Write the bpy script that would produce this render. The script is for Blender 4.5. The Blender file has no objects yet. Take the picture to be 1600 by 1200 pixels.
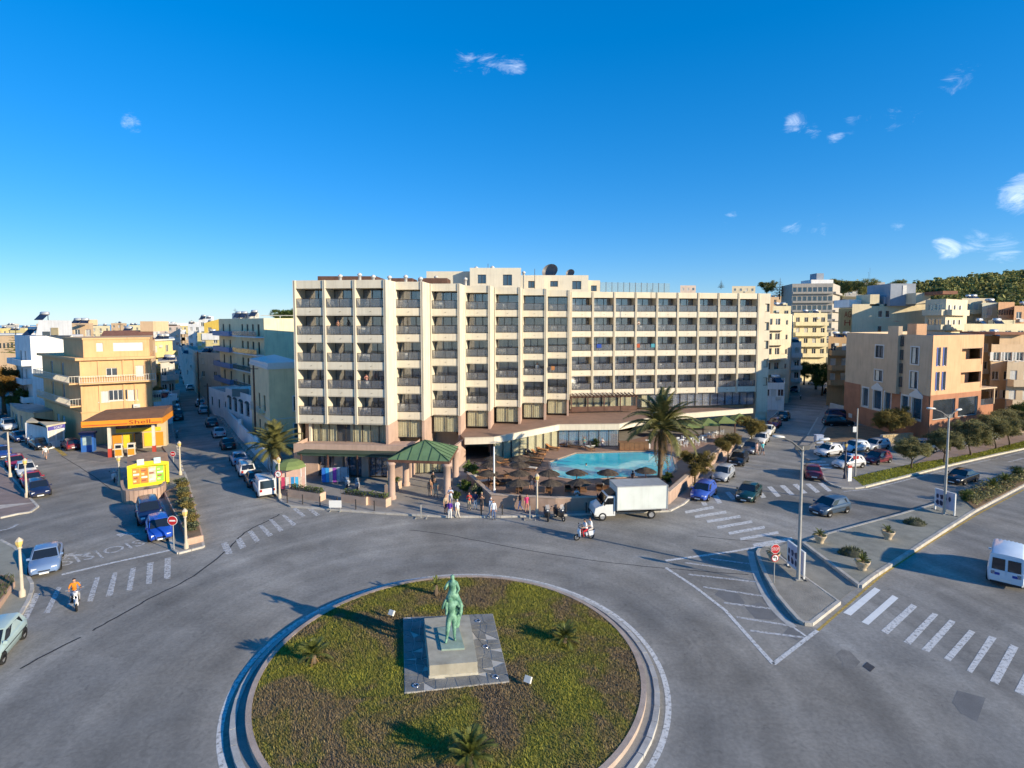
import bpy, math, random
from mathutils import Vector, Matrix
R = math.radians
rnd = random.Random(7)
scene = bpy.context.scene
col = scene.collection

# ------------------------------------------------------------ camera, sky, sun, exposure
CAM_H, F, HORIZON, AXIS_ROW = 17.0, 870.0, 503.0, 560.0     # camera height (m), focal length / rows in 1600x1200 units
PITCH = math.atan((AXIS_ROW - HORIZON) / F)
cd = bpy.data.cameras.new('camera'); cam = bpy.data.objects.new('camera', cd); col.objects.link(cam)
cd.sensor_width = 36.0; cd.lens = F / 1600 * 36; cd.shift_y = -(600 - AXIS_ROW) / 1600
cd.clip_start = 0.5; cd.clip_end = 9000
cam.location = (0, 0, CAM_H); cam.rotation_euler = (math.pi / 2 - PITCH, 0, 0)
scene.camera = cam

SUN_AZ = Vector((0.86, -0.51)); SUN_EL = R(17.5)
world = bpy.data.worlds.new('World'); scene.world = world; world.use_nodes = True
def build_sky():
    nt = world.node_tree; n = nt.nodes; l = nt.links
    bg = n['Background']; bg.inputs['Strength'].default_value = 0.15
    sky = n.new('ShaderNodeTexSky'); sky.sky_type = 'NISHITA'; sky.sun_disc = False
    sky.sun_elevation = SUN_EL; sky.sun_rotation = math.atan2(SUN_AZ.x, SUN_AZ.y)
    sky.altitude = 0; sky.air_density = 1.0; sky.dust_density = 0.0; sky.ozone_density = 6.0
    hs = n.new('ShaderNodeHueSaturation'); hs.inputs['Saturation'].default_value = 1.36; hs.inputs['Value'].default_value = .98
    hs.inputs['Hue'].default_value = 0.504
    gm = n.new('ShaderNodeGamma'); gm.inputs['Gamma'].default_value = 0.62; l.new(sky.outputs[0], gm.inputs['Color'])
    tn = n.new('ShaderNodeMixRGB'); tn.blend_type = 'MULTIPLY'; tn.inputs['Fac'].default_value = 1.0; tn.inputs['Color2'].default_value = (.82, .93, 1.08, 1); l.new(gm.outputs[0], tn.inputs['Color1'])
    l.new(tn.outputs[0], hs.inputs['Color'])
    # a few small fair-weather wisps: soft noise inside small regions of the sky
    tc = n.new('ShaderNodeTexCoord')
    noise = n.new('ShaderNodeTexNoise'); noise.inputs['Scale'].default_value = 15; noise.inputs['Detail'].default_value = 10
    noise.inputs['Roughness'].default_value = 0.72; noise.inputs['Distortion'].default_value = 1.2
    mp = n.new('ShaderNodeMapping'); mp.inputs['Scale'].default_value = (1, 1, 2.4)
    l.new(tc.outputs['Generated'], mp.inputs['Vector']); l.new(mp.outputs[0], noise.inputs['Vector'])
    total = None
    for (px, py, rad, amt) in WISPS:
        d = pix_dir(px, py).normalized()
        vm = n.new('ShaderNodeVectorMath'); vm.operation = 'DISTANCE'; l.new(tc.outputs['Generated'], vm.inputs[0]); vm.inputs[1].default_value = d
        mr = n.new('ShaderNodeMapRange'); mr.interpolation_type = 'SMOOTHERSTEP'
        mr.inputs['From Min'].default_value = 0; mr.inputs['From Max'].default_value = rad; mr.inputs['To Min'].default_value = amt; mr.inputs['To Max'].default_value = 0
        l.new(vm.outputs['Value'], mr.inputs['Value'])
        if total is None: total = mr.outputs[0]
        else:
            mx = n.new('ShaderNodeMath'); mx.operation = 'MAXIMUM'; l.new(total, mx.inputs[0]); l.new(mr.outputs[0], mx.inputs[1]); total = mx.outputs[0]
    ad = n.new('ShaderNodeMath'); ad.operation = 'ADD'; l.new(noise.outputs['Fac'], ad.inputs[0]); l.new(total, ad.inputs[1])
    ramp = n.new('ShaderNodeMapRange'); ramp.inputs['From Min'].default_value = 0.84; ramp.inputs['From Max'].default_value = 1.36; ramp.inputs['To Max'].default_value = .62; ramp.interpolation_type = 'SMOOTHSTEP'
    l.new(ad.outputs[0], ramp.inputs['Value'])
    mix = n.new('ShaderNodeMixRGB'); l.new(ramp.outputs[0], mix.inputs['Fac']); l.new(hs.outputs[0], mix.inputs['Color1']); mix.inputs['Color2'].default_value = (4.6, 4.9, 5.3, 1)
    l.new(mix.outputs[0], bg.inputs['Color'])
def pix_dir(px, py):
    """direction of the sight line through a point of the photograph"""
    fx = (px - 800) / F; uy = (AXIS_ROW - py) / F
    return Vector((fx, math.cos(PITCH) + uy * math.sin(PITCH), -math.sin(PITCH) + uy * math.cos(PITCH)))
WISPS = [(728, 95, .06, .42), (760, 98, .06, .42), (790, 104, .045, .40), (806, 102, .04, .46), (205, 188, .035, .46), (1245, 190, .045, .48), (1270, 202, .03, .46), (1335, 187, .045, .44), (1306, 211, .03, .42), (1395, 192, .05, .36), (1430, 186, .05, .34),
         (1142, 341, .03, .40), (1235, 354, .045, .38), (1275, 354, .05, .38), (1403, 354, .03, .42), (1480, 386, .04, .54), (1525, 376, .045, .48), (1565, 388, .055, .5), (1588, 308, .05, .62), (1600, 288, .04, .58), (1500, 122, .05, .36), (935, 304, .03, .36)]
build_sky()
sd = bpy.data.lights.new('sun', 'SUN'); sun = bpy.data.objects.new('sun', sd); col.objects.link(sun)
sd.energy = 3.3; sd.angle = R(0.55); sd.color = (1.0, 0.86, 0.63)
sun.location = (60, -30, 60)
sun.rotation_euler = Vector((-SUN_AZ.x * math.cos(SUN_EL), -SUN_AZ.y * math.cos(SUN_EL), -math.sin(SUN_EL))).to_track_quat('-Z', 'Y').to_euler()
scene.view_settings.view_transform = 'Standard'; scene.view_settings.look = 'None'
scene.view_settings.exposure = 1.12; scene.view_settings.gamma = 1.0
scene.render.engine = 'CYCLES'
scene.cycles.max_bounces = 5; scene.cycles.diffuse_bounces = 3; scene.cycles.glossy_bounces = 2; scene.cycles.transparent_max_bounces = 10
scene.cycles.use_adaptive_sampling = True; scene.cycles.adaptive_threshold = 0.02

# ------------------------------------------------------------ survey helpers: where a sight line meets the ground or a given distance
def G(px, py, z=0.0):
    d = pix_dir(px, py); t = (z - CAM_H) / d.z
    return Vector((d.x * t, d.y * t, z))
def AT(px, py, Y):
    d = pix_dir(px, py); t = Y / d.y
    return Vector((d.x * t, Y, CAM_H + d.z * t))
def XA(px, Y): return AT(px, 600, Y).x
def G2(px, py, z=0.0): v = G(px, py, z); return (v.x, v.y)
def PG(pts, z=0.0): return [G2(a, b, z) for a, b in pts]

# ------------------------------------------------------------ materials
MATS = {}
def M(name, c, r=.75, var=.12, sc=1.2, c2=None, bump=0.0, bsc=30, metal=0.0, spec=.4, alpha=1.0, streak=0.0, emit=0.0, coat=0.0, fine=0.0):
    if name in MATS: return MATS[name]
    m = bpy.data.materials.new(name); m.use_nodes = True; MATS[name] = m
    nt = m.node_tree; n = nt.nodes; l = nt.links; b = n['Principled BSDF']
    b.inputs['Roughness'].default_value = r; b.inputs['Metallic'].default_value = metal
    b.inputs['Specular IOR Level'].default_value = spec; b.inputs['Alpha'].default_value = alpha
    b.inputs['Coat Weight'].default_value = coat
    base = (*c, 1)
    if var <= 0 and c2 is None: b.inputs['Base Color'].default_value = base
    else:
        geo = n.new('ShaderNodeNewGeometry')
        no = n.new('ShaderNodeTexNoise'); no.inputs['Scale'].default_value = sc; no.inputs['Detail'].default_value = 7; no.inputs['Roughness'].default_value = .6
        l.new(geo.outputs['Position'], no.inputs['Vector'])
        lo = tuple(x * (1 - var) for x in c) if c2 is None else c
        hi = tuple(min(1, x * (1 + var)) for x in c) if c2 is None else c2
        rp = n.new('ShaderNodeMapRange'); rp.inputs['From Min'].default_value = .32; rp.inputs['From Max'].default_value = .68; l.new(no.outputs['Fac'], rp.inputs['Value'])
        mx = n.new('ShaderNodeMixRGB'); mx.inputs['Color1'].default_value = (*lo, 1); mx.inputs['Color2'].default_value = (*hi, 1); l.new(rp.outputs[0], mx.inputs['Fac'])
        out = mx.outputs[0]
        if streak > 0:
            mp = n.new('ShaderNodeMapping'); mp.inputs['Scale'].default_value = (2.2, 2.2, .16); l.new(geo.outputs['Position'], mp.inputs['Vector'])
            n2 = n.new('ShaderNodeTexNoise'); n2.inputs['Scale'].default_value = 1.6; n2.inputs['Detail'].default_value = 5; l.new(mp.outputs[0], n2.inputs['Vector'])
            r2 = n.new('ShaderNodeMapRange'); r2.inputs['From Min'].default_value = .48; r2.inputs['From Max'].default_value = .75; r2.inputs['To Min'].default_value = 0; r2.inputs['To Max'].default_value = streak
            l.new(n2.outputs['Fac'], r2.inputs['Value'])
            m2 = n.new('ShaderNodeMixRGB'); m2.blend_type = 'MULTIPLY'; m2.inputs['Color2'].default_value = (.55, .5, .44, 1)
            l.new(r2.outputs[0], m2.inputs['Fac']); l.new(out, m2.inputs['Color1']); out = m2.outputs[0]
        if fine > 0:
            n3 = n.new('ShaderNodeTexNoise'); n3.inputs['Scale'].default_value = 22; n3.inputs['Detail'].default_value = 4; l.new(geo.outputs['Position'], n3.inputs['Vector'])
            r3 = n.new('ShaderNodeMapRange'); r3.inputs['From Min'].default_value = .35; r3.inputs['From Max'].default_value = .65; r3.inputs['To Min'].default_value = 1 - fine; r3.inputs['To Max'].default_value = 1 + fine * .6
            l.new(n3.outputs['Fac'], r3.inputs['Value'])
            m3 = n.new('ShaderNodeVectorMath'); m3.operation = 'SCALE'; l.new(out, m3.inputs[0]); l.new(r3.outputs[0], m3.inputs['Scale']); out = m3.outputs[0]
        l.new(out, b.inputs['Base Color'])
        if bump > 0:
            nb = n.new('ShaderNodeTexNoise'); nb.inputs['Scale'].default_value = bsc; nb.inputs['Detail'].default_value = 4; l.new(geo.outputs['Position'], nb.inputs['Vector'])
            bp = n.new('ShaderNodeBump'); bp.inputs['Strength'].default_value = bump; bp.inputs['Distance'].default_value = .05; l.new(nb.outputs['Fac'], bp.inputs['Height']); l.new(bp.outputs[0], b.inputs['Normal'])
    if emit > 0:
        b.inputs['Emission Color'].default_value = base; b.inputs['Emission Strength'].default_value = emit
    return m
def asphalt(name, base, warm):
    m = bpy.data.materials.new(name); m.use_nodes = True; MATS[name] = m
    nt = m.node_tree; n = nt.nodes; l = nt.links; b = n['Principled BSDF']; b.inputs['Roughness'].default_value = .82; b.inputs['Specular IOR Level'].default_value = .35
    geo = n.new('ShaderNodeNewGeometry')
    def noise(sc, det, dist=0, vec=None):
        t = n.new('ShaderNodeTexNoise'); t.inputs['Scale'].default_value = sc; t.inputs['Detail'].default_value = det; t.inputs['Distortion'].default_value = dist
        l.new(vec or geo.outputs['Position'], t.inputs['Vector']); return t.outputs['Fac']
    def rng(v, a, bb, c, d):
        r_ = n.new('ShaderNodeMapRange'); l.new(v, r_.inputs['Value'])
        for k, x in zip(('From Min', 'From Max', 'To Min', 'To Max'), (a, bb, c, d)): r_.inputs[k].default_value = x
        return r_.outputs[0]
    def mul(a, bb):
        x = n.new('ShaderNodeMath'); x.operation = 'MULTIPLY'; l.new(a, x.inputs[0]); l.new(bb, x.inputs[1]); return x.outputs[0]
    big = rng(noise(.07, 5, .8), .32, .68, .70, 1.25)
    mid = rng(noise(.45, 7, .6), .3, .72, .82, 1.14)
    fin = rng(noise(38, 3), .3, .7, .82, 1.18)
    spot = rng(noise(1.1, 5, 1.5), .66, .76, 1.0, .72)
    # traffic-polished arcs running round the roundabout
    cx, cy = RB
    sub = n.new('ShaderNodeVectorMath'); sub.operation = 'SUBTRACT'; l.new(geo.outputs['Position'], sub.inputs[0]); sub.inputs[1].default_value = (cx, cy, 0)
    ln = n.new('ShaderNodeVectorMath'); ln.operation = 'LENGTH'; l.new(sub.outputs[0], ln.inputs[0])
    cmb = n.new('ShaderNodeCombineXYZ'); l.new(ln.outputs['Value'], cmb.inputs[0])
    arcs = rng(noise(.55, 3, 0, cmb.outputs[0]), .35, .65, .80, 1.14)
    vor = n.new('ShaderNodeTexVoronoi'); vor.feature = 'DISTANCE_TO_EDGE'; vor.inputs['Scale'].default_value = .16
    wob = n.new('ShaderNodeTexNoise'); wob.inputs['Scale'].default_value = .8; wob.inputs['Detail'].default_value = 5; l.new(geo.outputs['Position'], wob.inputs['Vector'])
    add = n.new('ShaderNodeVectorMath'); add.operation = 'ADD'; l.new(geo.outputs['Position'], add.inputs[0])
    scl = n.new('ShaderNodeVectorMath'); scl.operation = 'SCALE'; scl.inputs['Scale'].default_value = 1.6; l.new(wob.outputs['Color'], scl.inputs[0]); l.new(scl.outputs[0], add.inputs[1])
    l.new(add.outputs[0], vor.inputs['Vector'])
    crack = rng(vor.outputs['Distance'], 0, .004, .86, 1.0)
    sp2 = rng(noise(5.5, 5, .4), .32, .68, .86, 1.12); drip = rng(noise(2.4, 4, .8), .64, .72, 1.0, .80)
    v = mul(mul(mul(mul(big, mid), mul(fin, spot)), mul(arcs, crack)), mul(sp2, drip))
    mx = n.new('ShaderNodeMixRGB'); l.new(rng(noise(.12, 3, .5), .35, .65, 0, 1), mx.inputs['Fac']); mx.inputs['Color1'].default_value = (*base, 1); mx.inputs['Color2'].default_value = (*warm, 1)
    sc_ = n.new('ShaderNodeVectorMath'); sc_.operation = 'SCALE'; l.new(mx.outputs[0], sc_.inputs[0]); l.new(v, sc_.inputs['Scale']); l.new(sc_.outputs[0], b.inputs['Base Color'])
    bp = n.new('ShaderNodeBump'); bp.inputs['Strength'].default_value = .25; bp.inputs['Distance'].default_value = .02; l.new(noise(45, 3), bp.inputs['Height']); l.new(bp.outputs[0], b.inputs['Normal'])
    return m
def worn(name, c, lo=.42, hi=.6):
    """thinning road paint: bare patches are see-through to the road"""
    m = M(name, c, .8, .1, 3); nt = m.node_tree; n = nt.nodes; l = nt.links; b = n['Principled BSDF']
    geo = n.new('ShaderNodeNewGeometry'); t = n.new('ShaderNodeTexNoise'); t.inputs['Scale'].default_value = 5.5; t.inputs['Detail'].default_value = 8; t.inputs['Roughness'].default_value = .7
    l.new(geo.outputs['Position'], t.inputs['Vector'])
    r_ = n.new('ShaderNodeMapRange'); r_.inputs['From Min'].default_value = lo; r_.inputs['From Max'].default_value = hi; r_.inputs['To Min'].default_value = .28; r_.inputs['To Max'].default_value = .9
    l.new(t.outputs['Fac'], r_.inputs['Value']); l.new(r_.outputs[0], b.inputs['Alpha'])
    return m
RB = (-3.9, 0.0)   # roundabout centre, set below
def hsv_mat(name, c, v=.35, r=.65, sc=.9, trans=.25):
    """leaf material: lighter and darker leaves by clump, a little light through the blade"""
    m = bpy.data.materials.new(name); m.use_nodes = True; MATS[name] = m
    nt = m.node_tree; n = nt.nodes; l = nt.links; b = n['Principled BSDF']; b.inputs['Roughness'].default_value = r; b.inputs['Specular IOR Level'].default_value = .25
    geo = n.new('ShaderNodeNewGeometry'); t = n.new('ShaderNodeTexNoise'); t.inputs['Scale'].default_value = sc; t.inputs['Detail'].default_value = 5
    l.new(geo.outputs['Position'], t.inputs['Vector'])
    ad = n.new('ShaderNodeMath'); ad.operation = 'MULTIPLY_ADD'; l.new(geo.outputs['Random Per Island'], ad.inputs[0]); ad.inputs[1].default_value = .35; l.new(t.outputs['Fac'], ad.inputs[2])
    r_ = n.new('ShaderNodeMapRange'); r_.inputs['From Min'].default_value = .45; r_.inputs['From Max'].default_value = .9; l.new(ad.outputs[0], r_.inputs['Value'])
    mx = n.new('ShaderNodeMixRGB'); l.new(r_.outputs[0], mx.inputs['Fac'])
    mx.inputs['Color1'].default_value = (c[0] * (1 - v), c[1] * (1 - v), c[2] * (1 - v), 1); mx.inputs['Color2'].default_value = (c[0] * (1 + v * 1.5), c[1] * (1 + v * 1.3), c[2] * (1 + v * .6), 1)
    l.new(mx.outputs[0], b.inputs['Base Color'])
    if trans > 0:
        tr = n.new('ShaderNodeBsdfTranslucent'); l.new(mx.outputs[0], tr.inputs['Color']); ms = n.new('ShaderNodeMixShader'); ms.inputs[0].default_value = trans
        l.new(b.outputs[0], ms.inputs[1]); l.new(tr.outputs[0], ms.inputs[2]); l.new(ms.outputs[0], n['Material Output'].inputs[0])
    return m

# ------------------------------------------------------------ mesh builder
class MB:
    def __init__(s): s.v = []; s.f = []; s.m = []; s.s = []
    def add(s, vs, fs, mi=0, sm=False):
        o = len(s.v); s.v += [tuple(p) for p in vs]
        for f in fs: s.f.append(tuple(i + o for i in f)); s.m.append(mi); s.s.append(sm)
        return s
    def box(s, x0, y0, z0, x1, y1, z1, mi=0):
        return s.add([(x0,y0,z0),(x1,y0,z0),(x1,y1,z0),(x0,y1,z0),(x0,y0,z1),(x1,y0,z1),(x1,y1,z1),(x0,y1,z1)],
                     [(0,3,2,1),(4,5,6,7),(0,1,5,4),(1,2,6,5),(2,3,7,6),(3,0,4,7)], mi)
    def obox(s, c, size, rz=0, mi=0, rx=0, ry=0):
        hx, hy, hz = size[0]/2, size[1]/2, size[2]/2
        m = Matrix.Translation(c) @ Matrix.Rotation(rz, 4, 'Z') @ Matrix.Rotation(ry, 4, 'Y') @ Matrix.Rotation(rx, 4, 'X')
        vs = [m @ Vector(p) for p in [(-hx,-hy,-hz),(hx,-hy,-hz),(hx,hy,-hz),(-hx,hy,-hz),(-hx,-hy,hz),(hx,-hy,hz),(hx,hy,hz),(-hx,hy,hz)]]
        return s.add(vs, [(0,3,2,1),(4,5,6,7),(0,1,5,4),(1,2,6,5),(2,3,7,6),(3,0,4,7)], mi)
    def prism(s, poly, z0, z1, mi=0, ti=None, cap=True, bottom=False):
        n = len(poly)
        if sum(poly[i][0]*poly[(i+1)%n][1] - poly[(i+1)%n][0]*poly[i][1] for i in range(n)) < 0: poly = poly[::-1]
        vs = [(p[0],p[1],z0) for p in poly] + [(p[0],p[1],z1) for p in poly]
        s.add(vs, [(i,(i+1)%n,n+(i+1)%n,n+i) for i in range(n)], mi)
        if cap: s.add([(p[0],p[1],z1) for p in poly], [tuple(range(n))], mi if ti is None else ti)
        if bottom: s.add([(p[0],p[1],z0) for p in poly], [tuple(range(n))[::-1]], mi)
        return s
    def sheet(s, poly, z, mi=0):
        n = len(poly)
        if sum(poly[i][0]*poly[(i+1)%n][1] - poly[(i+1)%n][0]*poly[i][1] for i in range(n)) < 0: poly = poly[::-1]
        return s.add([(p[0],p[1],z) for p in poly], [tuple(range(n))], mi)
    def tube(s, pts, rad, n=8, mi=0, cap=True, sm=True):
        pts = [Vector(p) for p in pts]
        if not isinstance(rad, (list, tuple)): rad = [rad] * len(pts)
        vs = []; k = len(pts); prev = None
        for i, p in enumerate(pts):
            t = (pts[min(i+1,k-1)] - pts[max(i-1,0)]).normalized()
            a = prev if prev is not None else (Vector((0,0,1)) if abs(t.z) < .9 else Vector((1,0,0)))
            u = (a - t * a.dot(t)).normalized(); w = t.cross(u); prev = u
            for j in range(n):
                q = 2*math.pi*j/n; vs.append(p + (u*math.cos(q) + w*math.sin(q)) * rad[i])
        fs = [(i*n+j, i*n+(j+1)%n, (i+1)*n+(j+1)%n, (i+1)*n+j) for i in range(k-1) for j in range(n)]
        s.add(vs, fs, mi, sm)
        if cap: s.add(vs[:n], [tuple(range(n))[::-1]], mi); s.add(vs[-n:], [tuple(range(n))], mi)
        return s
    def lathe(s, prof, n=12, c=(0,0,0), mi=0, sm=True):
        vs = [(c[0]+r*math.cos(2*math.pi*j/n), c[1]+r*math.sin(2*math.pi*j/n), c[2]+z) for r, z in prof for j in range(n)]
        fs = [(i*n+j, i*n+(j+1)%n, (i+1)*n+(j+1)%n, (i+1)*n+j) for i in range(len(prof)-1) for j in range(n)]
        return s.add(vs, fs, mi, sm)
    def ring(s, c, r0, r1, z, n=96, mi=0, a0=0, a1=2*math.pi):
        closed = abs(a1 - a0 - 2*math.pi) < 1e-6; k = n if closed else n + 1
        vs = []
        for j in range(k):
            q = a0 + (a1-a0)*j/n; vs += [(c[0]+r0*math.cos(q), c[1]+r0*math.sin(q), z), (c[0]+r1*math.cos(q), c[1]+r1*math.sin(q), z)]
        return s.add(vs, [(2*j, 2*j+1, (2*((j+1)%k))+1, 2*((j+1)%k)) for j in range(n)], mi)
    def wall(s, p0, p1, z0, z1, ops=(), dep=.18, mi=0, ri=None):
        """wall face from p0 to p1 (outward on the right-hand side) with real openings (u0,u1,z0,z1) and reveals"""
        p0 = Vector((p0[0], p0[1])); p1 = Vector((p1[0], p1[1])); L = (p1-p0).length; t = (p1-p0)/L; nn = Vector((t.y, -t.x))
        us = sorted({0, L, *[o[0] for o in ops], *[o[1] for o in ops]}); zs = sorted({z0, z1, *[o[2] for o in ops], *[o[3] for o in ops]})
        P = lambda u, z, d=0: (p0.x+t.x*u-nn.x*d, p0.y+t.y*u-nn.y*d, z)
        for i in range(len(us)-1):
            for j in range(len(zs)-1):
                a, b, c, d = us[i], us[i+1], zs[j], zs[j+1]
                if b-a < 1e-5 or d-c < 1e-5: continue
                m_u, m_z = (a+b)/2, (c+d)/2
                if any(o[0] < m_u < o[1] and o[2] < m_z < o[3] for o in ops): continue
                s.add([P(a,c),P(b,c),P(b,d),P(a,d)], [(0,1,2,3)], mi)
        for a, b, c, d in ops:
            q = [P(a,c),P(b,c),P(b,d),P(a,d)]; w = [P(a,c,dep),P(b,c,dep),P(b,d,dep),P(a,d,dep)]
            s.add(q+w, [(0,4,5,1),(1,5,6,2),(2,6,7,3),(3,7,4,0)], mi if ri is None else ri)
        return s
    def mesh(s, name):
        me = bpy.data.meshes.new(name); me.from_pydata(s.v, [], s.f)
        me.polygons.foreach_set('material_index', s.m); me.polygons.foreach_set('use_smooth', s.s); me.update(); return me
def ob(name, geo, mats=None, parent=None, loc=(0,0,0), rz=0.0, label=None, cat=None, group=None, kind=None, objmat=False):
    me = geo.mesh(name) if isinstance(geo, MB) else geo
    mats = mats if isinstance(mats, (list, tuple)) else ([mats] if mats else [])
    if me is not None and not objmat and len(me.materials) == 0:
        for m in mats: me.materials.append(m)
    if me is not None and objmat:
        while len(me.materials) < len(mats): me.materials.append(None)
    o = bpy.data.objects.new(name, me); col.objects.link(o)
    if objmat and me is not None:
        for i, m in enumerate(mats): o.material_slots[i].link = 'OBJECT'; o.material_slots[i].material = m
    o.parent = parent; o.location = loc; o.rotation_euler = (0, 0, rz)
    for k, v in (('label', label), ('category', cat), ('group', group), ('kind', kind)):
        if v: o[k] = v
    return o
def thing(name, label, cat, loc=(0,0,0), rz=0.0, group=None): return ob(name, None, None, None, loc, rz, label, cat, group)
def struct(name, geo, mats, parent=None): return ob(name, geo, mats, parent, kind=None if parent else 'structure')
def copy_tree(o, parent=None):
    c = o.copy(); col.objects.link(c); c.parent = parent
    for ch in [k for k in o.children]: copy_tree(ch, c)
    return c
CACHE = {}
def cached(key, fn):
    if key not in CACHE: CACHE[key] = fn()
    return CACHE[key]
def text_mb(txt, h, mi=0):
    """flat lettering as geometry lying in the x-z plane, facing -y, origin at its lower left; returns (mesh builder, width)"""
    cu = bpy.data.curves.new('lettering', 'FONT'); cu.body = txt; cu.size = h * 1.4; cu.extrude = 0.0; cu.resolution_u = 2
    t = bpy.data.objects.new('lettering', cu); col.objects.link(t)
    me = t.to_mesh(); mb = MB(); xs = [v.co.x for v in me.vertices] or [0]; ys = [v.co.y for v in me.vertices] or [0]
    x0, y0 = min(xs), min(ys); mb.add([(v.co.x - x0, 0, v.co.y - y0) for v in me.vertices], [tuple(p.vertices) for p in me.polygons], mi)
    w = max(xs) - x0; t.to_mesh_clear(); col.objects.unlink(t); bpy.data.objects.remove(t); bpy.data.curves.remove(cu)
    return mb, w
# ============================================================ the setting: road, pavements, islands, markings
RB = (-2.88, 26.3)
def px(pts, o=(0, 0), s=1.0): return [(o[0] + a / s, o[1] + b / s) for a, b in pts]
def strip(mb, pts, w, z, mi=0):
    pts = [Vector((p[0], p[1])) for p in pts]; L = []; Rr = []
    for i, p in enumerate(pts):
        t = (pts[min(i+1, len(pts)-1)] - pts[max(i-1, 0)]).normalized(); nn = Vector((-t.y, t.x)) * w / 2
        L.append(p + nn); Rr.append(p - nn)
    for i in range(len(pts)-1): mb.add([(L[i].x,L[i].y,z),(Rr[i].x,Rr[i].y,z),(Rr[i+1].x,Rr[i+1].y,z),(L[i+1].x,L[i+1].y,z)], [(0,1,2,3)], mi)
    return mb
def smooth_line(pts, n=4):
    out = []; P = [Vector(p) for p in pts]
    for i in range(len(P)-1):
        a, b, c, d = P[max(i-1,0)], P[i], P[i+1], P[min(i+2,len(P)-1)]
        for k in range(n):
            t = k/n; out.append(.5*((2*b) + (c-a)*t + (2*a-5*b+4*c-d)*t*t + (3*b-a-3*c+d)*t**3))
    out.append(P[-1]); return out
def outset(poly, d):
    n = len(poly); P = [Vector((p[0], p[1])) for p in poly]
    if sum(P[i].x*P[(i+1)%n].y - P[(i+1)%n].x*P[i].y for i in range(n)) < 0: P = P[::-1]
    out = []
    for i in range(n):
        a, b, c = P[i-1], P[i], P[(i+1)%n]; t1 = (b-a).normalized(); t2 = (c-b).normalized()
        n1 = Vector((t1.y,-t1.x)); n2 = Vector((t2.y,-t2.x)); bis = (n1+n2); k = max(.35, bis.length_squared/2)
        out.append(b + bis * d / (2*k) )
    return out
A_ROAD = asphalt('asphalt', (.258, .248, .228), (.296, .274, .238))
A_PAVE = M('pavement_concrete', (.30, .275, .245), .85, .16, .7, bump=.2, bsc=25, fine=.12, streak=0)
A_PINK = M('pink_paving', (.27, .205, .18), .85, .15, .9, bump=.2, bsc=20, fine=.12)
A_KERB = M('kerb_stone', (.46, .43, .38), .85, .2, 1.4, bump=.2, fine=.1)
A_KWHITE = M('kerb_white_paint', (.42, .41, .39), .8, .18, 1.5, fine=.1)
A_KPINK = M('kerb_pink_concrete', (.42, .33, .27), .85, .2, 1.1, bump=.25, fine=.1)
A_WHITE = worn('road_paint_white', (.66, .66, .65), .36, .5); A_FADED = worn('road_paint_faded', (.60, .60, .60), .38, .58); A_YELLOW = worn('road_paint_yellow', (.52, .36, .08), .36, .55)
A_FRESH = M('road_paint_fresh', (.74, .75, .74), .75, .06, 2)
A_TAR = worn('tar_seam', (.035, .035, .04), .3, .5)
A_EARTH = M('bare_earth', (.22, .145, .085), .95, .25, .8, bump=.6, bsc=8, fine=.2)
A_PATCH = M('asphalt_patch', (.17, .168, .165), .85, .15, 1, fine=.15, bump=.2)

g = MB().sheet([(-2500,-60),(2500,-60),(2500,5000),(-2500,5000)], 0); struct('road', g, A_ROAD)
g = MB().sheet([(-2500,560),(-90,560),(-60,5000),(-2500,5000)], .05); struct('sea', g, M('sea_water', (.04,.12,.22), .2, .1, .01))
# pavements (raised slabs) and their kerb stones
STONE = {}
def kerb(poly_line, parent, z=.15, w=.16, mat=A_KERB, L=1.0, h=None):
    """a row of separate kerb stones along a line"""
    pts = [Vector((p[0], p[1])) for p in poly_line]; h = h or z
    acc = 0; segs = []
    for a, b in zip(pts, pts[1:]):
        d = (b-a).length; n = max(1, round(d/L))
        for k in range(n): segs.append((a.lerp(b, k/n), a.lerp(b, (k+1)/n)))
    key = (round(w,2), round(h,2), mat.name)
    if key not in STONE: STONE[key] = MB().box(-.485, -w/2, -h, .485, w/2, 0).mesh('kerb_stone'); STONE[key].materials.append(mat)
    for a, b in segs:
        o = ob('kerb_stone', STONE[key], None, parent, ((a.x+b.x)/2, (a.y+b.y)/2, z + rnd.uniform(-.006, .006)), math.atan2((b-a).y, (b-a).x) + rnd.uniform(-.008, .008))
        o.scale.x = (b-a).length / L
PAVE = {}
def pavement(name, pts, z=.14, mat=A_PAVE, k0=None, k1=None, kmat=A_KERB, stone=1.0):
    poly = PG(pts, z); o = struct(name, MB().prism(poly, -.05, z, 0), mat)
    if k0 is not None: kerb(poly[k0:k1], o, z + .012, .2, kmat, stone, h=z+.05)
    return o
hp = [(430,768),(440,783),(455,790),(484,792),(530,796),(603,801),(700,806),(782,806),(870,804),(950,801),(1046,797),(1068,786),(1080,776),(1100,752),(1125,728),(1150,704),(1172,683),(1192,664),(1212,646),(1222,632),(1185,636),(900,690),(640,735),(480,735),(445,745)]
hotel_pavement = pavement('hotel_pavement', hp, .14, A_PAVE, 0, 20)
pavement('street_pavement_right', [(439,782),(429,767),(395,715),(372,690),(350,660),(326,632),(300,596),(285,572),(280,560),(286,560),(293,572),(312,596),(345,632),(372,660),(400,690),(425,715),(455,765)], .13, A_PAVE, 1, 8, stone=2)
pavement('street_pavement_left', [(287,742),(270,672),(267,640),(268,600),(272,572),(274,560),(268,560),(264,572),(256,600),(250,640),(246,672),(255,700)], .13, A_PAVE, 0, 5, stone=2)
kiosk_pavement = pavement('kiosk_pavement', [(245,776),(256,792),(261,822),(270,857),(279,863),(318,853),(295,757),(288,737),(262,735),(200,745),(190,770),(215,790)], .13, A_PAVE, 0, 8)
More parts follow.
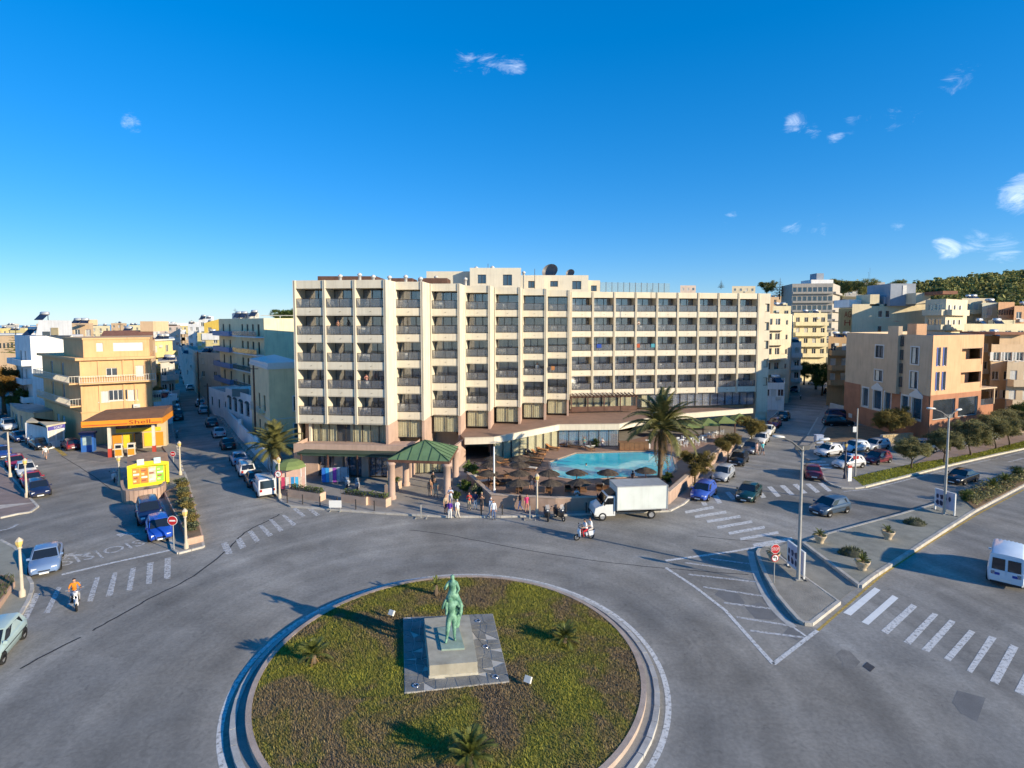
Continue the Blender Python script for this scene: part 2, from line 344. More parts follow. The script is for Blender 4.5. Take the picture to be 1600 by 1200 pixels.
pavement('promenade_pavement', [(-60,690),(0,725),(17,744),(44,775),(59,791),(47,799),(27,802),(0,808),(-80,822)], .13, A_PINK, 1, 8)
pavement('corner_pavement', [(-80,838),(0,843),(21,854),(35,867),(41,880),(43,898),(50,912),(50,920),(44,937),(31,960),(6,992),(-60,1080),(-160,1000)], .14, M('greenish_paving', (.30,.29,.235), .85, .14, .8, bump=.2, fine=.1), 1, 12)
pavement('taxi_corner_pavement', [(1284,737),(1290,750),(1301,757),(1314,761),(1335,762),(1350,760),(1332,746),(1330,741),(1316,735),(1298,733)], .14, A_PAVE, 0, 6)
pavement('side_street_pavement', [(1245,700),(1252,712),(1265,719),(1281,716),(1272,700),(1277,684),(1293,655),(1305,632),(1312,612),(1310,600),(1302,600),(1300,612),(1290,630),(1278,652),(1262,680)], .14, A_PAVE, 13, 15)
lot = struct('garden_earth', MB().prism(PG([(1281,690),(1292,668),(1345,664),(1392,672),(1400,684),(1340,688)], .1), -.05, .1), A_EARTH)
struct('parking_court', MB().prism(PG([(1294,660),(1300,640),(1352,640),(1380,660),(1345,667)], .06), -.05, .06), M('court_concrete', (.2,.195,.185), .9, .15, .6, fine=.1))
verge = [(1332,746),(1350,760),(1405,746),(1475,728),(1550,711),(1600,700),(1700,680),(1700,668),(1600,689),(1530,707),(1475,717),(1425,725),(1370,737)]
vo = struct('grass_verge', MB().prism(PG(verge, .14), -.05, .14), M('verge_turf', (.17,.18,.03), .95, .35, .9, bump=.5, bsc=14, fine=.2))
kerb(PG(verge[1:7], .14), vo, .17, .3, M('kerb_cream', (.58,.53,.42), .85, .15, 1.2, fine=.1), 1.0, h=.2)
pavement('tree_row_pavement', [(1425,725),(1475,717),(1530,707),(1600,689),(1700,668),(1700,652),(1600,672),(1530,690),(1478,700)], .12, A_PINK)

# traffic islands right
M1 = px([(205,190),(240,310),(330,520),(480,770),(640,960),(760,1090),(830,1130),(920,1135),(1290,850),(860,540),(520,260),(400,120),(300,118),(230,145)], (1160,840), 8.57)
cob = M('island_concrete', (.29,.265,.22), .85, .2, 1.0, bump=.45, bsc=12, fine=.16)
mo = struct('traffic_island', MB().prism(PG(M1, .18), -.05, .18), cob)
m1w = PG(M1, .18); kerb(m1w[13:] + m1w[:9], mo, .2, .22, A_KERB, .9, h=.24); kerb(m1w[8:13], mo, .195, .14, A_KERB, 1.0, h=.22)
M2 = [(1255,847),(1344,914),(1360,901),(1450,843),(1522,797),(1600,756),(1700,716),(1700,704),(1600,737),(1540,757),(1465,786),(1410,802),(1295,833)]
med = struct('median_island', MB().prism(PG(M2, .2), -.05, .2), M('median_paving', (.27,.262,.215), .88, .2, .9, bump=.4, bsc=14, fine=.14))
m2w = PG(M2, .2); kerb(m2w[:7], med, .225, .24, A_KERB, 1.0, h=.26); kerb(m2w[8:] + m2w[:1], med, .222, .2, A_KERB, 1.0, h=.26)
struct('island_crossing_ramp', MB().sheet(PG([(1212,856),(1224,870),(1262,903),(1311,939),(1338,918),(1256,852),(1240,844)]), .03), M('ramp_concrete', (.25,.24,.205), .9, .15, 1.2, fine=.12))

# painted markings: each bar of a crossing is a piece of its own
def bars(name, quads, o, s, mat, label=None):
    root = thing(name, None, None); root['kind'] = 'structure'
    for q in quads:
        p = PG(px(q, o, s)); mb = MB().sheet(p, .008); ob('painted_bar', mb, mat, root)
    return root
def bar_from(a, b, w):   # a bar between two points, w thick vertically in the same units
    return [(a[0], a[1]-w/2), (b[0], b[1]-w/2), (b[0]+w*.4, b[1]+w/2), (a[0]+w*.4, a[1]+w/2)]
bars('zebra_crossing', [bar_from(a, b, 20) for a, b in [((150,903),(372,862)),((225,938),(470,900)),((320,976),(580,935)),((400,1022),(672,975)),((490,1068),(770,1018)),((578,1113),(878,1060)),((680,1160),(985,1107))]], (1040,620), 5, A_WHITE)
bars('zebra_crossing', [[(275,822),(310,820),(330,848),(292,852)],[(362,765),(400,760),(442,828),(405,835)],[(462,745),(500,742),(556,800),(518,806)],[(590,728),(625,725),(690,795),(650,800)],[(690,712),(728,708),(787,786),(750,792)],[(790,703),(830,700),(902,778),(865,782)],[(890,693),(930,690),(1008,765),(970,768)],[(990,684),(1028,681),(1108,752),(1072,757)],[(1092,680),(1130,678),(1208,745),(1172,750)],[(1190,676),(1228,674),(1300,736),(1268,741)]], (1040,620), 5, A_WHITE)
bars('zebra_crossing', [[(440,290),(625,142),(660,158),(485,308)],[(548,345),(730,187),(765,205),(588,362)]], (1200,880), 3.75, A_FRESH)
bars('zebra_crossing', [[(663,395),(840,238),(875,255),(703,418)],[(795,460),(965,290),(998,302),(835,478)],[(900,505),(1065,330),(1100,345),(945,522)],[(1030,558),(1180,390),(1215,405),(1070,575)],[(1165,628),(1295,425),(1340,440),(1195,645)],[(1300,690),(1420,475),(1468,495),(1350,712)],[(1445,750),(1560,530),(1610,550),(1500,778)]], (1200,880), 3.75, A_WHITE)
bars('zebra_crossing', [[(135,750),(215,588),(252,588),(175,752)],[(275,710),(355,550),(385,550),(310,712)],[(415,675),(480,520),(508,516),(452,675)],[(543,640),(595,490),(625,485),(580,640)],[(660,610),(705,462),(735,455),(705,600)],[(790,570),(815,435),(850,425),(825,570)],[(912,530),(920,400),(960,392),(948,528)],[(1025,500),(1030,370),(1068,365),(1065,498)]], (0,780), 4, A_FADED)
bars('zebra_crossing', [[(940,570),(975,560),(1065,635),(1035,648)],[(1070,560),(1110,555),(1200,625),(1165,640)],[(840,630),(870,625),(980,715),(945,735)],[(720,672),(755,668),(860,770),(820,785)],[(620,728),(660,722),(760,815),(715,832)],[(520,785),(565,772),(635,865),(595,888)],[(410,860),(460,840),(510,925),(450,950)],[(270,900),(330,880),(385,985),(320,1000)]], (300,700), 6, A_FADED)
bars('zebra_crossing', [[(30,803),(240,803),(248,822),(60,822)],[(135,842),(280,840),(290,858),(150,862)],[(160,882),(320,880),(330,898),(175,902)]], (1260,620), 8, A_WHITE)
def line(name, pts, w, mat, z=.006, o=(0,0), s=1.0):
    return struct(name, strip(MB(), [Vector(p) for p in PG(px(pts, o, s))], w, z), mat)
line('stop_line', [(385,472),(700,398),(1080,315)], .28, A_WHITE, .006, (0,780), 4)
hz = thing('hatched_marking', None, None); hz['kind'] = 'structure'
for pts, w in [([(0,458),(200,590),(400,745),(560,925),(722,1105)], .22), ([(722,1105),(1015,880)], .22), ([(0,412),(440,352),(700,305),(850,266)], .26), ([(835,845),(940,918)], .14)]:
    ob('painted_line', strip(MB(), [Vector(p) for p in PG(px(pts, (1040,780), 4.286))], w, .010), A_WHITE, hz)
for a, b in [((300,398),(580,435)),((130,425),(598,490)),((150,503),(612,555)),((250,588),(655,650)),((390,693),(715,735)),((475,790),(832,847)),((565,880),(930,927))]:
    ob('painted_line', strip(MB(), [Vector(p) for p in PG(px([a, b], (1040,780), 4.286))], .2, .007), A_FADED, hz)
io = smooth_line([Vector((*p,)) for p in PG(px([(110,185),(120,260),(180,480),(290,740),(420,950),(600,1130),(690,1200)], (1160,840), 8.57))], 4)
struct('island_edge_line', strip(MB(), io, .45, .012), A_KWHITE)
line('kerb_edge_line', [(1318,768),(1360,764),(1420,749),(1500,729),(1600,706)], .16, A_FADED)
line('yellow_edge_line', [(1277,986),(1352,921),(1380,897),(1450,850),(1530,802),(1600,765)], .15, A_YELLOW)
line('lane_dash', [(1548,718),(1570,713)], .2, A_WHITE); line('lane_dash', [(1575,722),(1600,716)], .2, A_FADED)
line('left_lane_line', [(0,829),(15,826),(28,819)], .25, A_FADED)
for i, pts in enumerate([[(30,1045),(126,995)],[(145,985),(200,955),(240,932),(302,900),(353,861),(383,832),(420,813),(438,803)],[(640,828),(700,836),(820,859),(960,880),(1100,893),(1170,898)],[(1090,838),(1180,846),(1260,850)],[(95,712),(140,740),(175,765)]]):
    P = smooth_line([Vector(p) for p in PG(pts)], 6); P = [p + Vector((rnd.uniform(-.05,.05), rnd.uniform(-.05,.05))) for p in P]
    struct('tar_seam', strip(MB(), P, .13 if i < 2 else .08, .005), A_TAR)
# letters painted on the road by the left-hand stop line (worn) and arrow
def road_text(txt, a, b, h, mat):
    p, q = G(*a), G(*b); mb, w = text_mb(txt, 1.0); d = (q - p); L = d.length; rz = math.atan2(d.y, d.x); t = Vector((d.x, d.y)).normalized(); nn = Vector((-t.y, t.x))
    out = MB(); out.add([(p.x + t.x*v[0]/w*L + nn.x*v[2]*h, p.y + t.y*v[0]/w*L + nn.y*v[2]*h, .007) for v in mb.v], mb.f); struct('road_lettering', out, mat)
road_text('SIS|OIS', (100,888), (232,853), 1.5, A_FADED)
for (ax, ay) in [(112,868),(198,835)]:
    c = G(ax, ay); struct('painted_arrow', MB().add([(c.x-.9,c.y,.007),(c.x-.1,c.y+.55,.007),(c.x-.1,c.y-.55,.007),(c.x-.1,c.y+.16,.007),(c.x+1.1,c.y+.3,.007),(c.x+1.1,c.y-.05,.007),(c.x-.1,c.y-.16,.007)], [(0,2,1),(3,6,5,4)]), A_FADED)
for i, pts in enumerate([[(330,640),(360,605),(430,600),(490,640),(530,690),(520,715),(400,680)],[(530,720),(640,690),(750,790),(720,810),(600,800)],[(790,900),(830,850),(910,910),(880,945)]]):
    struct('asphalt_patch', MB().sheet(PG(px(pts, (1040,780), 4.286)), .0035), A_PATCH)
struct('asphalt_patch', MB().sheet(PG(px([(1110,745),(1275,790),(1225,930),(1130,880),(1080,815)], (1200,880), 3.75)), .0035), A_PATCH)
struct('asphalt_patch', MB().sheet(PG(px([(395,535),(430,505),(480,515),(540,580),(500,625),(440,610),(435,575)], (1200,880), 3.75)), .0035), M('pothole_fill', (.2,.19,.175), .9, .2, 2, fine=.2))
ob('manhole_cover', MB().prism(PG(px([(555,605),(580,580),(628,610),(600,637)], (1200,880), 3.75)), 0, .012), M('iron_cover', (.06,.055,.055), .6, .2, 4), label='small dark square drain cover in the road right of the pothole', cat='drain cover')

# ------------------------------------------------------------ roundabout
cx, cy = RB
struct('roundabout_edge_line', MB().ring((cx,cy), 10.05, 10.3, .006, 128), A_WHITE)
isl = MB().lathe([(9.65,-.05),(9.65,.16),(9.4,.16),(9.05,.2),(9.05,.0)], 128, (cx,cy,0), sm=False)
ri = struct('roundabout_apron', isl, M('apron_concrete', (.25,.24,.225), .88, .16, 1.0, fine=.12, bump=.2))
def arc_pts(r, n, a0=0, a1=2*math.pi): return [(cx + r*math.cos(a0+(a1-a0)*i/n), cy + r*math.sin(a0+(a1-a0)*i/n)) for i in range(n+1)]
kerb(arc_pts(9.7, 61), ri, .2, .24, A_KWHITE, 1.0, h=.25)
rim = MB().lathe([(9.22,.1),(9.22,.42),(8.98,.42),(8.98,.2)], 128, (cx,cy,0), sm=False); struct('roundabout_rim', rim, A_KPINK)
soil = MB(); prof = [(9.02,.36),(8.5,.42),(6,.58),(3,.66),(0.01,.68)]; soil.lathe(prof, 96, (cx,cy,0))
def turf_mat(name, gain=1.0):
    m = bpy.data.materials.new(name); m.use_nodes = True; nt = m.node_tree; n = nt.nodes; l = nt.links; b = n['Principled BSDF']; b.inputs['Roughness'].default_value = .9; b.inputs['Specular IOR Level'].default_value = .15
    geo = n.new('ShaderNodeNewGeometry')
    t = n.new('ShaderNodeTexNoise'); t.inputs['Scale'].default_value = .24; t.inputs['Detail'].default_value = 8; t.inputs['Roughness'].default_value = .65; t.inputs['Distortion'].default_value = .7; l.new(geo.outputs['Position'], t.inputs['Vector'])
    cr = n.new('ShaderNodeValToRGB'); e = cr.color_ramp.elements
    cols = [(.36,(.20,.145,.09)),(.445,(.235,.175,.09)),(.495,(.215,.18,.06)),(.545,(.215,.205,.045)),(.66,(.29,.275,.045))]
    while len(e) < len(cols): e.new(.5)
    for el, (p_, c_) in zip(e, cols): el.position = p_; el.color = (*[x*gain for x in c_], 1)
    l.new(t.outputs['Fac'], cr.inputs['Fac'])
    ri_ = n.new('ShaderNodeMapRange'); ri_.inputs['To Min'].default_value = .7; ri_.inputs['To Max'].default_value = 1.35; l.new(geo.outputs['Random Per Island'], ri_.inputs['Value'])
    sc_ = n.new('ShaderNodeVectorMath'); sc_.operation = 'SCALE'; l.new(cr.outputs[0], sc_.inputs[0]); l.new(ri_.outputs[0], sc_.inputs['Scale']); l.new(sc_.outputs[0], b.inputs['Base Color'])
    return m
TURF = turf_mat('dry_turf'); SOIL = turf_mat('turf_soil', .85)
struct('roundabout_soil', soil, SOIL)
def isl_z(x, y):
    r = math.hypot(x-cx, y-cy)
    for (r1,z1),(r0,z0) in zip(prof, prof[1:]):
        if r <= r1 and r >= r0: return z0 + (z1-z0)*(r-r0)/(r1-r0)
    return .4
PLINTH = [G2(630,966,.68), G2(770,960,.68), G2(796,1066,.68), G2(632,1084,.68)]
def in_poly(x, y, P):
    c = False; n = len(P)
    for i in range(n):
        x1,y1 = P[i]; x2,y2 = P[(i+1)%n]
        if (y1>y) != (y2>y) and x < (x2-x1)*(y-y1)/(y2-y1)+x1: c = not c
    return c
gv = []; gf = []
for i in range(170000):
    a = rnd.uniform(0, 2*math.pi); r = 8.96*math.sqrt(rnd.random()); x = cx+r*math.cos(a); y = cy+r*math.sin(a)
    if in_poly(x, y, PLINTH): continue
    z = isl_z(x, y); q = rnd.uniform(0, 2*math.pi); w = rnd.uniform(.011,.025); h = rnd.uniform(.03,.11); lean = rnd.uniform(0,.09)
    o = len(gv); dx, dy = math.cos(q)*w, math.sin(q)*w
    gv += [(x-dx,y-dy,z-.01),(x+dx,y+dy,z-.01),(x-dy/w*lean,y+dx/w*lean,z+h)]; gf.append((o,o+1,o+2))
me = bpy.data.meshes.new('turf'); me.from_pydata(gv, [], gf); me.materials.append(TURF)
ob('turf', me, None, label='patchy green and brown grass covering the roundabout island', cat='grass', kind='stuff')
# verge grass blades
gv = []; gf = []; VP = PG(verge, .14); xs = [p[0] for p in VP]; ys = [p[1] for p in VP]; k = 0
while k < 9000:
    x = rnd.uniform(min(xs), max(xs)); y = rnd.uniform(min(ys), max(ys))
    if not in_poly(x, y, VP): continue
    k += 1; q = rnd.uniform(0, 6.28); w = .05; h = rnd.uniform(.06,.14); o = len(gv)
    gv += [(x-math.cos(q)*w,y-math.sin(q)*w,.13),(x+math.cos(q)*w,y+math.sin(q)*w,.13),(x+rnd.uniform(-.08,.08),y+rnd.uniform(-.08,.08),.14+h)]; gf.append((o,o+1,o+2))
me = bpy.data.meshes.new('verge_grass'); me.from_pydata(gv, [], gf); me.materials.append(hsv_mat('verge_blade', (.23,.24,.03), .35, .8, .6, .2))
ob('verge_grass', me, None, label='strip of green grass between road and tree row', cat='grass', kind='stuff')
# ============================================================ the hotel
W_WHITE = M('hotel_white', (.665,.60,.475), .8, .07, .5, streak=.28, bump=.06, bsc=18)
W_CREAM = M('hotel_cream', (.67,.585,.44), .82, .08, .5, streak=.22)
W_PINK = M('hotel_pink_render', (.47,.33,.26), .85, .12, .7, streak=.25, bump=.1)
W_BROWN = M('hotel_brown_wood', (.12,.06,.04), .6, .25, 2, streak=.2)
GLS = None
W_FRAME = M('dark_window_frame', (.05,.042,.038), .45, .1, 3)
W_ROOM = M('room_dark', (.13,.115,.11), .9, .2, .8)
W_CURT = M('curtain_cream', (.70,.66,.56), .9, .1, 1.5); W_CURT2 = M('curtain_yellow', (.66,.61,.38), .9, .12, 1.5); W_CURT3 = M('curtain_brown', (.32,.2,.11), .9, .15, 1.5)
GLASS = M('window_glass', (.17,.21,.30), .06, 0, spec=1.0, alpha=.42); GLASSR = M('railing_glass', (.16,.165,.185), .12, 0, spec=.8, alpha=.45)
GLASSC = M('curtain_wall_glass', (.10,.12,.14), .06, 0, spec=1.0, alpha=.16)
GLASSD = M('dark_glass', (.035,.045,.06), .08, .3, .6, spec=.7)
W_PLASTIC = M('white_plastic', (.72,.72,.70), .5, .05, 2)
W_ROOFG = M('green_sheet_metal', (.13,.22,.105), .5, .14, .9, streak=.2); W_DKG = M('dark_green_paint', (.045,.075,.05), .6, .15, 1)
for g_, i_ in ((GLASS,2.4),(GLASSR,1.9),(GLASSD,2.0)): g_.node_tree.nodes['Principled BSDF'].inputs['IOR'].default_value = i_
ZB, FP, PH = 5.5, 3.05, .9; ZT = ZB + 5*FP + PH
hotel = thing('hotel', 'large cream seven-storey hotel with stepped rows of dark glazed balconies behind the pool', 'hotel')
def frame(P0, P1):
    P0 = Vector((P0[0],P0[1])); P1 = Vector((P1[0],P1[1])); d = P1-P0; t = d.normalized(); return P0, t, Vector((-t.y,t.x)), d.length, math.atan2(t.y,t.x)
def put(fr, x, y, z): P0,t,n,_,_ = fr; q = P0+t*x+n*y; return (q.x,q.y,z)
def q5(w): return round(w*20)/20
def mesh_balcony(w):
    m = MB().box(.14,-.1,0,w-.14,.06,PH).box(.1,.06,PH-.22,w-.1,2.35,PH-.04)
    m.box(.3,-.102,.06,w-.3,-.1,.085,1); m.obox((w*.52,-.13,PH*.5),(.2,.06,.035),0,1,ry=-.35); return m.mesh('balcony')
def mesh_rail(w):
    m = MB(); 
    for z in (PH+.05, PH+1.0): m.box(.15,-.02,z-.03,w-.15,.03,z+.03)
    for x in (.18, w*.5, w-.18): m.box(x-.025,-.018,PH,x+.025,.028,PH+1.0)
    return m.mesh('railing')
def mesh_railglass(w): return MB().box(.2,.0,PH+.1,w-.2,.01,PH+.96).mesh('railing_glass')
def mesh_door(w, h, n=2):
    m = MB(); a, b = 0, w
    m.box(a,0,0,b,.08,.07).box(a,0,h-.08,b,.08,h)
    for i in range(n+1):
        x = a+(b-a)*i/n; m.box(max(a,x-.04),-.004,.07,min(b,x+.04),.084,h-.08)
    return m.mesh('sliding_door')
def mesh_pane(w, h): return MB().box(.03,.035,.05,w-.03,.045,h-.05).mesh('pane')
def mesh_curtain(w, h, wav=.16, amp=.045):
    m = MB(); n = max(4, int(w/wav*2)); vs = []
    for i in range(n+1):
        x = w*i/n; y = amp*math.sin(i*math.pi/1.0*.5*2)*(1 if i%2 else -1) + amp*.6*math.sin(i*1.7); vs += [(x,y,0),(x,y,h)]
    m.add(vs, [(2*i,2*i+2,2*i+3,2*i+1) for i in range(n)], 0, True); return m.mesh('curtain')
def hc(key, fn): return cached(key, fn)
def hob(name, key, fn, mats, fr, x, y, z, parent=hotel): return ob(name, hc(key, fn), mats, parent, put(fr,x,y,z), fr[4])
def sub(name, key, fn, mats, parent, loc=(0,0,0)): return ob(name, hc(key, fn), mats, parent, loc)
def glazing(fr, x, y, z, w, h, n, curtain, parent=hotel, frame_mat=W_FRAME, name='window', full=True):
    """window or door: dark frame > panes, with curtains hanging inside"""
    w = q5(w); d = hob(name, ('door',w,h,n), lambda: mesh_door(w,h,n), frame_mat, fr, x, y, z, parent)
    yc = curtain is W_CURT2; sub('pane', ('pane',w,h,yc), lambda: mesh_pane(w,h), GLASSC if yc else GLASS, d)
    sub('room_backing', ('back',w,h), lambda: MB().box(0,.75,0,w,.8,h).mesh('room_backing'), W_ROOM, d)
    def cur(x0, cw):
        cw = q5(cw); o = sub('curtain', ('cur',cw,h), lambda: mesh_curtain(cw,h-.06), None, d, (x0,.2,.03))
        if not len(o.data.materials): o.data.materials.append(None)
        o.material_slots[0].link = 'OBJECT'; o.material_slots[0].material = curtain
    k = rnd.random() if not full else 0
    if k < .45: cur(.06, w-.12)
    elif k < .68: cur(.06, w*.48)
    elif k < .84: cur(w*.5, w*.45)
    else: cur(.06, w*.25); cur(w*.7, w*.26)
    return d
# plastic chair, one mesh
def mesh_chair():
    m = MB().box(-.22,-.22,.40,.22,.22,.44).box(-.21,.19,.44,.21,.24,.85)
    for x in (-.2,.2):
        for y in (-.2,.2): m.box(x-.02,y-.02,0,x+.02,y+.02,.4)
        m.box(x-.02,-.22,.6,x+.02,.2,.64).box(x-.02,-.2,.44,x+.02,-.16,.6)
    return m.mesh('plastic_chair')
CH = mesh_chair(); CH.materials.append(W_PLASTIC)
DEPB = {'L':2.2,'S':1.8,'R':1.45}
def seg(pa, Ya, pb, Yb, n):
    A = Vector((XA(pa,Ya),Ya)); B = Vector((XA(pb,Yb),Yb))
    return [(A.lerp(B,i/n), A.lerp(B,(i+1)/n)) for i in range(n)]
LW = seg(464,63.2,604,62.0,3); ST = []
for a, b, Y in [(617,661,65.2),(674,718,68.4),(727,765,72.0),(773,812,75.4),(816,852,78.8),(854,888,82.4)]: ST += seg(a,Y,b,Y-.25,1)
RW = seg(891,86.2,1181,91.6,9)
groups_of = [('L', LW), ('S', ST), ('R', RW)]
for kind, bays in groups_of:
    for bi, (P0, P1) in enumerate(bays):
        fr = frame(P0, P1); w = q5(fr[3]); L = fr[3]
        for i in range(5):
            z = ZB + i*FP
            hob('balcony', ('bal',w), lambda: mesh_balcony(w), [W_WHITE if kind != 'R' else W_CREAM, W_FRAME], fr, 0, 0, z)
            r = hob('railing', ('rail',w), lambda: mesh_rail(w), W_FRAME, fr, 0, 0, z); sub('railing_glass', ('rg',w), lambda: mesh_railglass(w), GLASSR, r)
            c = rnd.random(); cu = W_CURT3 if (i == 3 and rnd.random() < .55) else W_CURT
            glazing(fr, .14, DEPB[kind], z+PH-.04, w-.28, FP-PH-.0, 2 if rnd.random() < .6 else 3, cu, full=False, name='sliding_door')
            for cx_ in (.7, 1.25, w-.75):
                if rnd.random() < .62:
                    p = put(fr, cx_+rnd.uniform(-.12,.12), .55+rnd.uniform(-.15,.2), z+PH-.04)
                    ob('plastic_chair', CH, None, None, p, fr[4]+rnd.choice([0,.4,-.5,2.6,3.4])+rnd.uniform(-.2,.2), 'white plastic armchair standing on a hotel balcony behind its glass railing', 'chair', 'white chairs on the hotel balconies')
        hob('roof_band', ('rb',w,kind), lambda: MB().box(.14,-.1,0,w-.14,.4,PH+.0).box(.1,.4,0,w-.1,3.0,.2).mesh('roof_band'), W_WHITE if kind != 'R' else W_CREAM, fr, 0, 0, ZT-PH)
        # back wall of the recesses, behind the doors
        hob('recess_wall', ('bw',w,kind), lambda: MB().box(0,DEPB[kind]+.07,0,.16,DEPB[kind]+.2,ZT-ZB-.3).box(w-.16,DEPB[kind]+.07,0,w,DEPB[kind]+.2,ZT-ZB-.3).mesh('recess_wall'), W_CREAM, fr, 0, 0, ZB)
        # ground-floor-plus-one glazing under the bay
        if kind == 'S': glazing(fr, .18, .25, 3.3, w-.3, ZB-3.3, 2, W_CURT2)
def fin(fr, x, y0, y1, z0, z1, mat, wd=.28, name='pier'):
    m = MB().box(-wd/2,y0,0,wd/2,y1,z1-z0); m.box(-.02,y0-.012,0.05,.02,y0-.001,z1-z0-.05,1); return ob(name, m, [mat, W_FRAME], hotel, put(fr,x,0,z0), fr[4])
for kind, bays in groups_of:
    for bi, (P0, P1) in enumerate(bays):
        fr = frame(P0, P1); L = fr[3]; mat = W_WHITE if kind != 'R' else W_CREAM
        fin(fr, 0.0 if bi or kind == 'S' else .02, -.22, DEPB[kind]+.3, ZB-.06, ZT+.008, mat)
        if kind == 'S' or bi == len(bays)-1: fin(fr, L, -.22, 3.6 if kind != 'R' else 6, ZB-.06, ZT+.008, mat, .3, 'side_wall')
        if kind == 'S' or (kind == 'L' and bi == 2):   # ribbed return wall facing right, pink render below
            m = MB().box(L+.15,.5,ZB-.05,L+.19,.62,ZT).box(L+.15,2.2,ZB-.05,L+.19,2.32,ZT)
            ob('wall_rib', m, W_WHITE, hotel, (fr[0].x,fr[0].y,0), fr[4])
            ob('side_wall', MB().box(L-.2,.1,0,L+.1,4.2,ZB-.05), W_PINK, hotel, (fr[0].x,fr[0].y,0), fr[4])
# left wing, first floor: long glazed room set back under the balconies
fl = frame(LW[0][0], LW[2][1]); LL = fl[3]
for i in range(3):
    w = q5((LL-1.6)/3); glazing(fl, 1.3+i*(LL-1.6)/3, .9, 3.0, w, 2.45, 3, W_CURT2, full=False)
    for k in (.3,.62):
        ob('lamp_globe', cached('globe', lambda: MB().lathe([(.01,-.16),(.12,-.11),(.16,0),(.12,.11),(.01,.16)],8).mesh('lamp_globe')), M('paper_lamp', (.75,.62,.22), .6, 0), hotel, put(fl,1.3+(i+k)*(LL-1.6)/3,1.25,5.0))
ob('pillar', MB().box(1.0,.6,2.9,1.28,.9,ZB), W_WHITE, hotel, (fl[0].x,fl[0].y,0), fl[4])
ob('balcony_underside', MB().box(0,0,ZB-.1,LL,1.6,ZB-.02), W_CREAM, hotel, (fl[0].x,fl[0].y,0), fl[4])
ob('wall', MB().box(0,1.72,0,LL-.3,2.6,ZB-.1), W_PINK, hotel, (fl[0].x,fl[0].y,0), fl[4])
# right wing first floor: glazing, white in the far half, with the timber pergola terrace in the near half
frr = frame(RW[0][0], RW[8][1]); RL = frr[3]
for i in range(12):
    ww = RL/12; glazing(frr, i*ww+.04, .3, 3.3, q5(ww-.08), ZB-3.3, 2, W_CURT if i > 4 else W_CURT2, full=i > 4)
# end tower with small corner windows
e0 = RW[8][1]; tt = frr[1]; fe = frame(e0+tt*.2, e0+tt*2.2)
em = MB(); ops = [(1.1,1.9,ZB+.95+i*FP,ZB+2.3+i*FP) for i in range(5)]
em.wall(fe[0], fe[0]+fe[1]*2.0, 2.0, ZT, ops, .25); em.wall(fe[0]+fe[1]*2.0, fe[0]+fe[1]*2.0+fe[2]*12, 0, ZT); em.prism([tuple(fe[0]+fe[2]*.28),tuple(fe[0]+fe[1]*1.99+fe[2]*.28),tuple(fe[0]+fe[1]*1.99+fe[2]*12),tuple(fe[0]+fe[2]*12)], 0, ZT-.1)
ob('stair_tower', em, W_CREAM, hotel)
for o_ in ops: hob('window', ('ew',), lambda: mesh_door(.8,1.35,1), W_FRAME, fe, 1.1, .18, o_[2])
# solid core behind the balconies
core = [LW[0][0], LW[2][1]]
for P0, P1 in ST: core += [P0, P1]
core += [RW[0][0], RW[8][1]]
inn = [Vector(p) + Vector((0,3.4)) for p in core]; inn[-1] = inn[-1]+Vector((-.4,0))
poly = [tuple(p) for p in inn] + [(inn[-1].x-5, inn[-1].y+14), (inn[6].x-2, inn[6].y+22), (inn[0].x-3, inn[0].y+20)]
ob('building_core', MB().prism(poly, 0, ZT-.25), W_CREAM, hotel)
roofgap = MB()
ob('roof_deck', MB().prism([tuple(Vector(p)+Vector((.0,.45))) for p in core] + [tuple(p) for p in inn[::-1]], ZT-.5, ZT-.3), W_CREAM, hotel)
# left flank
ob('flank_wall', MB().prism([tuple(LW[0][0]), tuple(LW[0][0]+fl[1]*.02+fl[2]*.01), (inn[0].x-2.9,inn[0].y+19), (inn[0].x-3.2,inn[0].y+19)], 0 , ZT-.02), W_CREAM, hotel)
# ---------------- podium with shops, white terrace band, restaurant front
pod = [Vector((XA(456,60.4),60.4)), Vector((XA(640,59.2),59.2))]
fp = frame(*pod); PL = fp[3]
def u_of(pxv): # distance along the shop front of the column pxv
    Y = 60.3; return (XA(pxv,Y)-fp[0].x)/fp[1].x
shops = [(u_of(495),u_of(521)),(u_of(534),u_of(565)),(u_of(576),u_of(606))]
pm = MB().wall(fp[0], fp[0]+fp[1]*PL, 0, 3.6, [(a,b,.14,2.5) for a,b in shops], .35)
pm.wall(fp[0]+fp[2]*3.5, fp[0], 0, 3.6); pm.sheet([tuple(fp[0]), tuple(fp[0]+fp[1]*PL), tuple(fp[0]+fp[1]*PL+fp[2]*4.6), tuple(fp[0]+fp[2]*3.5)], 3.2)
pm.wall(fp[0]+fp[1]*PL, fp[0]+fp[1]*PL+fp[2]*4, 0, 3.6)
pm.wall(fp[0]+fp[1]*PL+fp[2]*.2, fp[0]+fp[2]*.2, 3.1, 3.6); pm.prism([tuple(fp[0]),tuple(fp[0]+fp[1]*PL),tuple(fp[0]+fp[1]*PL+fp[2]*.2),tuple(fp[0]+fp[2]*.2)],3.6,3.66)
ob('shop_podium', pm, W_PINK, hotel)
for a, b in shops:
    d = glazing(fp, a, .33, .14, b-a, 2.36, 3, W_ROOM, name='shop_front')
cano = MB().box(-.3,-1.9,2.95,PL-.6,-.02,3.07).box(-.3,-1.9,2.8,PL-.6,-1.84,3.12); ob('shop_canopy', cano, W_DKG, hotel, (fp[0].x+fp[1].x*1.6,fp[0].y,0), fp[4])
for u in (u_of(480), u_of(522), u_of(568)): ob('canopy_post', MB().box(-.06,-.06,0,.06,.06,2.85), W_BROWN, hotel, put(fp,u,-1.75,.1), fp[4])
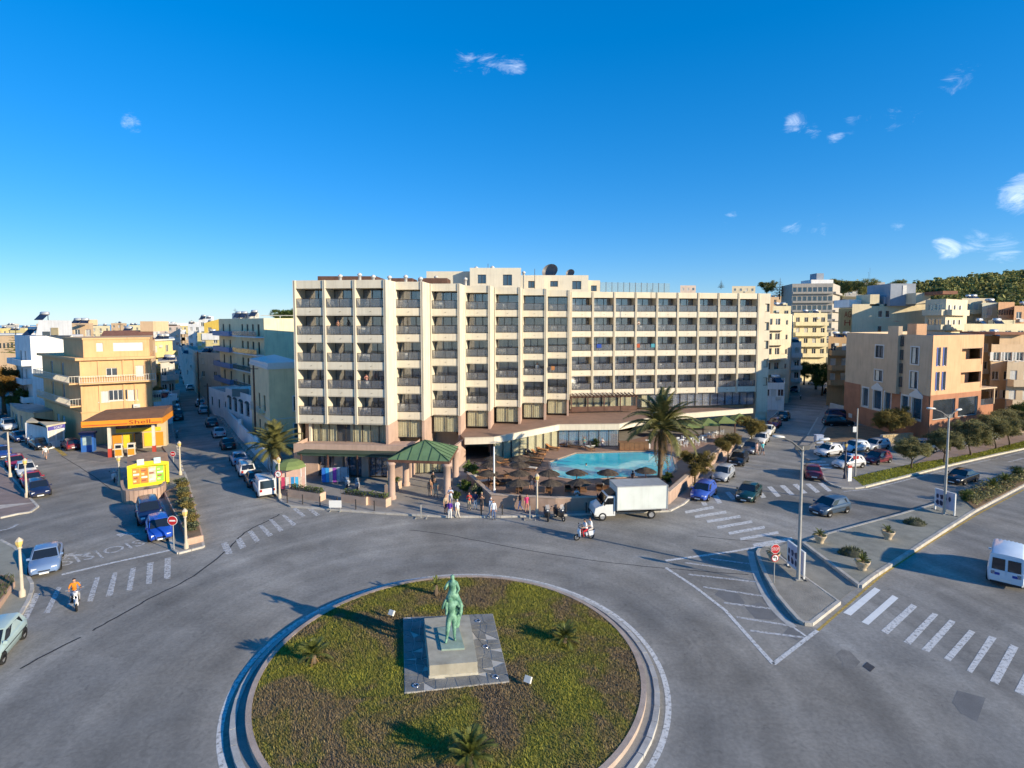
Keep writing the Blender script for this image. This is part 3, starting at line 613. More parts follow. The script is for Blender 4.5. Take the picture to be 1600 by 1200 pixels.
BAND = [(726,695,64.6),(772,694,65.1),(874,672,73.2),(969,671,73.6),(1040,657,80.8),(1178,646,87.2)]
bw = [Vector((XA(a,Y),Y)) for a,_,Y in BAND]
bandp = [tuple(p) for p in bw] + [(bw[-1].x+1,bw[-1].y+3),(RW[0][0].x,RW[0][0].y+3),(bw[0].x-2,bw[0].y+8)]
ob('terrace_deck', MB().prism([tuple(Vector(p)+Vector((0,.3))) if i < 6 else p for i,p in enumerate(bandp)], 2.66, 3.05, 0, None, True, True), M('terrace_brown', (.26,.165,.12), .8, .15, .8, fine=.1), hotel)
ob('terrace_band', MB().prism([tuple(p) for p in bw]+[tuple(p+Vector((-.12,.28))) for p in bw[::-1]], 2.62, 3.32, 0, None, True, True), W_WHITE, hotel)
ob('terrace_coping', MB().prism([tuple(p) for p in bw]+[tuple(p+Vector((-.1,.35))) for p in bw[::-1]], 3.325, 3.39), W_CREAM, hotel)
for i in range(1, 3):    # curtained glass under the band
    A, B = bw[i]+Vector((0,.45)), bw[i+1]+Vector((0,.45)); f2 = frame(A,B); n = max(2, round(f2[3]/2.6))
    for k in range(n): glazing(f2, k*f2[3]/n, 0, .3, q5(f2[3]/n-.03), 2.33, 2, W_CURT2 if i < 2 else W_CURT)
ob('entrance_wall', MB().prism([(XA(704,60.8),60.8),(XA(727,66.8),66.8),(XA(724,67.0),67.0),(XA(700,61.0),61.0)], 0, 2.9), W_PINK, hotel)
fe2 = frame((XA(632,60.2),60.2),(XA(697,60.9),60.9)); 
for k in range(3): glazing(fe2, k*fe2[3]/3, .6, .16, q5(fe2[3]/3-.04), 2.5, 2, W_CURT2, name='entrance_door')
ob('entrance_fascia', MB().box(-.6,.4,2.65,fe2[3]+.4,.95,3.3), W_PINK, hotel, (fe2[0].x,fe2[0].y,0), fe2[4])
# pergola on the first-floor terrace
pg = frame((XA(893,84.0),84.0),(XA(995,85.4),85.4)); PLN = pg[3]
pm = MB()
for k in range(5): pm.box(k*PLN/4-.08,0,0,k*PLN/4+.08,.16,2.1)
pm.box(-.2,-.05,2.1,PLN+.2,.2,2.28); pm.box(0,0,.0,PLN,.1,.75); ob('pergola', pm, W_BROWN, hotel, (pg[0].x,pg[0].y,3.34), pg[4])
for k in range(18):
    x = k*PLN/17; ob('pergola_rafter', cached('raft', lambda: MB().obox((0,.9,0),(.09,2.6,.12),0,0,rx=.12).mesh('pergola_rafter')), W_BROWN, hotel, put(pg,x,0,5.72), pg[4])
# restaurant awnings (peaked green canvas) and dark interior at the far end
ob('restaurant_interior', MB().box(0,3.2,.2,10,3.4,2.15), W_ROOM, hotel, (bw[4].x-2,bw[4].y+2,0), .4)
# ---------------- roof top
def zpx(py, Y): return AT(800, py, Y).z
def roofblock(pa, pb, Y, pt, name='roof_block', mat=W_WHITE, dep=6, wins=(), zb=None):
    a, b = XA(pa,Y), XA(pb,Y); zt = zpx(pt,Y); zb = zb or ZT-.4
    ops = [(XA(c,Y)-a, XA(d,Y)-a, zpx(f,Y), zpx(e,Y)) for c,d,e,f in wins]
    m = MB().wall((a,Y),(b,Y),zb,zt,ops,.25); m.wall((b,Y),(b,Y+dep),zb,zt); m.wall((a,Y+dep),(a,Y),zb,zt); m.wall((b,Y+dep),(a,Y+dep),zb,zt); m.sheet([(a,Y),(b,Y),(b,Y+dep),(a,Y+dep)], zt-.15)
    o = ob(name, m, mat, hotel)
    for u0,u1,z0,z1 in ops: hob('window', ('rw',q5(u1-u0),q5(z1-z0)), lambda: mesh_door(q5(u1-u0),q5(z1-z0),2), W_FRAME, frame((a,Y),(b,Y)), u0, .2, z0); ob('pane', MB().box(u0,.24,z0,u1,.28,z1), GLASSD, o, (a,Y,0))
    return o
roofblock(668,738,80,424); roofblock(735,814,78.5,418.5,wins=[(747,760,429,443),(786,800,429,446)])
roofblock(812,850,86,430,wins=[(825,835,439,450)]); roofblock(848,918,88,430,wins=[(859,871,439,448),(893,907,439,452)]); roofblock(916,936,90,438,mat=W_CREAM,wins=[(922,931,446,455)])
roofblock(500,590,72,431.5,'roof_slab',W_BROWN,5,zb=22.0)
for a, b, Y in [(612,646,73),(655,700,74)]: roofblock(a,b,Y,434.5,'roof_slab',W_BROWN,4,zb=22.0)
gl = frame((XA(936,94),94),(XA(1044,97),97)); n = 12
for k in range(n):
    p = hob('glass_screen', ('gscr',), lambda: MB().box(.03,0,0,gl[3]/n-.03,.03,2.3).mesh('glass_screen'), M('screen_glass', (.3,.36,.34), .08, 0, alpha=.25), gl, k*gl[3]/n, 0, ZT-.3)
    ob('screen_post', cached('gpost', lambda: MB().box(-.03,-.02,0,.03,.05,2.35).mesh('screen_post')), W_FRAME, hotel, put(gl,k*gl[3]/n,0,ZT-.3), gl[4])
def vent(pxv, Y, py): 
    z = zpx(py,Y); ob('roof_vent', cached('vent', lambda: MB().lathe([(.28,-1.2),(.28,.0),(.42,.0),(.42,.25),(.1,.45),(.01,.45)],10).mesh('roof_vent')), M('vent_metal', (.55,.53,.5), .5, .1, 2), hotel, (XA(pxv,Y),Y,z-.3)).scale = (.7,.7,.8)
for a,py,Y in [(535,429,70),(565,427,70),(586,430,70),(611,431,71),(636,430,71),(659,433,71),(745,417,79.5),(770,416,79.5),(818,424,87),(683,431,79),(728,434,78)]: vent(a, Y, py)
def dish(pxv, py, Y, r):
    z = zpx(py,Y); m = MB(); pr = [(r*math.sin(t*1.1/6*1.0), r*(1-math.cos(t*1.1/6))*1.2) for t in range(7)]
    m.lathe([(max(.01,a*1.1),b) for a,b in pr], 16); o = ob('satellite_dish', m, M('dish_dark', (.16,.15,.15), .5, .1, 2), hotel, (XA(pxv,Y),Y,z)); o.rotation_euler = (R(62),0,R(-25))
    ob('dish_mast', MB().tube([(0,0,-1.6),(0,0,0)],.06,6), W_FRAME, hotel, (XA(pxv,Y),Y+.1,z))
dish(861,428,90,1.35); dish(891,429,92,.75)
for a, py in [(835,420),(763,412),(1015,452)]: ob('aerial', MB().tube([(0,0,0),(0,0,3)],.04,5), W_FRAME, hotel, (XA(a,85),85,zpx(py,85)-3))
# ---------------- green entrance pavilion in front of the hotel
ev = [G(606,718,4.0), G(702,721,4.0), G(716,698,4.0), G(631,700,4.0)]; apex = sum(ev, Vector())/4; apex.z = 5.35
can = thing('entrance_canopy', 'green pyramid-roofed entrance canopy on round pink columns in front of the hotel door', 'canopy', (apex.x,apex.y,0))
for i in range(4):
    a, b = ev[i]-Vector((apex.x,apex.y,0)), ev[(i+1)%4]-Vector((apex.x,apex.y,0)); t = Vector((0,0,apex.z)); m = MB()
    m.add([a,b,t],[(0,1,2)]); 
    sl = ob('roof_slope', m, W_ROOFG, can)
    sm_ = MB(); nr = 6; up = (b-a).cross(t-a).normalized()*.05
    for k in range(nr+1):
        f = k/nr; p = a.lerp(b,f); e = (p.lerp(t,1) if f in (0,1) else None)
        # standing seams run straight up the slope
        mid = (a+b)/2; d_up = (t-mid); s_len = 1-abs(f-.5)*2; q_ = p + d_up*max(.02,s_len) if f not in (0,1) else t
        sm_.tube([p+up*.6,q_+up*.6],.035,4)
    ob('standing_seam', sm_, M('seam_dark', (.05,.095,.05), .6, 0), sl)
    fa = MB(); dn = Vector((0,0,-.28)); fa.add([a,b,b+dn,a+dn],[(0,3,2,1)]); ob('fascia', fa, W_BROWN, can)
ob('ceiling_board', MB().add([p-Vector((apex.x,apex.y,.28)) for p in ev],[(0,1,2,3)]), W_CREAM, can)
for p in ev:
    q = p.lerp(apex, .09) - Vector((apex.x,apex.y,0)); ob('column', MB().lathe([(.42,0.1),(.42,.4),(.34,.45),(.33,3.4),(.45,3.5),(.45,3.74),(.01,3.74)],14), W_PINK, can, (q.x,q.y,0))
# ============================================================ vehicles
CAR_DARK = M('black_plastic', (.018,.018,.02), .5, .1, 3); CAR_TYRE = M('tyre_rubber', (.02,.02,.021), .85, .2, 5); CAR_RIM = M('wheel_rim', (.42,.42,.43), .35, .1, 4, metal=.6)
CAR_GLASS = M('car_glass', (.014,.018,.024), .05, 0, spec=.8, coat=.3); CAR_LAMP = M('headlamp', (.75,.76,.78), .12, 0, spec=.8); CAR_TAIL = M('tail_lamp', (.35,.02,.015), .2, 0)
CAR_PLATE = M('number_plate', (.72,.72,.68), .5, .05, 5); CAR_CHROME = M('chrome', (.6,.6,.62), .2, 0, metal=.9)
def paint(name, c, r=.28): return M('paint_'+name, c, r, .06, 1.5, coat=.6, spec=.5)
def lerp_tab(tab, s):
    for (a,va),(b,vb) in zip(tab, tab[1:]):
        if s <= b: return va+(vb-va)*(s-a)/(b-a) if b > a else va
    return tab[-1][1]
SPEC = {  # length, width, height, belt profile (0 = nose, 1 = tail), windscreen base, roof front, roof rear, rear-glass base, ground clearance, wheel radius
 'hatch':  (3.85,1.70,1.48,[(0,.50),(.03,.66),(.08,.74),(.26,.93),(.5,.96),(.9,.98),(.97,.9),(1,.6)],.235,.43,.87,.975,.19,.30,(.2,.82)),
 'sedan':  (4.40,1.74,1.40,[(0,.50),(.03,.66),(.08,.74),(.28,.90),(.5,.93),(.82,.96),(.96,.93),(.98,.85),(1,.55)],.27,.43,.70,.84,.18,.30,(.19,.80)),
 'estate': (4.35,1.72,1.45,[(0,.50),(.03,.66),(.08,.74),(.27,.90),(.5,.93),(.92,.96),(.98,.88),(1,.58)],.25,.42,.90,.985,.18,.30,(.19,.80)),
 'suv':    (4.45,1.82,1.74,[(0,.62),(.03,.84),(.07,.94),(.25,1.08),(.5,1.12),(.93,1.14),(.98,1.0),(1,.7)],.23,.38,.90,.98,.25,.36,(.2,.80)),
 'van':    (4.30,1.76,1.90,[(0,.55),(.03,.75),(.08,.85),(.19,1.02),(.5,1.08),(.95,1.08),(.985,1.0),(1,.7)],.165,.33,.955,.99,.22,.31,(.18,.80)),
 'bigvan': (4.85,1.92,2.15,[(0,.6),(.03,.8),(.08,.92),(.17,1.1),(.5,1.15),(.95,1.15),(.985,1.1),(1,.75)],.145,.30,.965,.993,.22,.33,(.18,.80)),
}
def car_meshes(kind):
    L,W,H,belt,wa,rf,rr,rb,clr,wr,ax = SPEC[kind]; hw = W/2; ms = {}
    X = lambda s: L/2 - s*L
    wtab = [(0,.70),(.02,.82),(.07,.93),(.18,1),(.85,1),(.95,.96),(.985,.9),(1,.82)]
    st = sorted({0,.012,.035,.08,.14,.2,.26,.35,.5,.65,.8,.88,.94,.97,.988,1}); m = MB(); vs = []; nr = 11
    for s in st:
        zt = lerp_tab(belt, s); w = hw*lerp_tab(wtab, s); zb = clr + (.10 if s < .01 or s > .99 else .02)
        zm = zb+(zt-zb)*.5
        ring = [(-.80*w,zb),(-.97*w,zb+.07),(-w,zm),(-.985*w,zt-.13),(-.90*w,zt-.02),(0,zt+.035),(.90*w,zt-.02),(.985*w,zt-.13),(w,zm),(.97*w,zb+.07),(.80*w,zb)]
        vs += [(X(s),y,z) for y,z in ring]
    fs = [(i*nr+j,(i+1)*nr+j,(i+1)*nr+(j+1)%nr,i*nr+(j+1)%nr) for i in range(len(st)-1) for j in range(nr)]
    m.add(vs, fs, 0, True); m.add(vs[:nr], [tuple(range(nr))], 0, True); m.add(vs[-nr:], [tuple(range(nr))[::-1]], 0, True)
    # greenhouse solid (pillars and roof)
    def zb_(s): return lerp_tab(belt, s) - .03
    wb, wt = hw*.895, hw*.74 if kind not in ('van','bigvan') else hw*.84
    zr = H
    base = [(X(wa),zb_(wa)),(X(rb),zb_(rb))]; gs = []
    cols = [(wa,rf,0),(wa+.02,rf,.0)]
    P = lambda x,y,z: (x,y,z)
    roofz = lambda s: zr - .05*((s-(rf+rr)/2)/((rr-rf)/2))**2
    sb = [wa,(wa*.6+rb*.4),(wa*.3+rb*.7),rb]; sr = [rf,(rf*.6+rr*.4),(rf*.3+rr*.7),rr]
    v2 = []
    for a,b in zip(sb,sr):
        v2 += [P(X(a),-wb,zb_(a)),P(X(b),-wt,roofz(b)-.06),P(X(b),-wt*.86,roofz(b)),P(X(b),0,roofz(b)+.025),P(X(b),wt*.86,roofz(b)),P(X(b),wt,roofz(b)-.06),P(X(a),wb,zb_(a))]
    f2 = [(i*7+j,(i+1)*7+j,(i+1)*7+j+1,i*7+j+1) for i in range(3) for j in range(6)]
    m.add(v2, f2, 0, True); m.add([v2[k] for k in range(7)], [tuple(range(7))[::-1]], 0); m.add([v2[21+k] for k in range(7)], [tuple(range(7))], 0)
    ms['body'] = m
    def bil(q, u, v): a,b,c,d = [Vector(x) for x in q]; return (a.lerp(b,u)).lerp(d.lerp(c,u), v)
    def pane(q, u0,u1,v0,v1, off):
        c = [bil(q,u0,v0),bil(q,u1,v0),bil(q,u1,v1),bil(q,u0,v1)]; nn = (c[1]-c[0]).cross(c[3]-c[0]).normalized()*off
        mm = MB(); mm.add([p+nn for p in c],[(0,1,2,3)]); return mm
    ws = [(X(wa),-wb,zb_(wa)),(X(wa),wb,zb_(wa)),(X(rf),wt,roofz(rf)-.03),(X(rf),-wt,roofz(rf)-.03)]
    ms['windscreen'] = pane(ws,.05,.95,.07,.96,.022)
    rg = [(X(rb),wb,zb_(rb)),(X(rb),-wb,zb_(rb)),(X(rr),-wt,roofz(rr)-.03),(X(rr),wt,roofz(rr)-.03)]
    ms['rear_window'] = pane(rg,.09,.91,.12,.9,.022)
    if kind == 'bigvan':
        two = MB()
        for a,b in ((.08,.46),(.54,.92)): p2 = pane(rg,a,b,.18,.8,.022); two.add(p2.v,p2.f)
        ms['rear_window'] = two
    for sgn, key in ((1,'side_window_l'),(-1,'side_window_r')):
        q = [(X(rb),sgn*wb,zb_(rb)),(X(wa),sgn*wb,zb_(wa)),(X(rf),sgn*wt,roofz(rf)-.06),(X(rr),sgn*wt,roofz(rr)-.06)]
        if sgn > 0: q = [q[1],q[0],q[3],q[2]]
        sp = [(.05,.44),(.48,.86)] if sgn > 0 else [(.14,.52),(.56,.95)]
        if kind in ('van','bigvan'): sp = [(.05,.26)] if sgn > 0 else [(.74,.95)]
        mm = MB()
        for a,b in sp: pm_ = pane(q,a,b,.12,.9,.014); mm.add(pm_.v, pm_.f)
        ms[key] = mm
    zt0 = lerp_tab(belt,.03); ms['bumper'] = MB().box(X(.995),-hw*.80,clr+.03,X(1)-.015,hw*.80,clr+.16).box(X(0)-.01,-hw*.68,clr+.04,X(0)+.012,hw*.68,clr+.15)
    ms['grille'] = MB().box(X(0)-.02,-hw*.36,clr+.22,X(0)+.012,hw*.36,clr+.30)
    lw = hw*.26
    for sgn, k in ((1,'l'),(-1,'r')):
        y = sgn*hw*.60; zh = lerp_tab(belt,.03); ms['headlight_'+k] = MB().add([(L/2-.05,y-lw*.62,zh-.16),(L/2-.10 if sgn>0 else L/2-.05,y+lw*.62,zh-.16),(L/2-.28,y+lw*.7,zh+.025),(L/2-.28,y-lw*.7,zh+.025),(L/2-.3,y-lw*.6,zh-.16),(L/2-.3,y+lw*.6,zh-.16),(L/2-.055,y-lw*.62,zh-.03),(L/2-.10,y+lw*.62,zh-.03)],[(0,1,7,6),(6,7,2,3),(0,6,3,4),(1,5,2,7),(4,5,1,0)])
        ze = lerp_tab(belt,.97); ms['tail_light_'+k] = MB().box(X(1)-.012 if kind!='hatch' else X(1)-.01,sgn*hw*.66-.10,ze-.33,X(.975),sgn*hw*.66+.10,ze-.1)
        ms['mirror_'+k] = MB().obox((X(wa+.03),sgn*(hw*.90+.10),zb_(wa)+.12),(.10,.18,.13))
        ms['sill_'+k] = MB().box(X(.74),sgn*(hw+.004)-.006,clr+.02,X(.27),sgn*(hw+.004)+.006,clr+.12) if kind in('van','bigvan','suv') else MB().box(X(.9),sgn*(hw+.003)-.004,.60,X(.16),sgn*(hw+.003)+.004,.65)
    ms['number_plate'] = MB().box(X(1)-.022,-.26,clr+.22,X(1)-.004,.26,clr+.34).box(X(0)+.012,-.25,clr+.06,X(0)+.022,.25,clr+.17)
    out = {k: v.mesh(k.rsplit('_',1)[0] if k[-2:] in ('_l','_r') else k) for k,v in ms.items()}
    ty = MB(); n = 16
    prof = [(wr*.62,-.09),(wr*.93,-.1),(wr,-.07),(wr,.07),(wr*.93,.1),(wr*.62,.09)]
    vs = [(r*math.cos(6.28318*j/n), t, r*math.sin(6.28318*j/n)) for r,t in prof for j in range(n)]
    ty.add(vs, [(i*n+j,i*n+(j+1)%n,(i+1)*n+(j+1)%n,(i+1)*n+j) for i in range(5) for j in range(n)], 0, True)
    rm = MB()
    for t in (.06,-.06):
        rm.add([(0,t,0)]+[(wr*.64*math.cos(6.28318*j/10)*(1 if j%2 else .93), t*1.2, wr*.64*math.sin(6.28318*j/10)*(1 if j%2 else .93)) for j in range(10)], [(0,1+j,1+(j+1)%10) for j in range(10)])
    out['tyre'] = ty.mesh('tyre'); out['rim'] = rm.mesh('rim')
    # dark wheel arches
    ar = MB()
    for s in ax:
        for sgn in (1,-1):
            vs = [(X(s)+ (wr+.055)*math.cos(3.14159*j/10), sgn*(hw+.006), wr+(wr+.055)*math.sin(3.14159*j/10)-.02) for j in range(11)]; ar.add(vs,[tuple(range(11)),tuple(range(11))[::-1]])
    out['wheel_arch'] = ar.mesh('wheel_arch')
    return out
def car(kind, col_name, colr, loc, rz, label, group=None, cat='car', far=False):
    ms = cached(('car',kind), lambda: car_meshes(kind)); L,W,H,belt,wa,rf,rr,rb,clr,wr,ax = SPEC[kind]
    t = thing('parked_car' if cat=='car' and group and 'parked' in group else cat, label, cat, (loc[0],loc[1],0), rz, group); pt = paint(col_name, colr)
    nm = lambda k: k.rsplit('_',1)[0] if k[-2:] in ('_l','_r') else k
    mats = {'body':pt,'windscreen':CAR_GLASS,'rear_window':CAR_GLASS,'side_window_l':CAR_GLASS,'side_window_r':CAR_GLASS,'bumper':CAR_DARK,'grille':CAR_DARK,'headlight_l':CAR_LAMP,'headlight_r':CAR_LAMP,'tail_light_l':CAR_TAIL,'tail_light_r':CAR_TAIL,'mirror_l':pt,'mirror_r':pt,'number_plate':CAR_PLATE,'wheel_arch':CAR_DARK,'sill_l':CAR_DARK,'sill_r':CAR_DARK}
    for k, mt in mats.items():
        if far and k[:4] in ('mirr','sill','gril'): continue
        ob(nm(k), ms[k], [mt], t, objmat=True)
    for s in ax:
        for sgn in (1,-1):
            w = ob('wheel', ms['tyre'], [CAR_TYRE], t, (L/2-s*L, sgn*(W/2-.075), wr), objmat=True); ob('rim', ms['rim'], [CAR_RIM], w, objmat=True)
    return t
def car_c(kind, cn, c, ctr, head, label, group=None, **k):
    p = G(*ctr); h = G(*head)-p; return car(kind, cn, c, p, math.atan2(h.y,h.x), label, group, **k)
def car_w(kind, cn, c, rear, front, side, label, group=None, **k):
    a, b = G(*rear), G(*front); h = (b-a).normalized(); left = Vector((-h.y,h.x,0)); W = SPEC[kind][1]; p = (a+b)/2 - left*side*(W/2-.1)
    return car(kind, cn, c, p, math.atan2(h.y,h.x), label, group, **k)
NAVY=(.012,.018,.07); BLUE=(.015,.07,.42); SILV=(.33,.35,.38); WHT=(.60,.60,.60); BLK=(.012,.012,.014); RED=(.32,.012,.02); MAR=(.09,.012,.018); MINT=(.36,.47,.46)
G_L = 'cars parked along the promenade on the left'; G_S = 'cars parked along the straight left-hand street'; G_T = 'cars parked beside the hotel side street'; G_X = 'cars parked on the taxi corner'
car_w('hatch','mint',MINT,(40,993),(-4,1046),1,'pale mint hatchback cut by the left picture edge')
car_c('sedan','steel_blue',(.16,.24,.40),(73,884),(67,912),'steel blue sedan coming towards the roundabout beside the lamp with the yellow lantern')
car_c('hatch','blue',BLUE,(249,836),(254,853),'bright blue hatchback parked beside the no-entry sign')
car_c('suv','navy',NAVY,(233,811),(238,828),'dark navy car parked directly behind the bright blue hatchback')
car_c('hatch','deep_navy',(.014,.02,.06),(61,772),(66,784),'dark navy hatchback, nearest of the promenade row',G_L)
car_c('sedan','crimson',(.30,.015,.04),(50,757),(54,767),'crimson car parked second in the promenade row behind the navy hatchback',G_L)
car_c('hatch','white',WHT,(41,742),(46,752),'white hatchback between two red cars on the promenade',G_L)
car_c('hatch','crimson',(.30,.015,.04),(25,730),(31,740),'crimson hatchback beside the bare lamp pole on the promenade',G_L)
car_c('sedan','blue2',(.02,.05,.22),(2,713),(9,721),'mid blue car at the left picture edge on the promenade',G_L)
car_c('sedan','black',BLK,(63,700),(73,705),'black sedan facing right in front of the small shops on the far left',G_L)
car_c('sedan','navy',NAVY,(31,688),(40,693),'dark navy sedan parked between motorcycle and white car at the far shops',G_L)
car_c('suv','white',WHT,(14,671),(23,677),'white car parked among dark cars by the far left shops',G_L)
car_c('sedan','black',BLK,(3,660),(11,665),'black car farthest left by the far shops',G_L,far=True)
car_c('hatch','maroon',(.16,.015,.025),(111,701),(100,694),'dark red hatchback parked beside the filling station kiosk',None)
ST_VP = (277,552)
def st_car(kind, cn, c, p, label, away=True, far=True):
    h = G(*p); d = Vector((XA(276,400),400,0))-h; rz = math.atan2(d.y,d.x); return car(kind, cn, c, h, rz if away else rz+math.pi, label, G_S, far=far)
st_car('van','white',WHT,(413,770),'small white van parked last in the left street row beside the lamp post',far=False)
for kind, cn, c, p, lab in [('sedan','charcoal',(.035,.035,.04),(398,755),'charcoal car parked in front of the small white van'),('estate','white',WHT,(384,739),'white estate parked beside the white garden wall'),
    ('sedan','silver_blue',(.26,.30,.40),(373,723),'silver blue sedan parked beneath the street palm'),('sedan','black',BLK,(356,699),'black sedan fifth from the lamp post in the left street row'),
    ('sedan','silver',SILV,(342,681),'silver sedan parked in front of the black sedan beside the white wall'),('sedan','charcoal',(.035,.035,.04),(331,665),'charcoal sedan beside the dark electricity pole in the left street'),
    ('hatch','silver',SILV,(318,645),'silver hatchback, nearer of two in the left street before the gap'),('hatch','light_grey',(.42,.42,.43),(313,634),'light grey hatchback, farther of two in the left street before the gap'),
    ('hatch','white',WHT,(297,609),'white hatchback at the head of the far row in the left street'),('sedan','charcoal',(.035,.035,.04),(292,599),'charcoal car behind the white one in the far street row'),
    ('hatch','silver',SILV,(289,591),'silver car third in the far street row'),('sedan','black',BLK,(286,584),'black car fourth in the far street row'),('hatch','white',WHT,(283,577),'white car small and farthest in the left street row')]: st_car('%s'%kind,cn,c,p,lab)
for kind, cn, c, p, lab in [('suv','black',BLK,(277,655),'black car nearest on the left side of the left street'),('hatch','silver',SILV,(275,645),'silver car second on the left side of the left street'),('sedan','charcoal',(.035,.035,.04),(274,636),'charcoal car third on the left side of the left street'),('hatch','white',WHT,(273,628),'white car farthest on the left side of the left street'),('sedan','navy',NAVY,(273,590),'dark car driving far up the left street')]: st_car(kind,cn,c,p,lab,False)
car_c('hatch','yaris_blue',(.045,.10,.42),(1099,776),(1087,786),'lavender blue hatchback parked across the end of the crossing',G_T)
car_c('hatch','silver',SILV,(1130,748),(1118,758),'silver compact van-like car parked behind the lavender blue hatchback',G_T)
car_c('hatch','black',BLK,(1154,724),(1143,734),'black hatchback parked third beside the bushes',G_T)
car_c('estate','grey',(.10,.10,.11),(1173,706),(1162,716),'dark grey estate parked fourth beside the bushes',G_T)
car_c('hatch','white',WHT,(1189,692),(1179,701),'white car with two people standing beside it',G_T)
car_c('sedan','ivory',(.66,.64,.58),(1199,678),(1190,686),'ivory car parked between white and red cars',G_T)
car_c('hatch','red',(.42,.012,.02),(1210,667),(1202,674),'bright red car parked near the top of the hotel row',G_T)
car_c('sedan','black',BLK,(1224,655),(1217,661),'black car at the top end of the hotel row',G_T)
car_c('sedan','bottle_green',(.008,.035,.03),(1170,777),(1159,789),'dark green coupe driving over the crossing beside the hotel')
car_c('sedan','maroon',MAR,(1269,744),(1262,726),'dark maroon sedan driving away up the side street')
car_w('hatch','slate',(.045,.075,.12),(1325,801),(1292,809),1,'slate blue hatchback passing in front of the street lamp')
car_w('sedan','black',BLK,(1527,752),(1504,759),1,'shiny black saloon driving in front of the second street lamp')
car_w('hatch','white',WHT,(1315,711),(1290,715),1,'white taxi hatchback with roof sign parked nearest the side street',G_X)
car_w('hatch','white',WHT,(1347,731),(1322,734),1,'white hatchback parked behind the lantern post',G_X)
car_w('hatch','pale_blue_white',(.58,.64,.70),(1353,706),(1334,708),1,'pale white hatchback behind the tall pole on the taxi corner',G_X)
car_w('estate','silver',(.46,.49,.54),(1386,702),(1367,705),1,'pale silver estate farthest right of the white cars at the corner',G_X)
car_w('hatch','maroon',(.13,.012,.02),(1390,723),(1370,727),1,'maroon hatchback parked behind the white one on the taxi corner',G_X)
car_w('suv','black',BLK,(1295,666),(1330,667),-1,'black off-roader facing right in the walled court',None)
car_w('suv','navy',NAVY,(1299,655),(1331,656),-1,'navy off-roader behind the black one in the walled court',None)
car_w('suv','pale_grey',(.4,.41,.42),(1467,706),(1434,712),1,'pale grey car half hidden behind the young street trees',None)
car_w('sedan','silver',SILV,(1530,694),(1505,699),1,'silver car glimpsed behind the tree row on the right',None)
car_w('hatch','white',WHT,(1560,687),(1540,691),1,'white car glimpsed farther right behind the tree row',None)
car_w('hatch','white',WHT,(1285,600),(1267,602),1,'white hatchback, front one at the top of the side street',None,far=True)
car_w('hatch','white',WHT,(1276,594),(1260,595),1,'white hatchback, rear one at the top of the side street',None,far=True)
car_c('hatch','navy',NAVY,(1241,612),(1236,616),'dark car parked left at the top of the side street',None,far=True)
car_c('hatch','black',BLK,(1294,615),(1301,607),'dark car parked right at the top of the side street',None,far=True)
car_c('hatch','white',WHT,(1300,606),(1305,600),'white car behind the dark one at the top of the side street',None,far=True)
car_c('bigvan','blue_white',(.62,.68,.74),(1573,900),(1577,868),'white delivery van driving away at the right picture edge',None,cat='van')
van = [o for o in bpy.data.objects if o.get('label','').startswith('white delivery van')][0]
L_ = SPEC['bigvan'][0]; Xr = -L_/2
for k in range(7): ob('roof_rib', cached('vrib', lambda: MB().box(-1.7,-.035,0,1.35,.035,.03).mesh('roof_rib')), paint('blue_white',(.62,.68,.74)), van, (-.25,-.6+k*.2,2.10-.012*abs(k-3)))
for s in (1,-1):
    ob('rear_door', MB().box(Xr-.012,min(s*.02,s*.82),.45,Xr+.1,max(s*.02,s*.82),1.12), paint('blue_white',(.62,.68,.74)), van)
    dec = text_mb('TAXI' if s > 0 else 'TEL', .13)[0]
    ob('door_mark', MB().box(Xr-.016,min(s*.3,s*.55),.78,Xr-.013,max(s*.3,s*.55),.95), M('blue_print',(.03,.05,.3),.6,0), van)
for lab, off in (('taxi',.55),):
    for tx in [o for o in bpy.data.objects if 'taxi hatchback with roof sign' in str(o.get('label',''))]:
        ob('roof_sign', MB().box(-.15,-.35,0,.15,.35,.18), M('roof_sign_cream',(.75,.70,.5),.5,0), tx, (-.1,0,1.48))
for o in [o for o in bpy.data.objects if str(o.get('label','')).startswith('white hatchback parked behind the lantern')]:
    ob('roof_sign', MB().box(-.12,-.3,0,.12,.3,.16), M('roof_sign_blue',(.06,.2,.5),.5,0), o, (-.1,0,1.48))
# ---------------- box truck
a, b = G(1017,811), G(949,814); h = (b-a).normalized(); left = Vector((-h.y,h.x,0)); tp = (a+b)/2 - left*.95; TRZ = math.atan2(h.y,h.x)
truck = thing('box_truck', 'white box truck parked beside the pool wall', 'truck', (tp.x,tp.y,0), TRZ)
TB = M('truck_white', (.66,.70,.66), .45, .08, .6, streak=.18); TC = paint('truck_cab', (.70,.71,.69), .35)
bm_ = MB().box(-3.35,-1.1,.92,1.15,1.1,2.98); ob('cargo_box', bm_, TB, truck)
for z in (.94,2.96): ob('box_edge', MB().box(-3.37,-1.12,z-.04,1.17,1.12,z+.04), M('alloy',(.5,.51,.5),.4,.1,2,metal=.4), truck)
for y in (1.13,-1.13):
    for x in (-3.34,1.13): ob('box_corner', MB().box(x-.03,y-.02,.9,x+.03,y+.02,3.0), M('alloy',(.5,.51,.5),.4), truck)
cabp = [(1.25,.55),(1.25,2.12),(1.9,2.12),(2.42,1.35),(2.98,1.12),(3.08,.6),(3.02,.42),(1.25,.42)]
cm = MB(); n = len(cabp)
cm.add([(x,.93,z) for x,z in cabp]+[(x,-.93,z) for x,z in cabp], [tuple(range(n)),tuple(range(2*n-1,n-1,-1))]+[(i,n+i,n+(i+1)%n,(i+1)%n) for i in range(n)])
ob('cab', cm, TC, truck)
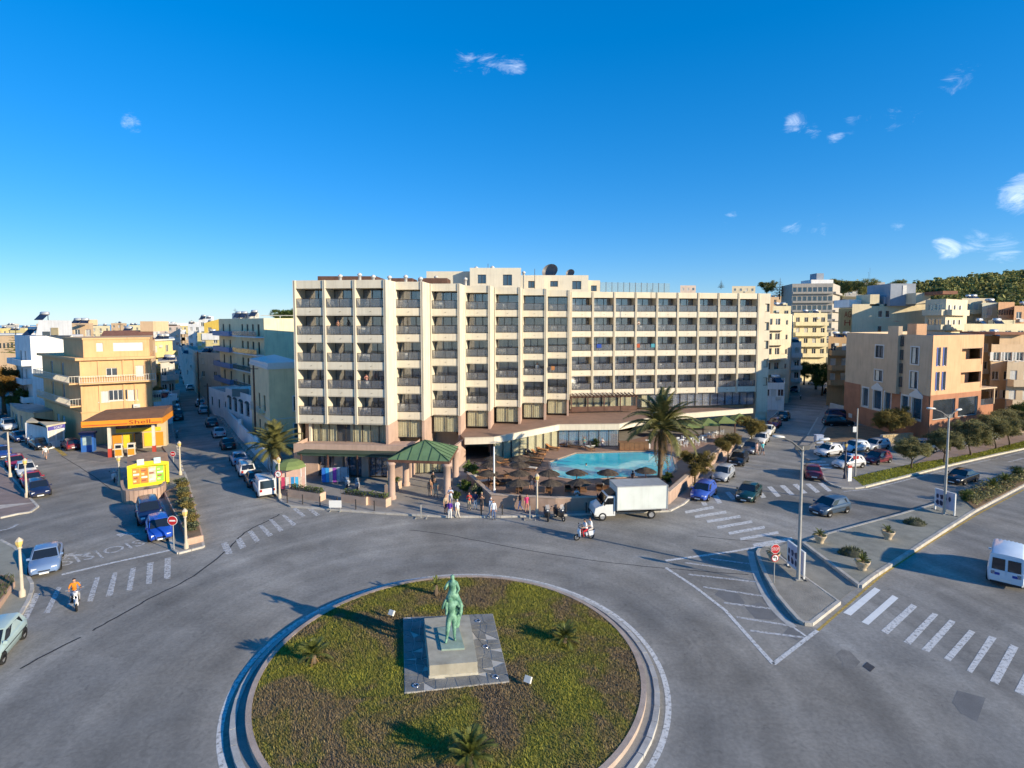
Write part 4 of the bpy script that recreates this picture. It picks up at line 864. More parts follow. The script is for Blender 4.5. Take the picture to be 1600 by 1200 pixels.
ob('windscreen', MB().add([(1.95,-.8,2.06),(1.95,.8,2.06),(2.415,.84,1.39),(2.415,-.84,1.39)],[(0,3,2,1)]).add([(1.98,-.8,2.07),(1.98,.8,2.07),(2.44,.84,1.39),(2.44,-.84,1.39)],[(0,3,2,1),(0,1,2,3)]), CAR_GLASS, truck)
for s in (1,-1):
    ob('side_window', MB().add([(1.42,s*.936,1.42),(2.28,s*.936,1.42),(1.92,s*.936,1.98),(1.42,s*.936,1.98)],[(0,1,2,3),(3,2,1,0)]), CAR_GLASS, truck)
    ob('mirror', MB().box(2.2,min(s*1.0,s*1.16),1.4,2.28,max(s*1.0,s*1.16),1.75), CAR_DARK, truck)
    ob('headlight', MB().box(3.0,s*.62-.14,.66,3.09,s*.62+.14,.82), CAR_LAMP, truck); ob('tail_light', MB().box(-3.39,s*.85-.1,.78,-3.35,s*.85+.1,.9), CAR_TAIL, truck)
    ob('door_line', MB().box(1.38,s*.934-.002,.55,1.41,s*.934+.002,1.98), CAR_DARK, truck)
ob('roof_deflector', MB().add([(1.2,-.75,2.12),(1.2,.75,2.12),(1.8,.75,2.14),(1.8,-.75,2.14),(1.2,-.75,2.42),(1.2,.75,2.42)],[(0,1,5,4),(4,5,2,3),(0,4,3),(1,2,5)]), CAR_DARK, truck)
ob('bumper', MB().box(2.9,-.93,.36,3.12,.93,.56), CAR_DARK, truck); ob('chassis', MB().box(-3.1,-.4,.5,1.3,.4,.9), CAR_DARK, truck); ob('number_plate', MB().box(3.12,-.25,.4,3.13,.25,.52), CAR_PLATE, truck)
cm_ = cached(('car','suv'), lambda: car_meshes('suv'))
for x in (2.35,-2.0):
    for s in (.85,-.85): w_ = ob('wheel', cm_['tyre'], [CAR_TYRE], truck, (x,s,.37), objmat=True); ob('rim', cm_['rim'], [CAR_RIM], w_, objmat=True)
# ---------------- motorcycles and scooters
def wheel_mesh(r, t=.05):
    m = MB(); pts = [(r*.86*math.cos(q*6.28318/14),0,r*.86*math.sin(q*6.28318/14)) for q in range(15)]; m.tube(pts, t, 6, 0, False); return m
def spokes(r):
    m = MB().lathe([(.05,-.05),(.05,.05)],8)
    m = MB()
    for q in range(8): a_ = q*math.pi/8; m.tube([(-r*.8*math.cos(a_),0,-r*.8*math.sin(a_)),(r*.8*math.cos(a_),0,r*.8*math.sin(a_))],.012,4)
    return m
def scooter(loc, rz, label, c, cn, group=None):
    t = thing('scooter', label, 'scooter', (loc[0],loc[1],loc[2]), rz, group); pt = paint(cn, c)
    for x in (.62,-.6): w_ = ob('wheel', cached('sw', lambda: wheel_mesh(.25,.055).mesh('wheel')), [CAR_TYRE], t, (x,0,.25)); ob('rim', cached('ssp', lambda: spokes(.25).mesh('rim')), [CAR_RIM], w_)
    ob('front_shield', cached('sfs', lambda: MB().add([(.38,-.2,.3),(.38,.2,.3),(.50,.24,.75),(.42,.16,.98),(.42,-.16,.98),(.50,-.24,.75),(.55,0,.35),(.62,0,.8)],[(0,6,7,5),(6,1,2,7),(5,7,4),(7,2,3),(7,3,4),(0,5,4,3,2,1)]).mesh('front_shield')), [pt], t, objmat=True)
    ob('body', cached('sbd', lambda: MB().add([(-.85,-.1,.72),(-.85,.1,.72),(-.3,.18,.68),(-.05,.17,.6),(-.05,-.17,.6),(-.3,-.18,.68),(-.7,-.16,.36),(-.7,.16,.36),(-.1,.15,.32),(-.1,-.15,.32)],[(0,1,2,5),(5,2,3,4),(0,6,7,1),(6,9,8,7),(9,4,3,8),(0,5,6),(5,9,6),(5,4,9),(1,7,2),(2,7,8),(2,8,3)]).mesh('body')), [pt], t, objmat=True)
    ob('floorboard', cached('sfl', lambda: MB().box(-.12,-.16,.28,.42,.16,.35).mesh('floorboard')), [CAR_DARK], t)
    ob('seat', cached('sse', lambda: MB().add([(-.82,-.11,.74),(-.82,.11,.74),(-.02,.13,.68),(-.02,-.13,.68),(-.78,-.09,.86),(-.78,.09,.86),(-.1,.1,.78),(-.1,-.1,.78)],[(4,7,6,5),(0,3,7,4),(1,5,6,2),(0,4,5,1),(3,2,6,7)]).mesh('seat')), [CAR_DARK], t)
    ob('handlebar', cached('shb', lambda: MB().tube([(.38,-.34,1.04),(.44,-.12,1.0),(.44,.12,1.0),(.38,.34,1.04)],.025,6).tube([(.62,.06,.25),(.44,.03,.98)],.03,5).obox((.34,.36,1.2),(.03,.12,.08)).obox((.34,-.36,1.2),(.03,.12,.08)).mesh('handlebar')), [CAR_DARK], t)
    ob('headlight', cached('shl', lambda: MB().obox((.5,0,.92),(.06,.16,.1)).mesh('headlight')), [CAR_LAMP], t)
    ob('windshield', cached('sws', lambda: MB().add([(.46,-.2,1.0),(.46,.2,1.0),(.34,.16,1.38),(.34,-.16,1.38)],[(0,1,2,3)]).mesh('windshield')), [M('clear_screen',(.5,.55,.6),.1,0,alpha=.35)], t)
    return t
def motorbike(loc, rz, label, c, cn, group=None):
    t = thing('motorcycle', label, 'motorcycle', (loc[0],loc[1],loc[2]), rz, group); pt = paint(cn, c)
    for x in (.70,-.66): w_ = ob('wheel', cached('mw', lambda: wheel_mesh(.32,.055).mesh('wheel')), [CAR_TYRE], t, (x,0,.32)); ob('rim', cached('msp', lambda: spokes(.32).mesh('rim')), [CAR_RIM], w_)
    ob('fuel_tank', cached('mft', lambda: MB().lathe([(.01,-.28),(.13,-.2),(.17,0),(.12,.22),(.01,.28)],8).mesh('fuel_tank')), [pt], t, (.08,0,.86), objmat=True).rotation_euler = (0, R(80), 0)
    ob('frame', cached('mfr', lambda: MB().tube([(-.66,.09,.32),(-.2,.1,.42),(.2,.08,.4),(.36,.03,.9)],.035,5).tube([(-.66,-.09,.32),(-.2,-.1,.42),(.2,-.08,.4),(.36,-.03,.9)],.035,5).mesh('frame')), [CAR_CHROME], t)
    ob('engine', cached('men', lambda: MB().obox((.03,0,.5),(.42,.3,.34)).tube([(.15,-.16,.45),(-.2,-.2,.34),(-.75,-.2,.42)],.05,6).mesh('engine')), [CAR_DARK], t)
    ob('seat', cached('mse', lambda: MB().obox((-.4,0,.83),(.7,.24,.1),0,0,ry=.1).mesh('seat')), [CAR_DARK], t)
    ob('mudguard', cached('mmg', lambda: MB().tube([(-.4,0,.78),(-.75,0,.78),(-.98,0,.66)],.09,6).tube([(.55,0,.66),(.75,0,.70),(.95,0,.60)],.07,6).mesh('mudguard')), [pt], t, objmat=True)
    ob('handlebar', cached('mhb', lambda: MB().tube([(.22,-.38,1.08),(.36,-.15,1.05),(.36,.15,1.05),(.22,.38,1.08)],.022,6).tube([(.7,.08,.32),(.4,.07,1.02)],.03,5).tube([(.7,-.08,.32),(.4,-.07,1.02)],.03,5).obox((.28,.38,1.22),(.03,.12,.08)).obox((.28,-.38,1.22),(.03,.12,.08)).mesh('handlebar')), [CAR_CHROME], t)
    ob('headlight', cached('mhl', lambda: MB().lathe([(.01,-.1),(.09,-.06),(.1,.05),(.01,.06)],8).mesh('headlight')), [CAR_LAMP], t, (.5,0,.95)).rotation_euler = (0,R(90),0)
    return t
def gp(a): return G(*a)
def hdg(a, b): d = G(*b)-G(*a); return math.atan2(d.y,d.x)
bk = motorbike(gp((118,948)), hdg((118,948),(122,966)), 'white motorcycle ridden towards the roundabout by a man in orange', (.6,.6,.6), 'bike_white')
sc2 = scooter(gp((913,843)), hdg((925,842),(900,845)), 'white scooter carrying two riders past the box truck', (.62,.65,.7), 'scooter_white')
scooter(gp((854,811)), hdg((848,800),(858,818)), 'black scooter parked left of its twin beside the lamp post by the pool wall', (.02,.02,.022), 'scooter_black')
scooter(gp((874,811)), hdg((866,806),(884,816)), 'black scooter parked nearer the truck in front of the pool wall', (.02,.02,.022), 'scooter_black')
gm = 'motorcycles parked beside the filling station'
for p, q, lab, c, cn in [((238,683),(232,690),'grey motorcycle, leftmost of the cluster beside the filling station',(.2,.2,.22),'bike_grey'),((244,680),(239,688),'silver motorcycle second from the left in the filling station cluster',(.4,.4,.42),'bike_silver'),((250,685),(246,694),'dark motorcycle in the middle of the filling station cluster',(.03,.03,.04),'bike_dark'),((256,682),(253,691),'pale motorcycle fourth in the filling station cluster',(.5,.5,.5),'bike_pale'),((262,692),(260,702),'black motorcycle, nearest the street in the filling station cluster',(.02,.02,.02),'bike_black')]: motorbike(gp(p), hdg(p,q), lab, c, cn, gm)
motorbike(gp((277,683)), hdg((277,683),(276,693)), 'dark motorcycle standing alone at the street edge beside the filling station', (.03,.03,.03), 'bike_black')
scooter(gp((178,752)), hdg((178,752),(182,764)), 'white scooter parked in the shade left of the yellow kiosk', (.55,.56,.6), 'scooter_pale')
scooter(gp((128,702)), hdg((128,702),(127,710)), 'black scooter parked between the blue booth and the dark red car', (.03,.03,.03), 'scooter_black')
scooter(gp((93,690)), hdg((93,690),(103,688)), 'silver scooter parked beside the small snack shop', (.4,.41,.43), 'scooter_silver')
motorbike(gp((43,695)), hdg((43,695),(50,698)), 'motorcycle parked between black sedan and navy car', (.2,.05,.05), 'bike_red')
scooter(gp((544,762)), hdg((544,762),(538,772)), 'silver scooter displayed outside the hotel shops, left one', (.35,.36,.38), 'scooter_grey')
scooter(gp((559,766)), hdg((559,766),(556,776)), 'grey scooter displayed outside the hotel shops, right one', (.3,.3,.32), 'scooter_grey2')
motorbike(gp((1251,624)), hdg((1251,624),(1248,632)), 'motorcycle riding far up the side street beside the hotel', (.05,.05,.05), 'bike_black')
# ============================================================ people: one skinned body per pose, coloured by body zone
SKIN = M('skin', (.48,.27,.18), .6, .08, 6); SHOE = M('shoe_dark', (.06,.05,.045), .7, .1, 5)
def hand(J, R_, E, Z, wrist, dirv, side, curl=.35):
    """palm and five separate fingers with a knuckle bend, thumb off the side of the palm"""
    d = dirv.normalized(); u = d.cross(side).normalized(); s = side.normalized(); w = J.index(wrist) if wrist in J else None
    palm = len(J); J.append(wrist + d*.085); R_.append(.030); E.append((w,palm)); Z.append('skin')
    for k, (o, l) in enumerate([(-.030,.066),(-.010,.078),(.010,.072),(.029,.056)]):
        a = len(J); J.append(wrist + d*.105 + s*o); R_.append(.0095); E.append((palm,a)); Z.append('skin')
        b = len(J); J.append(J[a] + d*l*.55 + u*l*curl*.3); R_.append(.009); E.append((a,b)); Z.append('skin')
        c = len(J); J.append(J[b] + d*l*.35 + u*l*curl); R_.append(.008); E.append((b,c)); Z.append('skin')
    a = len(J); J.append(wrist + d*.04 - s*.045 + u*.01); R_.append(.011); E.append((w,a)); Z.append('skin')
    b = len(J); J.append(J[a] + d*.045 - s*.018 + u*.012); R_.append(.009); E.append((a,b)); Z.append('skin')
def body_mesh(pose, short_sleeve=True, shorts=False, skirt=False):
    """faces +x; z up; returns a mesh with zones skin, top, bottom, shoe, hair"""
    V = Vector; J = []; R_ = []; E = []; Z = []
    def add(p, r, par, zone):
        J.append(V(p)); R_.append(r); i = len(J)-1
        if par is not None: E.append((par,i)); Z.append(zone)
        return i
    sit = pose == 'ride'; hz = .92 if not sit else .80
    lean = {'stand':.0,'walk':.04,'ride':.10,'bent':.02,'sit':-.05}.get(pose, 0)
    pel = add((0,0,hz),.135,None,'bottom')
    wa = add((lean*.4,0,hz+.16),.125,pel,'top'); ch = add((lean*.9,0,hz+.36),.145,wa,'top'); sh = add((lean*1.2,0,hz+.49),.105,ch,'top')
    nk = add((lean*1.35,0,hz+.575),.052,sh,'skin'); h0 = add((lean*1.5+.012,0,hz+.66),.082,nk,'skin'); h1 = add((lean*1.55+.005,0,hz+.755),.098,h0,'head'); h2 = add((lean*1.55-.005,0,hz+.815),.07,h1,'hair')
    add((lean*1.55+.105,0,hz+.70),.018,h0,'skin')                                   # nose
    sy = .175
    for s in (1,-1):
        s0 = add((lean*1.2,s*sy,hz+.475),.066,sh,'top')
        if pose == 'stand': el, wr_, dv = (-.02,s*.235,hz+.20), (.05,s*.25,hz-.04), V((.12,0,-1))
        elif pose == 'bent': el, wr_, dv = (.0,s*.245,hz+.21), (.2,s*.11,hz+.27+.12*(s>0)), V((.6,-s*.5,.5))
        elif pose == 'walk': el, wr_, dv = (-.05*s,s*.235,hz+.21), (.14*-s+.06,s*.25,hz-.01), V((.3*-s,0,-1))
        else: el, wr_, dv = (.2,s*.27,hz+.26), (.44,s*.3,hz+.26), V((1,-s*.1,0))
        e = add(el,.047,s0,'sleeve'); w = add(wr_,.031,e,'forearm'); hand(J,R_,E,Z,J[w],dv,V((0,s*1.0,0)) if pose!='bent' else V((0,0,1)))
        hp_ = add((0,s*.095,hz-.05),.105,pel,'bottom')
        if sit: kn, an, toe = (.40,s*.19,hz-.10), (.30,s*.2,hz-.50), (.46,s*.2,hz-.56)
        elif pose == 'walk': kn, an, toe = (.10 if s>0 else .04,s*.10,.49), (.20 if s>0 else -.24,s*.10,.09 if s>0 else .14), (.36 if s>0 else -.12,s*.11,.04)
        else: kn, an, toe = (.02,s*.105,.49), (-.02,s*.115,.085), (.13,s*.13,.035)
        k = add(kn,.068,hp_,'thigh'); a_ = add(an,.042,k,'calf'); t_ = add(toe,.036,a_,'shoe')
    me = bpy.data.meshes.new('person'); me.from_pydata([tuple(p) for p in J], E, []); o = bpy.data.objects.new('person_build', me); col.objects.link(o)
    sk = o.modifiers.new('skin','SKIN'); sk.use_smooth_shade = True; sd_ = o.modifiers.new('sub','SUBSURF'); sd_.levels = 1; sd_.render_levels = 1
    for i, v in enumerate(me.skin_vertices[0].data): v.radius = (R_[i]*(1 if i > 3 else .86), R_[i]*(1 if i > 3 else 1.18)); v.use_root = (i == 0)
    dg = bpy.context.evaluated_depsgraph_get(); dg.update(); out = bpy.data.meshes.new_from_object(o.evaluated_get(dg)); col.objects.unlink(o); bpy.data.objects.remove(o)
    mi = {'skin':0,'top':1,'bottom':2,'shoe':3,'hair':4}
    zmap = {'sleeve':'top','forearm':'skin' if short_sleeve else 'top','thigh':'bottom','calf':'skin' if shorts else 'bottom'}
    seg_ = [(J[a],J[b],z) for (a,b),z in zip(E,Z)]
    for _ in range(5): out.materials.append(None)
    for p in out.polygons:
        c = p.center; best = None; bd = 9
        for a, b, z in seg_:
            ab = b-a; t = max(0,min(1,(c-a).dot(ab)/max(1e-9,ab.length_squared))); d = (c-(a+ab*t)).length
            if d < bd: bd = d; best = z
        if best == 'head': best = 'hair' if (c.x < J[h1].x+.02 or c.z > J[h1].z+.05) else 'skin'
        p.material_index = mi[zmap.get(best,best)]; p.use_smooth = True
    return out
POSES = {}
def person(pose, loc, rz, label, top, bottom, hair=(.03,.02,.015), short=True, shorts=False, h=1.0, group=None):
    key = (pose,short,shorts)
    if key not in POSES: POSES[key] = body_mesh(*key)
    mt = lambda n, c: M('cloth_%s_%02d%02d%02d' % (n,int(c[0]*99),int(c[1]*99),int(c[2]*99)), c, .9, .12, 8)
    o = ob('person', POSES[key], [SKIN, mt('t',top), mt('b',bottom), SHOE, mt('h',hair)], None, (loc[0],loc[1],loc[2]), rz, label, 'person', group, objmat=True); o.scale = (h,h,h); return o
cream=(.62,.56,.46); wht=(.72,.72,.70); drk=(.025,.025,.03); purple=(.12,.03,.30); beige=(.42,.33,.22); denim=(.08,.13,.26); pink=(.62,.05,.16); redc=(.45,.03,.03)
GP = 'people waiting outside the hotel entrance'
PZ = .14
def pp(a, z=PZ): return G(a[0], a[1], z)
person('stand', pp((672,775)), -1.2, 'woman in a tan dress standing under the entrance canopy', (.40,.22,.13),(.40,.22,.13),(.16,.09,.04),True,True,.96,GP)
person('walk', pp((681,778)), -1.0, 'woman in a pale top and shorts walking out from the entrance canopy', (.5,.4,.3),(.45,.38,.28),(.2,.12,.05),True,True,.97,GP)
person('stand', pp((677,764)), -1.9, 'man in black standing deepest under the entrance canopy', drk, drk,(.4,.38,.36),True,False,1.0,GP)
person('stand', pp((696,803)), -.6, 'man in a beige shirt and dark shorts, leftmost at the kerb group', beige, (.05,.05,.08),(.1,.07,.05),True,True,1.0,GP)
person('bent', pp((704,790)), -1.6, 'man in a light blue shirt behind the kerb group', (.50,.58,.70), (.5,.5,.52),(.3,.28,.26),True,False,1.02,GP)
person('stand', pp((703,811),0), 1.4, 'person in a purple top and white trousers at the road edge', purple, wht,(.25,.16,.08),True,False,.95,GP)
person('walk', pp((715,810),0), 2.2, 'person in a white shirt and cream trousers at the road edge beside the purple top', wht, cream,(.4,.36,.3),True,False,.98,GP)
person('bent', pp((733,797)), -1.4, 'woman in a red top and beige trousers left of the three by the planting', redc, beige,(.12,.06,.03),True,False,.95,GP)
person('stand', pp((743,796)), -1.6, 'woman in a navy top and white trousers in the middle by the planting', (.02,.03,.09), wht,(.05,.03,.02),True,False,.95,GP)
person('bent', pp((753,798)), -1.8, 'woman in a patterned black dress right of the three by the planting', (.06,.05,.05), (.1,.08,.07),(.5,.4,.2),True,True,.99,GP)
person('walk', pp((766,808)), -.4, 'person in a white cap and pale blue top at the kerb', (.55,.62,.72), (.4,.42,.45),(.75,.75,.72),True,False,1.0,GP)
person('stand', pp((771,812),0), -1.3, 'person in a pale jacket and blue jeans standing on the road edge', (.62,.66,.72), denim,(.12,.07,.04),False,False,1.0,GP)
person('walk', pp((813,798)), 2.9, 'woman in a brown top and lavender trousers walking left beside the pool wall', (.12,.06,.05), (.42,.40,.60),(.05,.03,.02),True,False,.96)
person('stand', pp((823,801)), -1.4, 'woman in a bright pink top beside the pool wall', pink, (.4,.16,.14),(.08,.04,.02),True,True,.96)
person('bent', pp((901,791)), -1.7, 'man in a white shirt and grey trousers standing against the pool wall', wht, (.14,.16,.2),(.03,.02,.02),True,False,1.0)
person('walk', pp((72,718),0), -1.2, 'person in white walking across the road on the far left', wht, (.25,.2,.18),(.06,.04,.03),True,True,1.0)
person('walk', pp((1182,711),0), -1.1, 'woman in a pale pink dress walking beside the parked white car', (.6,.42,.38), (.55,.4,.36),(.06,.04,.03),True,True,.95)
person('walk', pp((1191,711),0), -1.3, 'man in a turquoise shirt walking beside the parked white car', (.12,.45,.50), (.03,.05,.10),(.05,.04,.03),True,True,1.0)
person('stand', pp((1322,748)), 1.5, 'man in dark clothes standing behind the small sign on the taxi corner', (.04,.04,.05), (.05,.05,.06),(.03,.02,.02),False,False,1.0)
def ride(t, x, z, label, top, bottom, hair, short=True):
    m = Matrix.Rotation(t.rotation_euler.z,4,'Z'); p = m @ Vector((x,0,0)); return person('ride',(t.location.x+p.x,t.location.y+p.y,z),t.rotation_euler.z,label,top,bottom,hair,short,False,1.0)
r1 = ride(bk,-.28,.10,'motorcyclist in an orange top riding the white motorcycle',(.62,.20,.015),(.3,.29,.3),(.03,.02,.02))
ride(sc2,-.18,.02,'scooter driver in a black helmet and red shorts',(.6,.62,.66),(.45,.02,.03),(.02,.02,.02))
ride(sc2,-.62,.10,'passenger in a white top riding behind the scooter driver',wht,(.5,.45,.42),(.1,.05,.03))
# balcony guests
def on_balcony(px_, py_, Y, label, top, pose='stand'): 
    p = AT(px_,py_,Y); person(pose,(p.x,p.y,p.z),-1.5,label,top,(.05,.05,.08),(.1,.05,.03))
# ============================================================ statue and planting of the roundabout
PAV = M('flagstone', (.20,.20,.19), .85, .3, 1.1, bump=.3, bsc=9, fine=.15); MORT = M('mortar', (.46,.44,.40), .9, .15, 2)
paving = thing('statue_paving', 'square of grey crazy paving around the statue pedestal', 'paving'); 
P4 = [Vector(p) for p in PLINTH]
ob('mortar_bed', MB().prism(PLINTH, .3, .72), MORT, paving)
def bq(u, v): return P4[0].lerp(P4[1],u).lerp(P4[3].lerp(P4[2],u), v)
NU, NV = 10, 10; jit = {}
for i in range(NU+1):
    for j in range(NV+1):
        e = (0 < i < NU, 0 < j < NV); jit[i,j] = bq(i/NU + (rnd.uniform(-.038,.038) if e[0] else 0), j/NV + (rnd.uniform(-.038,.038) if e[1] else 0))
for i in range(NU):
    for j in range(NV):
        q = [jit[i,j],jit[i+1,j],jit[i+1,j+1],jit[i,j+1]]; c = sum(q, Vector((0,0)))/4
        if rnd.random() < .3: q = q[:3] if rnd.random()<.5 else [q[0],q[1].lerp(q[2],.4),q[2],q[3]]
        m = MB().prism([tuple(c+(p-c)*.93) for p in q], .7, .735+rnd.uniform(0,.012)); ob('flagstone', m, PAV, paving)
PED = [G2(671,1040,1.34), G2(746,1034,1.34), G2(733,961,1.34), G2(663,966,1.34)]
W_PED = M('pedestal_stone', (.40,.365,.285), .85, .2, .9, streak=.3, bump=.2)
ped = thing('pedestal', 'low rectangular stone pedestal carrying the green statue', 'pedestal')
ob('block', MB().prism(PED, .7, 1.34), W_PED, ped); oc = outset(PED,.07); ob('base_course', MB().prism([tuple(p) for p in oc], .7, .86), M('pedestal_pale', (.50,.46,.36), .85, .2, 2, bump=.2), ped)
VERD = M('verdigris', (.05,.16,.105), .65, .3, 4.0, c2=(.25,.46,.32), bump=.5, bsc=14)
st = thing('statue', 'green bronze statue of a striding man carrying another figure on his shoulders', 'statue', tuple(G(706,1002,1.34)), 0)
slab = [Vector(G2(690,1017,1.34)),Vector(G2(726,1015,1.34)),Vector(G2(716,979,1.34)),Vector(G2(683,983,1.34))]
ob('bronze_slab', MB().prism([tuple(p-Vector((st.location.x,st.location.y))) for p in slab], 0, .08), M('verdigris_pale', (.28,.36,.30), .7, .2, 2), st)
def skinned(name, nodes, edges, mats, parent, lv=2):
    me = bpy.data.meshes.new(name); me.from_pydata([n[0] for n in nodes], edges, []); o = bpy.data.objects.new(name+'_b', me); col.objects.link(o)
    o.modifiers.new('s','SKIN').use_smooth_shade = True; s_ = o.modifiers.new('u','SUBSURF'); s_.levels = lv; s_.render_levels = lv
    for i, v in enumerate(me.skin_vertices[0].data): r = nodes[i][1]*1.04; v.radius = r if isinstance(r,tuple) else (r,r); v.use_root = i == 0
    dg = bpy.context.evaluated_depsgraph_get(); dg.update(); out = bpy.data.meshes.new_from_object(o.evaluated_get(dg)); col.objects.unlink(o); bpy.data.objects.remove(o)
    for p in out.polygons: p.use_smooth = True
    out.materials.clear(); return ob(name, out, mats, parent)
# lower man strides towards the viewer (-y)
N = [((0,0,1.28),.19),((.0,-.02,1.52),.17),((.0,-.05,1.80),.215),((0,-.05,2.0),.17),((-.03,-.16,2.12),.085),((-.08,-.27,2.26),.12),((-.08,-.29,2.40),.10),
     ((-.13,-.05,1.2),.155),((-.17,-.3,.72),.105),((-.24,-.18,.20),.062),((-.27,-.36,.11),.05),
     ((.13,0,1.2),.155),((.13,-.02,.70),.105),((.12,.06,.2),.062),((.18,-.14,.11),.05),
     ((-.27,-.06,1.98),.1),((-.44,-.16,1.72),.07),((-.34,-.28,2.06),.052),((-.22,-.26,2.28),.05),
     ((.27,-.06,1.98),.1),((.42,.0,1.70),.07),((.30,.02,2.0),.055),((.2,.05,2.2),.05)]
E = [(0,1),(1,2),(2,3),(3,4),(4,5),(5,6),(0,7),(7,8),(8,9),(9,10),(0,11),(11,12),(12,13),(13,14),(3,15),(15,16),(16,17),(17,18),(3,19),(19,20),(20,21),(21,22)]
skinned('striding_figure', N, E, VERD, st)
# figure carried on the shoulders, robe falling behind to the right
N = [((.06,.16,2.22),.2),((.05,.14,2.52),.18),((.04,.1,2.82),.2),((.05,.08,2.98),.13),((.05,.03,3.1),.07),((.05,-.02,3.24),.115),((.05,-.03,3.38),.1),
     ((-.16,.02,2.2),.12),((-.25,-.22,2.02),.085),((-.22,-.22,1.6),.06),((-.24,-.33,1.5),.045),
     ((.27,.1,2.15),.14),((.48,-.02,1.86),.09),((.40,.04,1.45),.06),((.46,-.1,1.36),.045),
     ((-.17,.06,2.92),.085),((-.32,-.1,2.68),.06),((-.26,-.28,2.84),.048),((-.2,-.36,2.98),.045),
     ((.24,.08,2.9),.085),((.36,.1,2.58),.06),((.22,.0,2.38),.05)]
E = [(0,1),(1,2),(2,3),(3,4),(4,5),(5,6),(0,7),(7,8),(8,9),(9,10),(0,11),(11,12),(12,13),(13,14),(3,15),(15,16),(16,17),(17,18),(3,19),(19,20),(20,21)]
skinned('carried_figure', N, E, VERD, st)
N = [((.22,.3,.5),.12),((.2,.34,.9),.2),((.22,.32,1.4),.26),((.2,.28,1.9),.27),((.14,.24,2.3),.2),((.46,.3,1.5),.14),((-.2,.42,.55),.06),((-.16,.36,1.0),.09),((-.12,.3,1.5),.11)]
skinned('robe', N, [(0,1),(1,2),(2,3),(3,4),(2,5),(3,8),(8,7),(7,6)], VERD, st)
SPOTW = M('lamp_white', (.68,.66,.6), .5, .1, 4)
for p, lab in [((612,966),'small white floodlight in the grass left of the statue'),((825,1072),'small white floodlight in the grass right of the statue')]:
    q = G(*p, .62); t = thing('floodlight', lab, 'floodlight', (q.x,q.y,.56)); ob('stake', MB().tube([(0,0,0),(0,0,.3)],.035,6), CAR_DARK, t); o = ob('lamp_head', MB().box(-.16,-.07,-.14,.16,.07,.14), SPOTW, t, (0,0,.38)); o.rotation_euler = (R(-35),0,R(-30))
    ob('lens', MB().box(-.13,.072,-.11,.13,.078,.11), CAR_GLASS, o)
for p, lab in [((650,1071),'round ground light at the front left corner of the statue paving'),((774,1057),'round ground light at the front right corner of the statue paving'),((759,1010),'round ground light midway along the right side of the statue paving'),((747,970),'round ground light at the back right of the statue paving')]:
    q = G(*p,.74); t = thing('ground_light', lab, 'ground light', (q.x,q.y,.745)); ob('ring', MB().lathe([(.09,.0),(.09,.02),(.17,.02),(.17,0)],14), CAR_CHROME, t); ob('lens', MB().lathe([(.01,.012),(.09,.012)],12), CAR_GLASS, t)

# ============================================================ plants
LEAF_CYC = hsv_mat('cycad_leaf', (.11,.13,.035), .35, .5, 2, .15); LEAF_PALM = hsv_mat('palm_leaf', (.14,.14,.055), .4, .55, .8, .2); LEAF_DRY = hsv_mat('dry_palm_leaf', (.26,.17,.075), .3, .7, .8, .2)
LEAF_OLIVE = hsv_mat('olive_leaf', (.21,.20,.095), .45, .65, .7, .2); LEAF_TAM = hsv_mat('tamarisk_leaf', (.19,.155,.055), .45, .7, .8, .25); LEAF_GREEN = hsv_mat('green_leaf', (.075,.115,.03), .45, .6, .8, .22)
LEAF_AUT = hsv_mat('autumn_leaf', (.20,.115,.03), .45, .65, .5, .22); LEAF_PINE = hsv_mat('pine_needle', (.21,.215,.085), .6, .7, .05, .2); LEAF_SUCC = hsv_mat('succulent_leaf', (.10,.115,.065), .35, .6, 2, .1)
BARK = M('bark', (.11,.08,.055), .95, .3, 3, bump=.8, bsc=12); BARKP = M('palm_trunk', (.15,.11,.075), .95, .3, 3, bump=.9, bsc=9)
def frond_mesh(L, droop, ll, n, wid=.03, rise=.4):
    """pinnate frond growing along +x, arching up then drooping"""
    m = MB(); pts = []
    for i in range(9):
        t = i/8; pts.append(Vector((L*t*(1-.12*t*t), 0, rise*L*t - droop*L*t*t)))
    m.tube(pts, [wid*(1-.85*i/8) for i in range(9)], 4, 0, False)
    for i in range(n):
        t = .14+.86*i/(n-1); f = t*8; k = min(7,int(f)); p = pts[k].lerp(pts[k+1], f-k); d = (pts[k+1]-pts[k]).normalized()
        le = ll*(.55+.9*math.sin(math.pi*min(1,t*1.0+.06))*.55)*(1 if t < .9 else .75)
        for s in (1,-1):
            tip = p + d*le*.55 + Vector((0,s*le*.78,-le*.22+rnd.uniform(-.05,.05)*le)); w_ = d*max(.018,ll*.055)
            m.add([p-w_,p+w_,tip],[(0,1,2)])
    return m.mesh('frond')
FR = {'cyc':[frond_mesh(1.0,.55,.24,24,.014,.55),frond_mesh(.9,.35,.24,24,.014,.6)], 'palm':[frond_mesh(1.0,.62,.19,34,.012,.5),frond_mesh(1.0,.9,.19,34,.012,.62),frond_mesh(1.0,.45,.19,34,.012,.55)], 'dry':[frond_mesh(1.0,.9,.13,24,.012,.2)]}
for k, mm in (('cyc',LEAF_CYC),('palm',LEAF_PALM),('dry',LEAF_DRY)):
    for f in FR[k]: f.materials.append(mm)
def rosette(parent, kind, c, n, L, lo, hi, mat=None, seed=0):
    r_ = random.Random(seed)
    for i in range(n):
        o = ob('frond', r_.choice(FR[kind]), None, parent, c); el = lo + (hi-lo)*((i+.5)/n); az = i*2.39996 + r_.uniform(-.25,.25); s = L*r_.uniform(.82,1.1)
        o.rotation_euler = (r_.uniform(-.2,.2), -R(el), az); o.scale = (s,s,s)
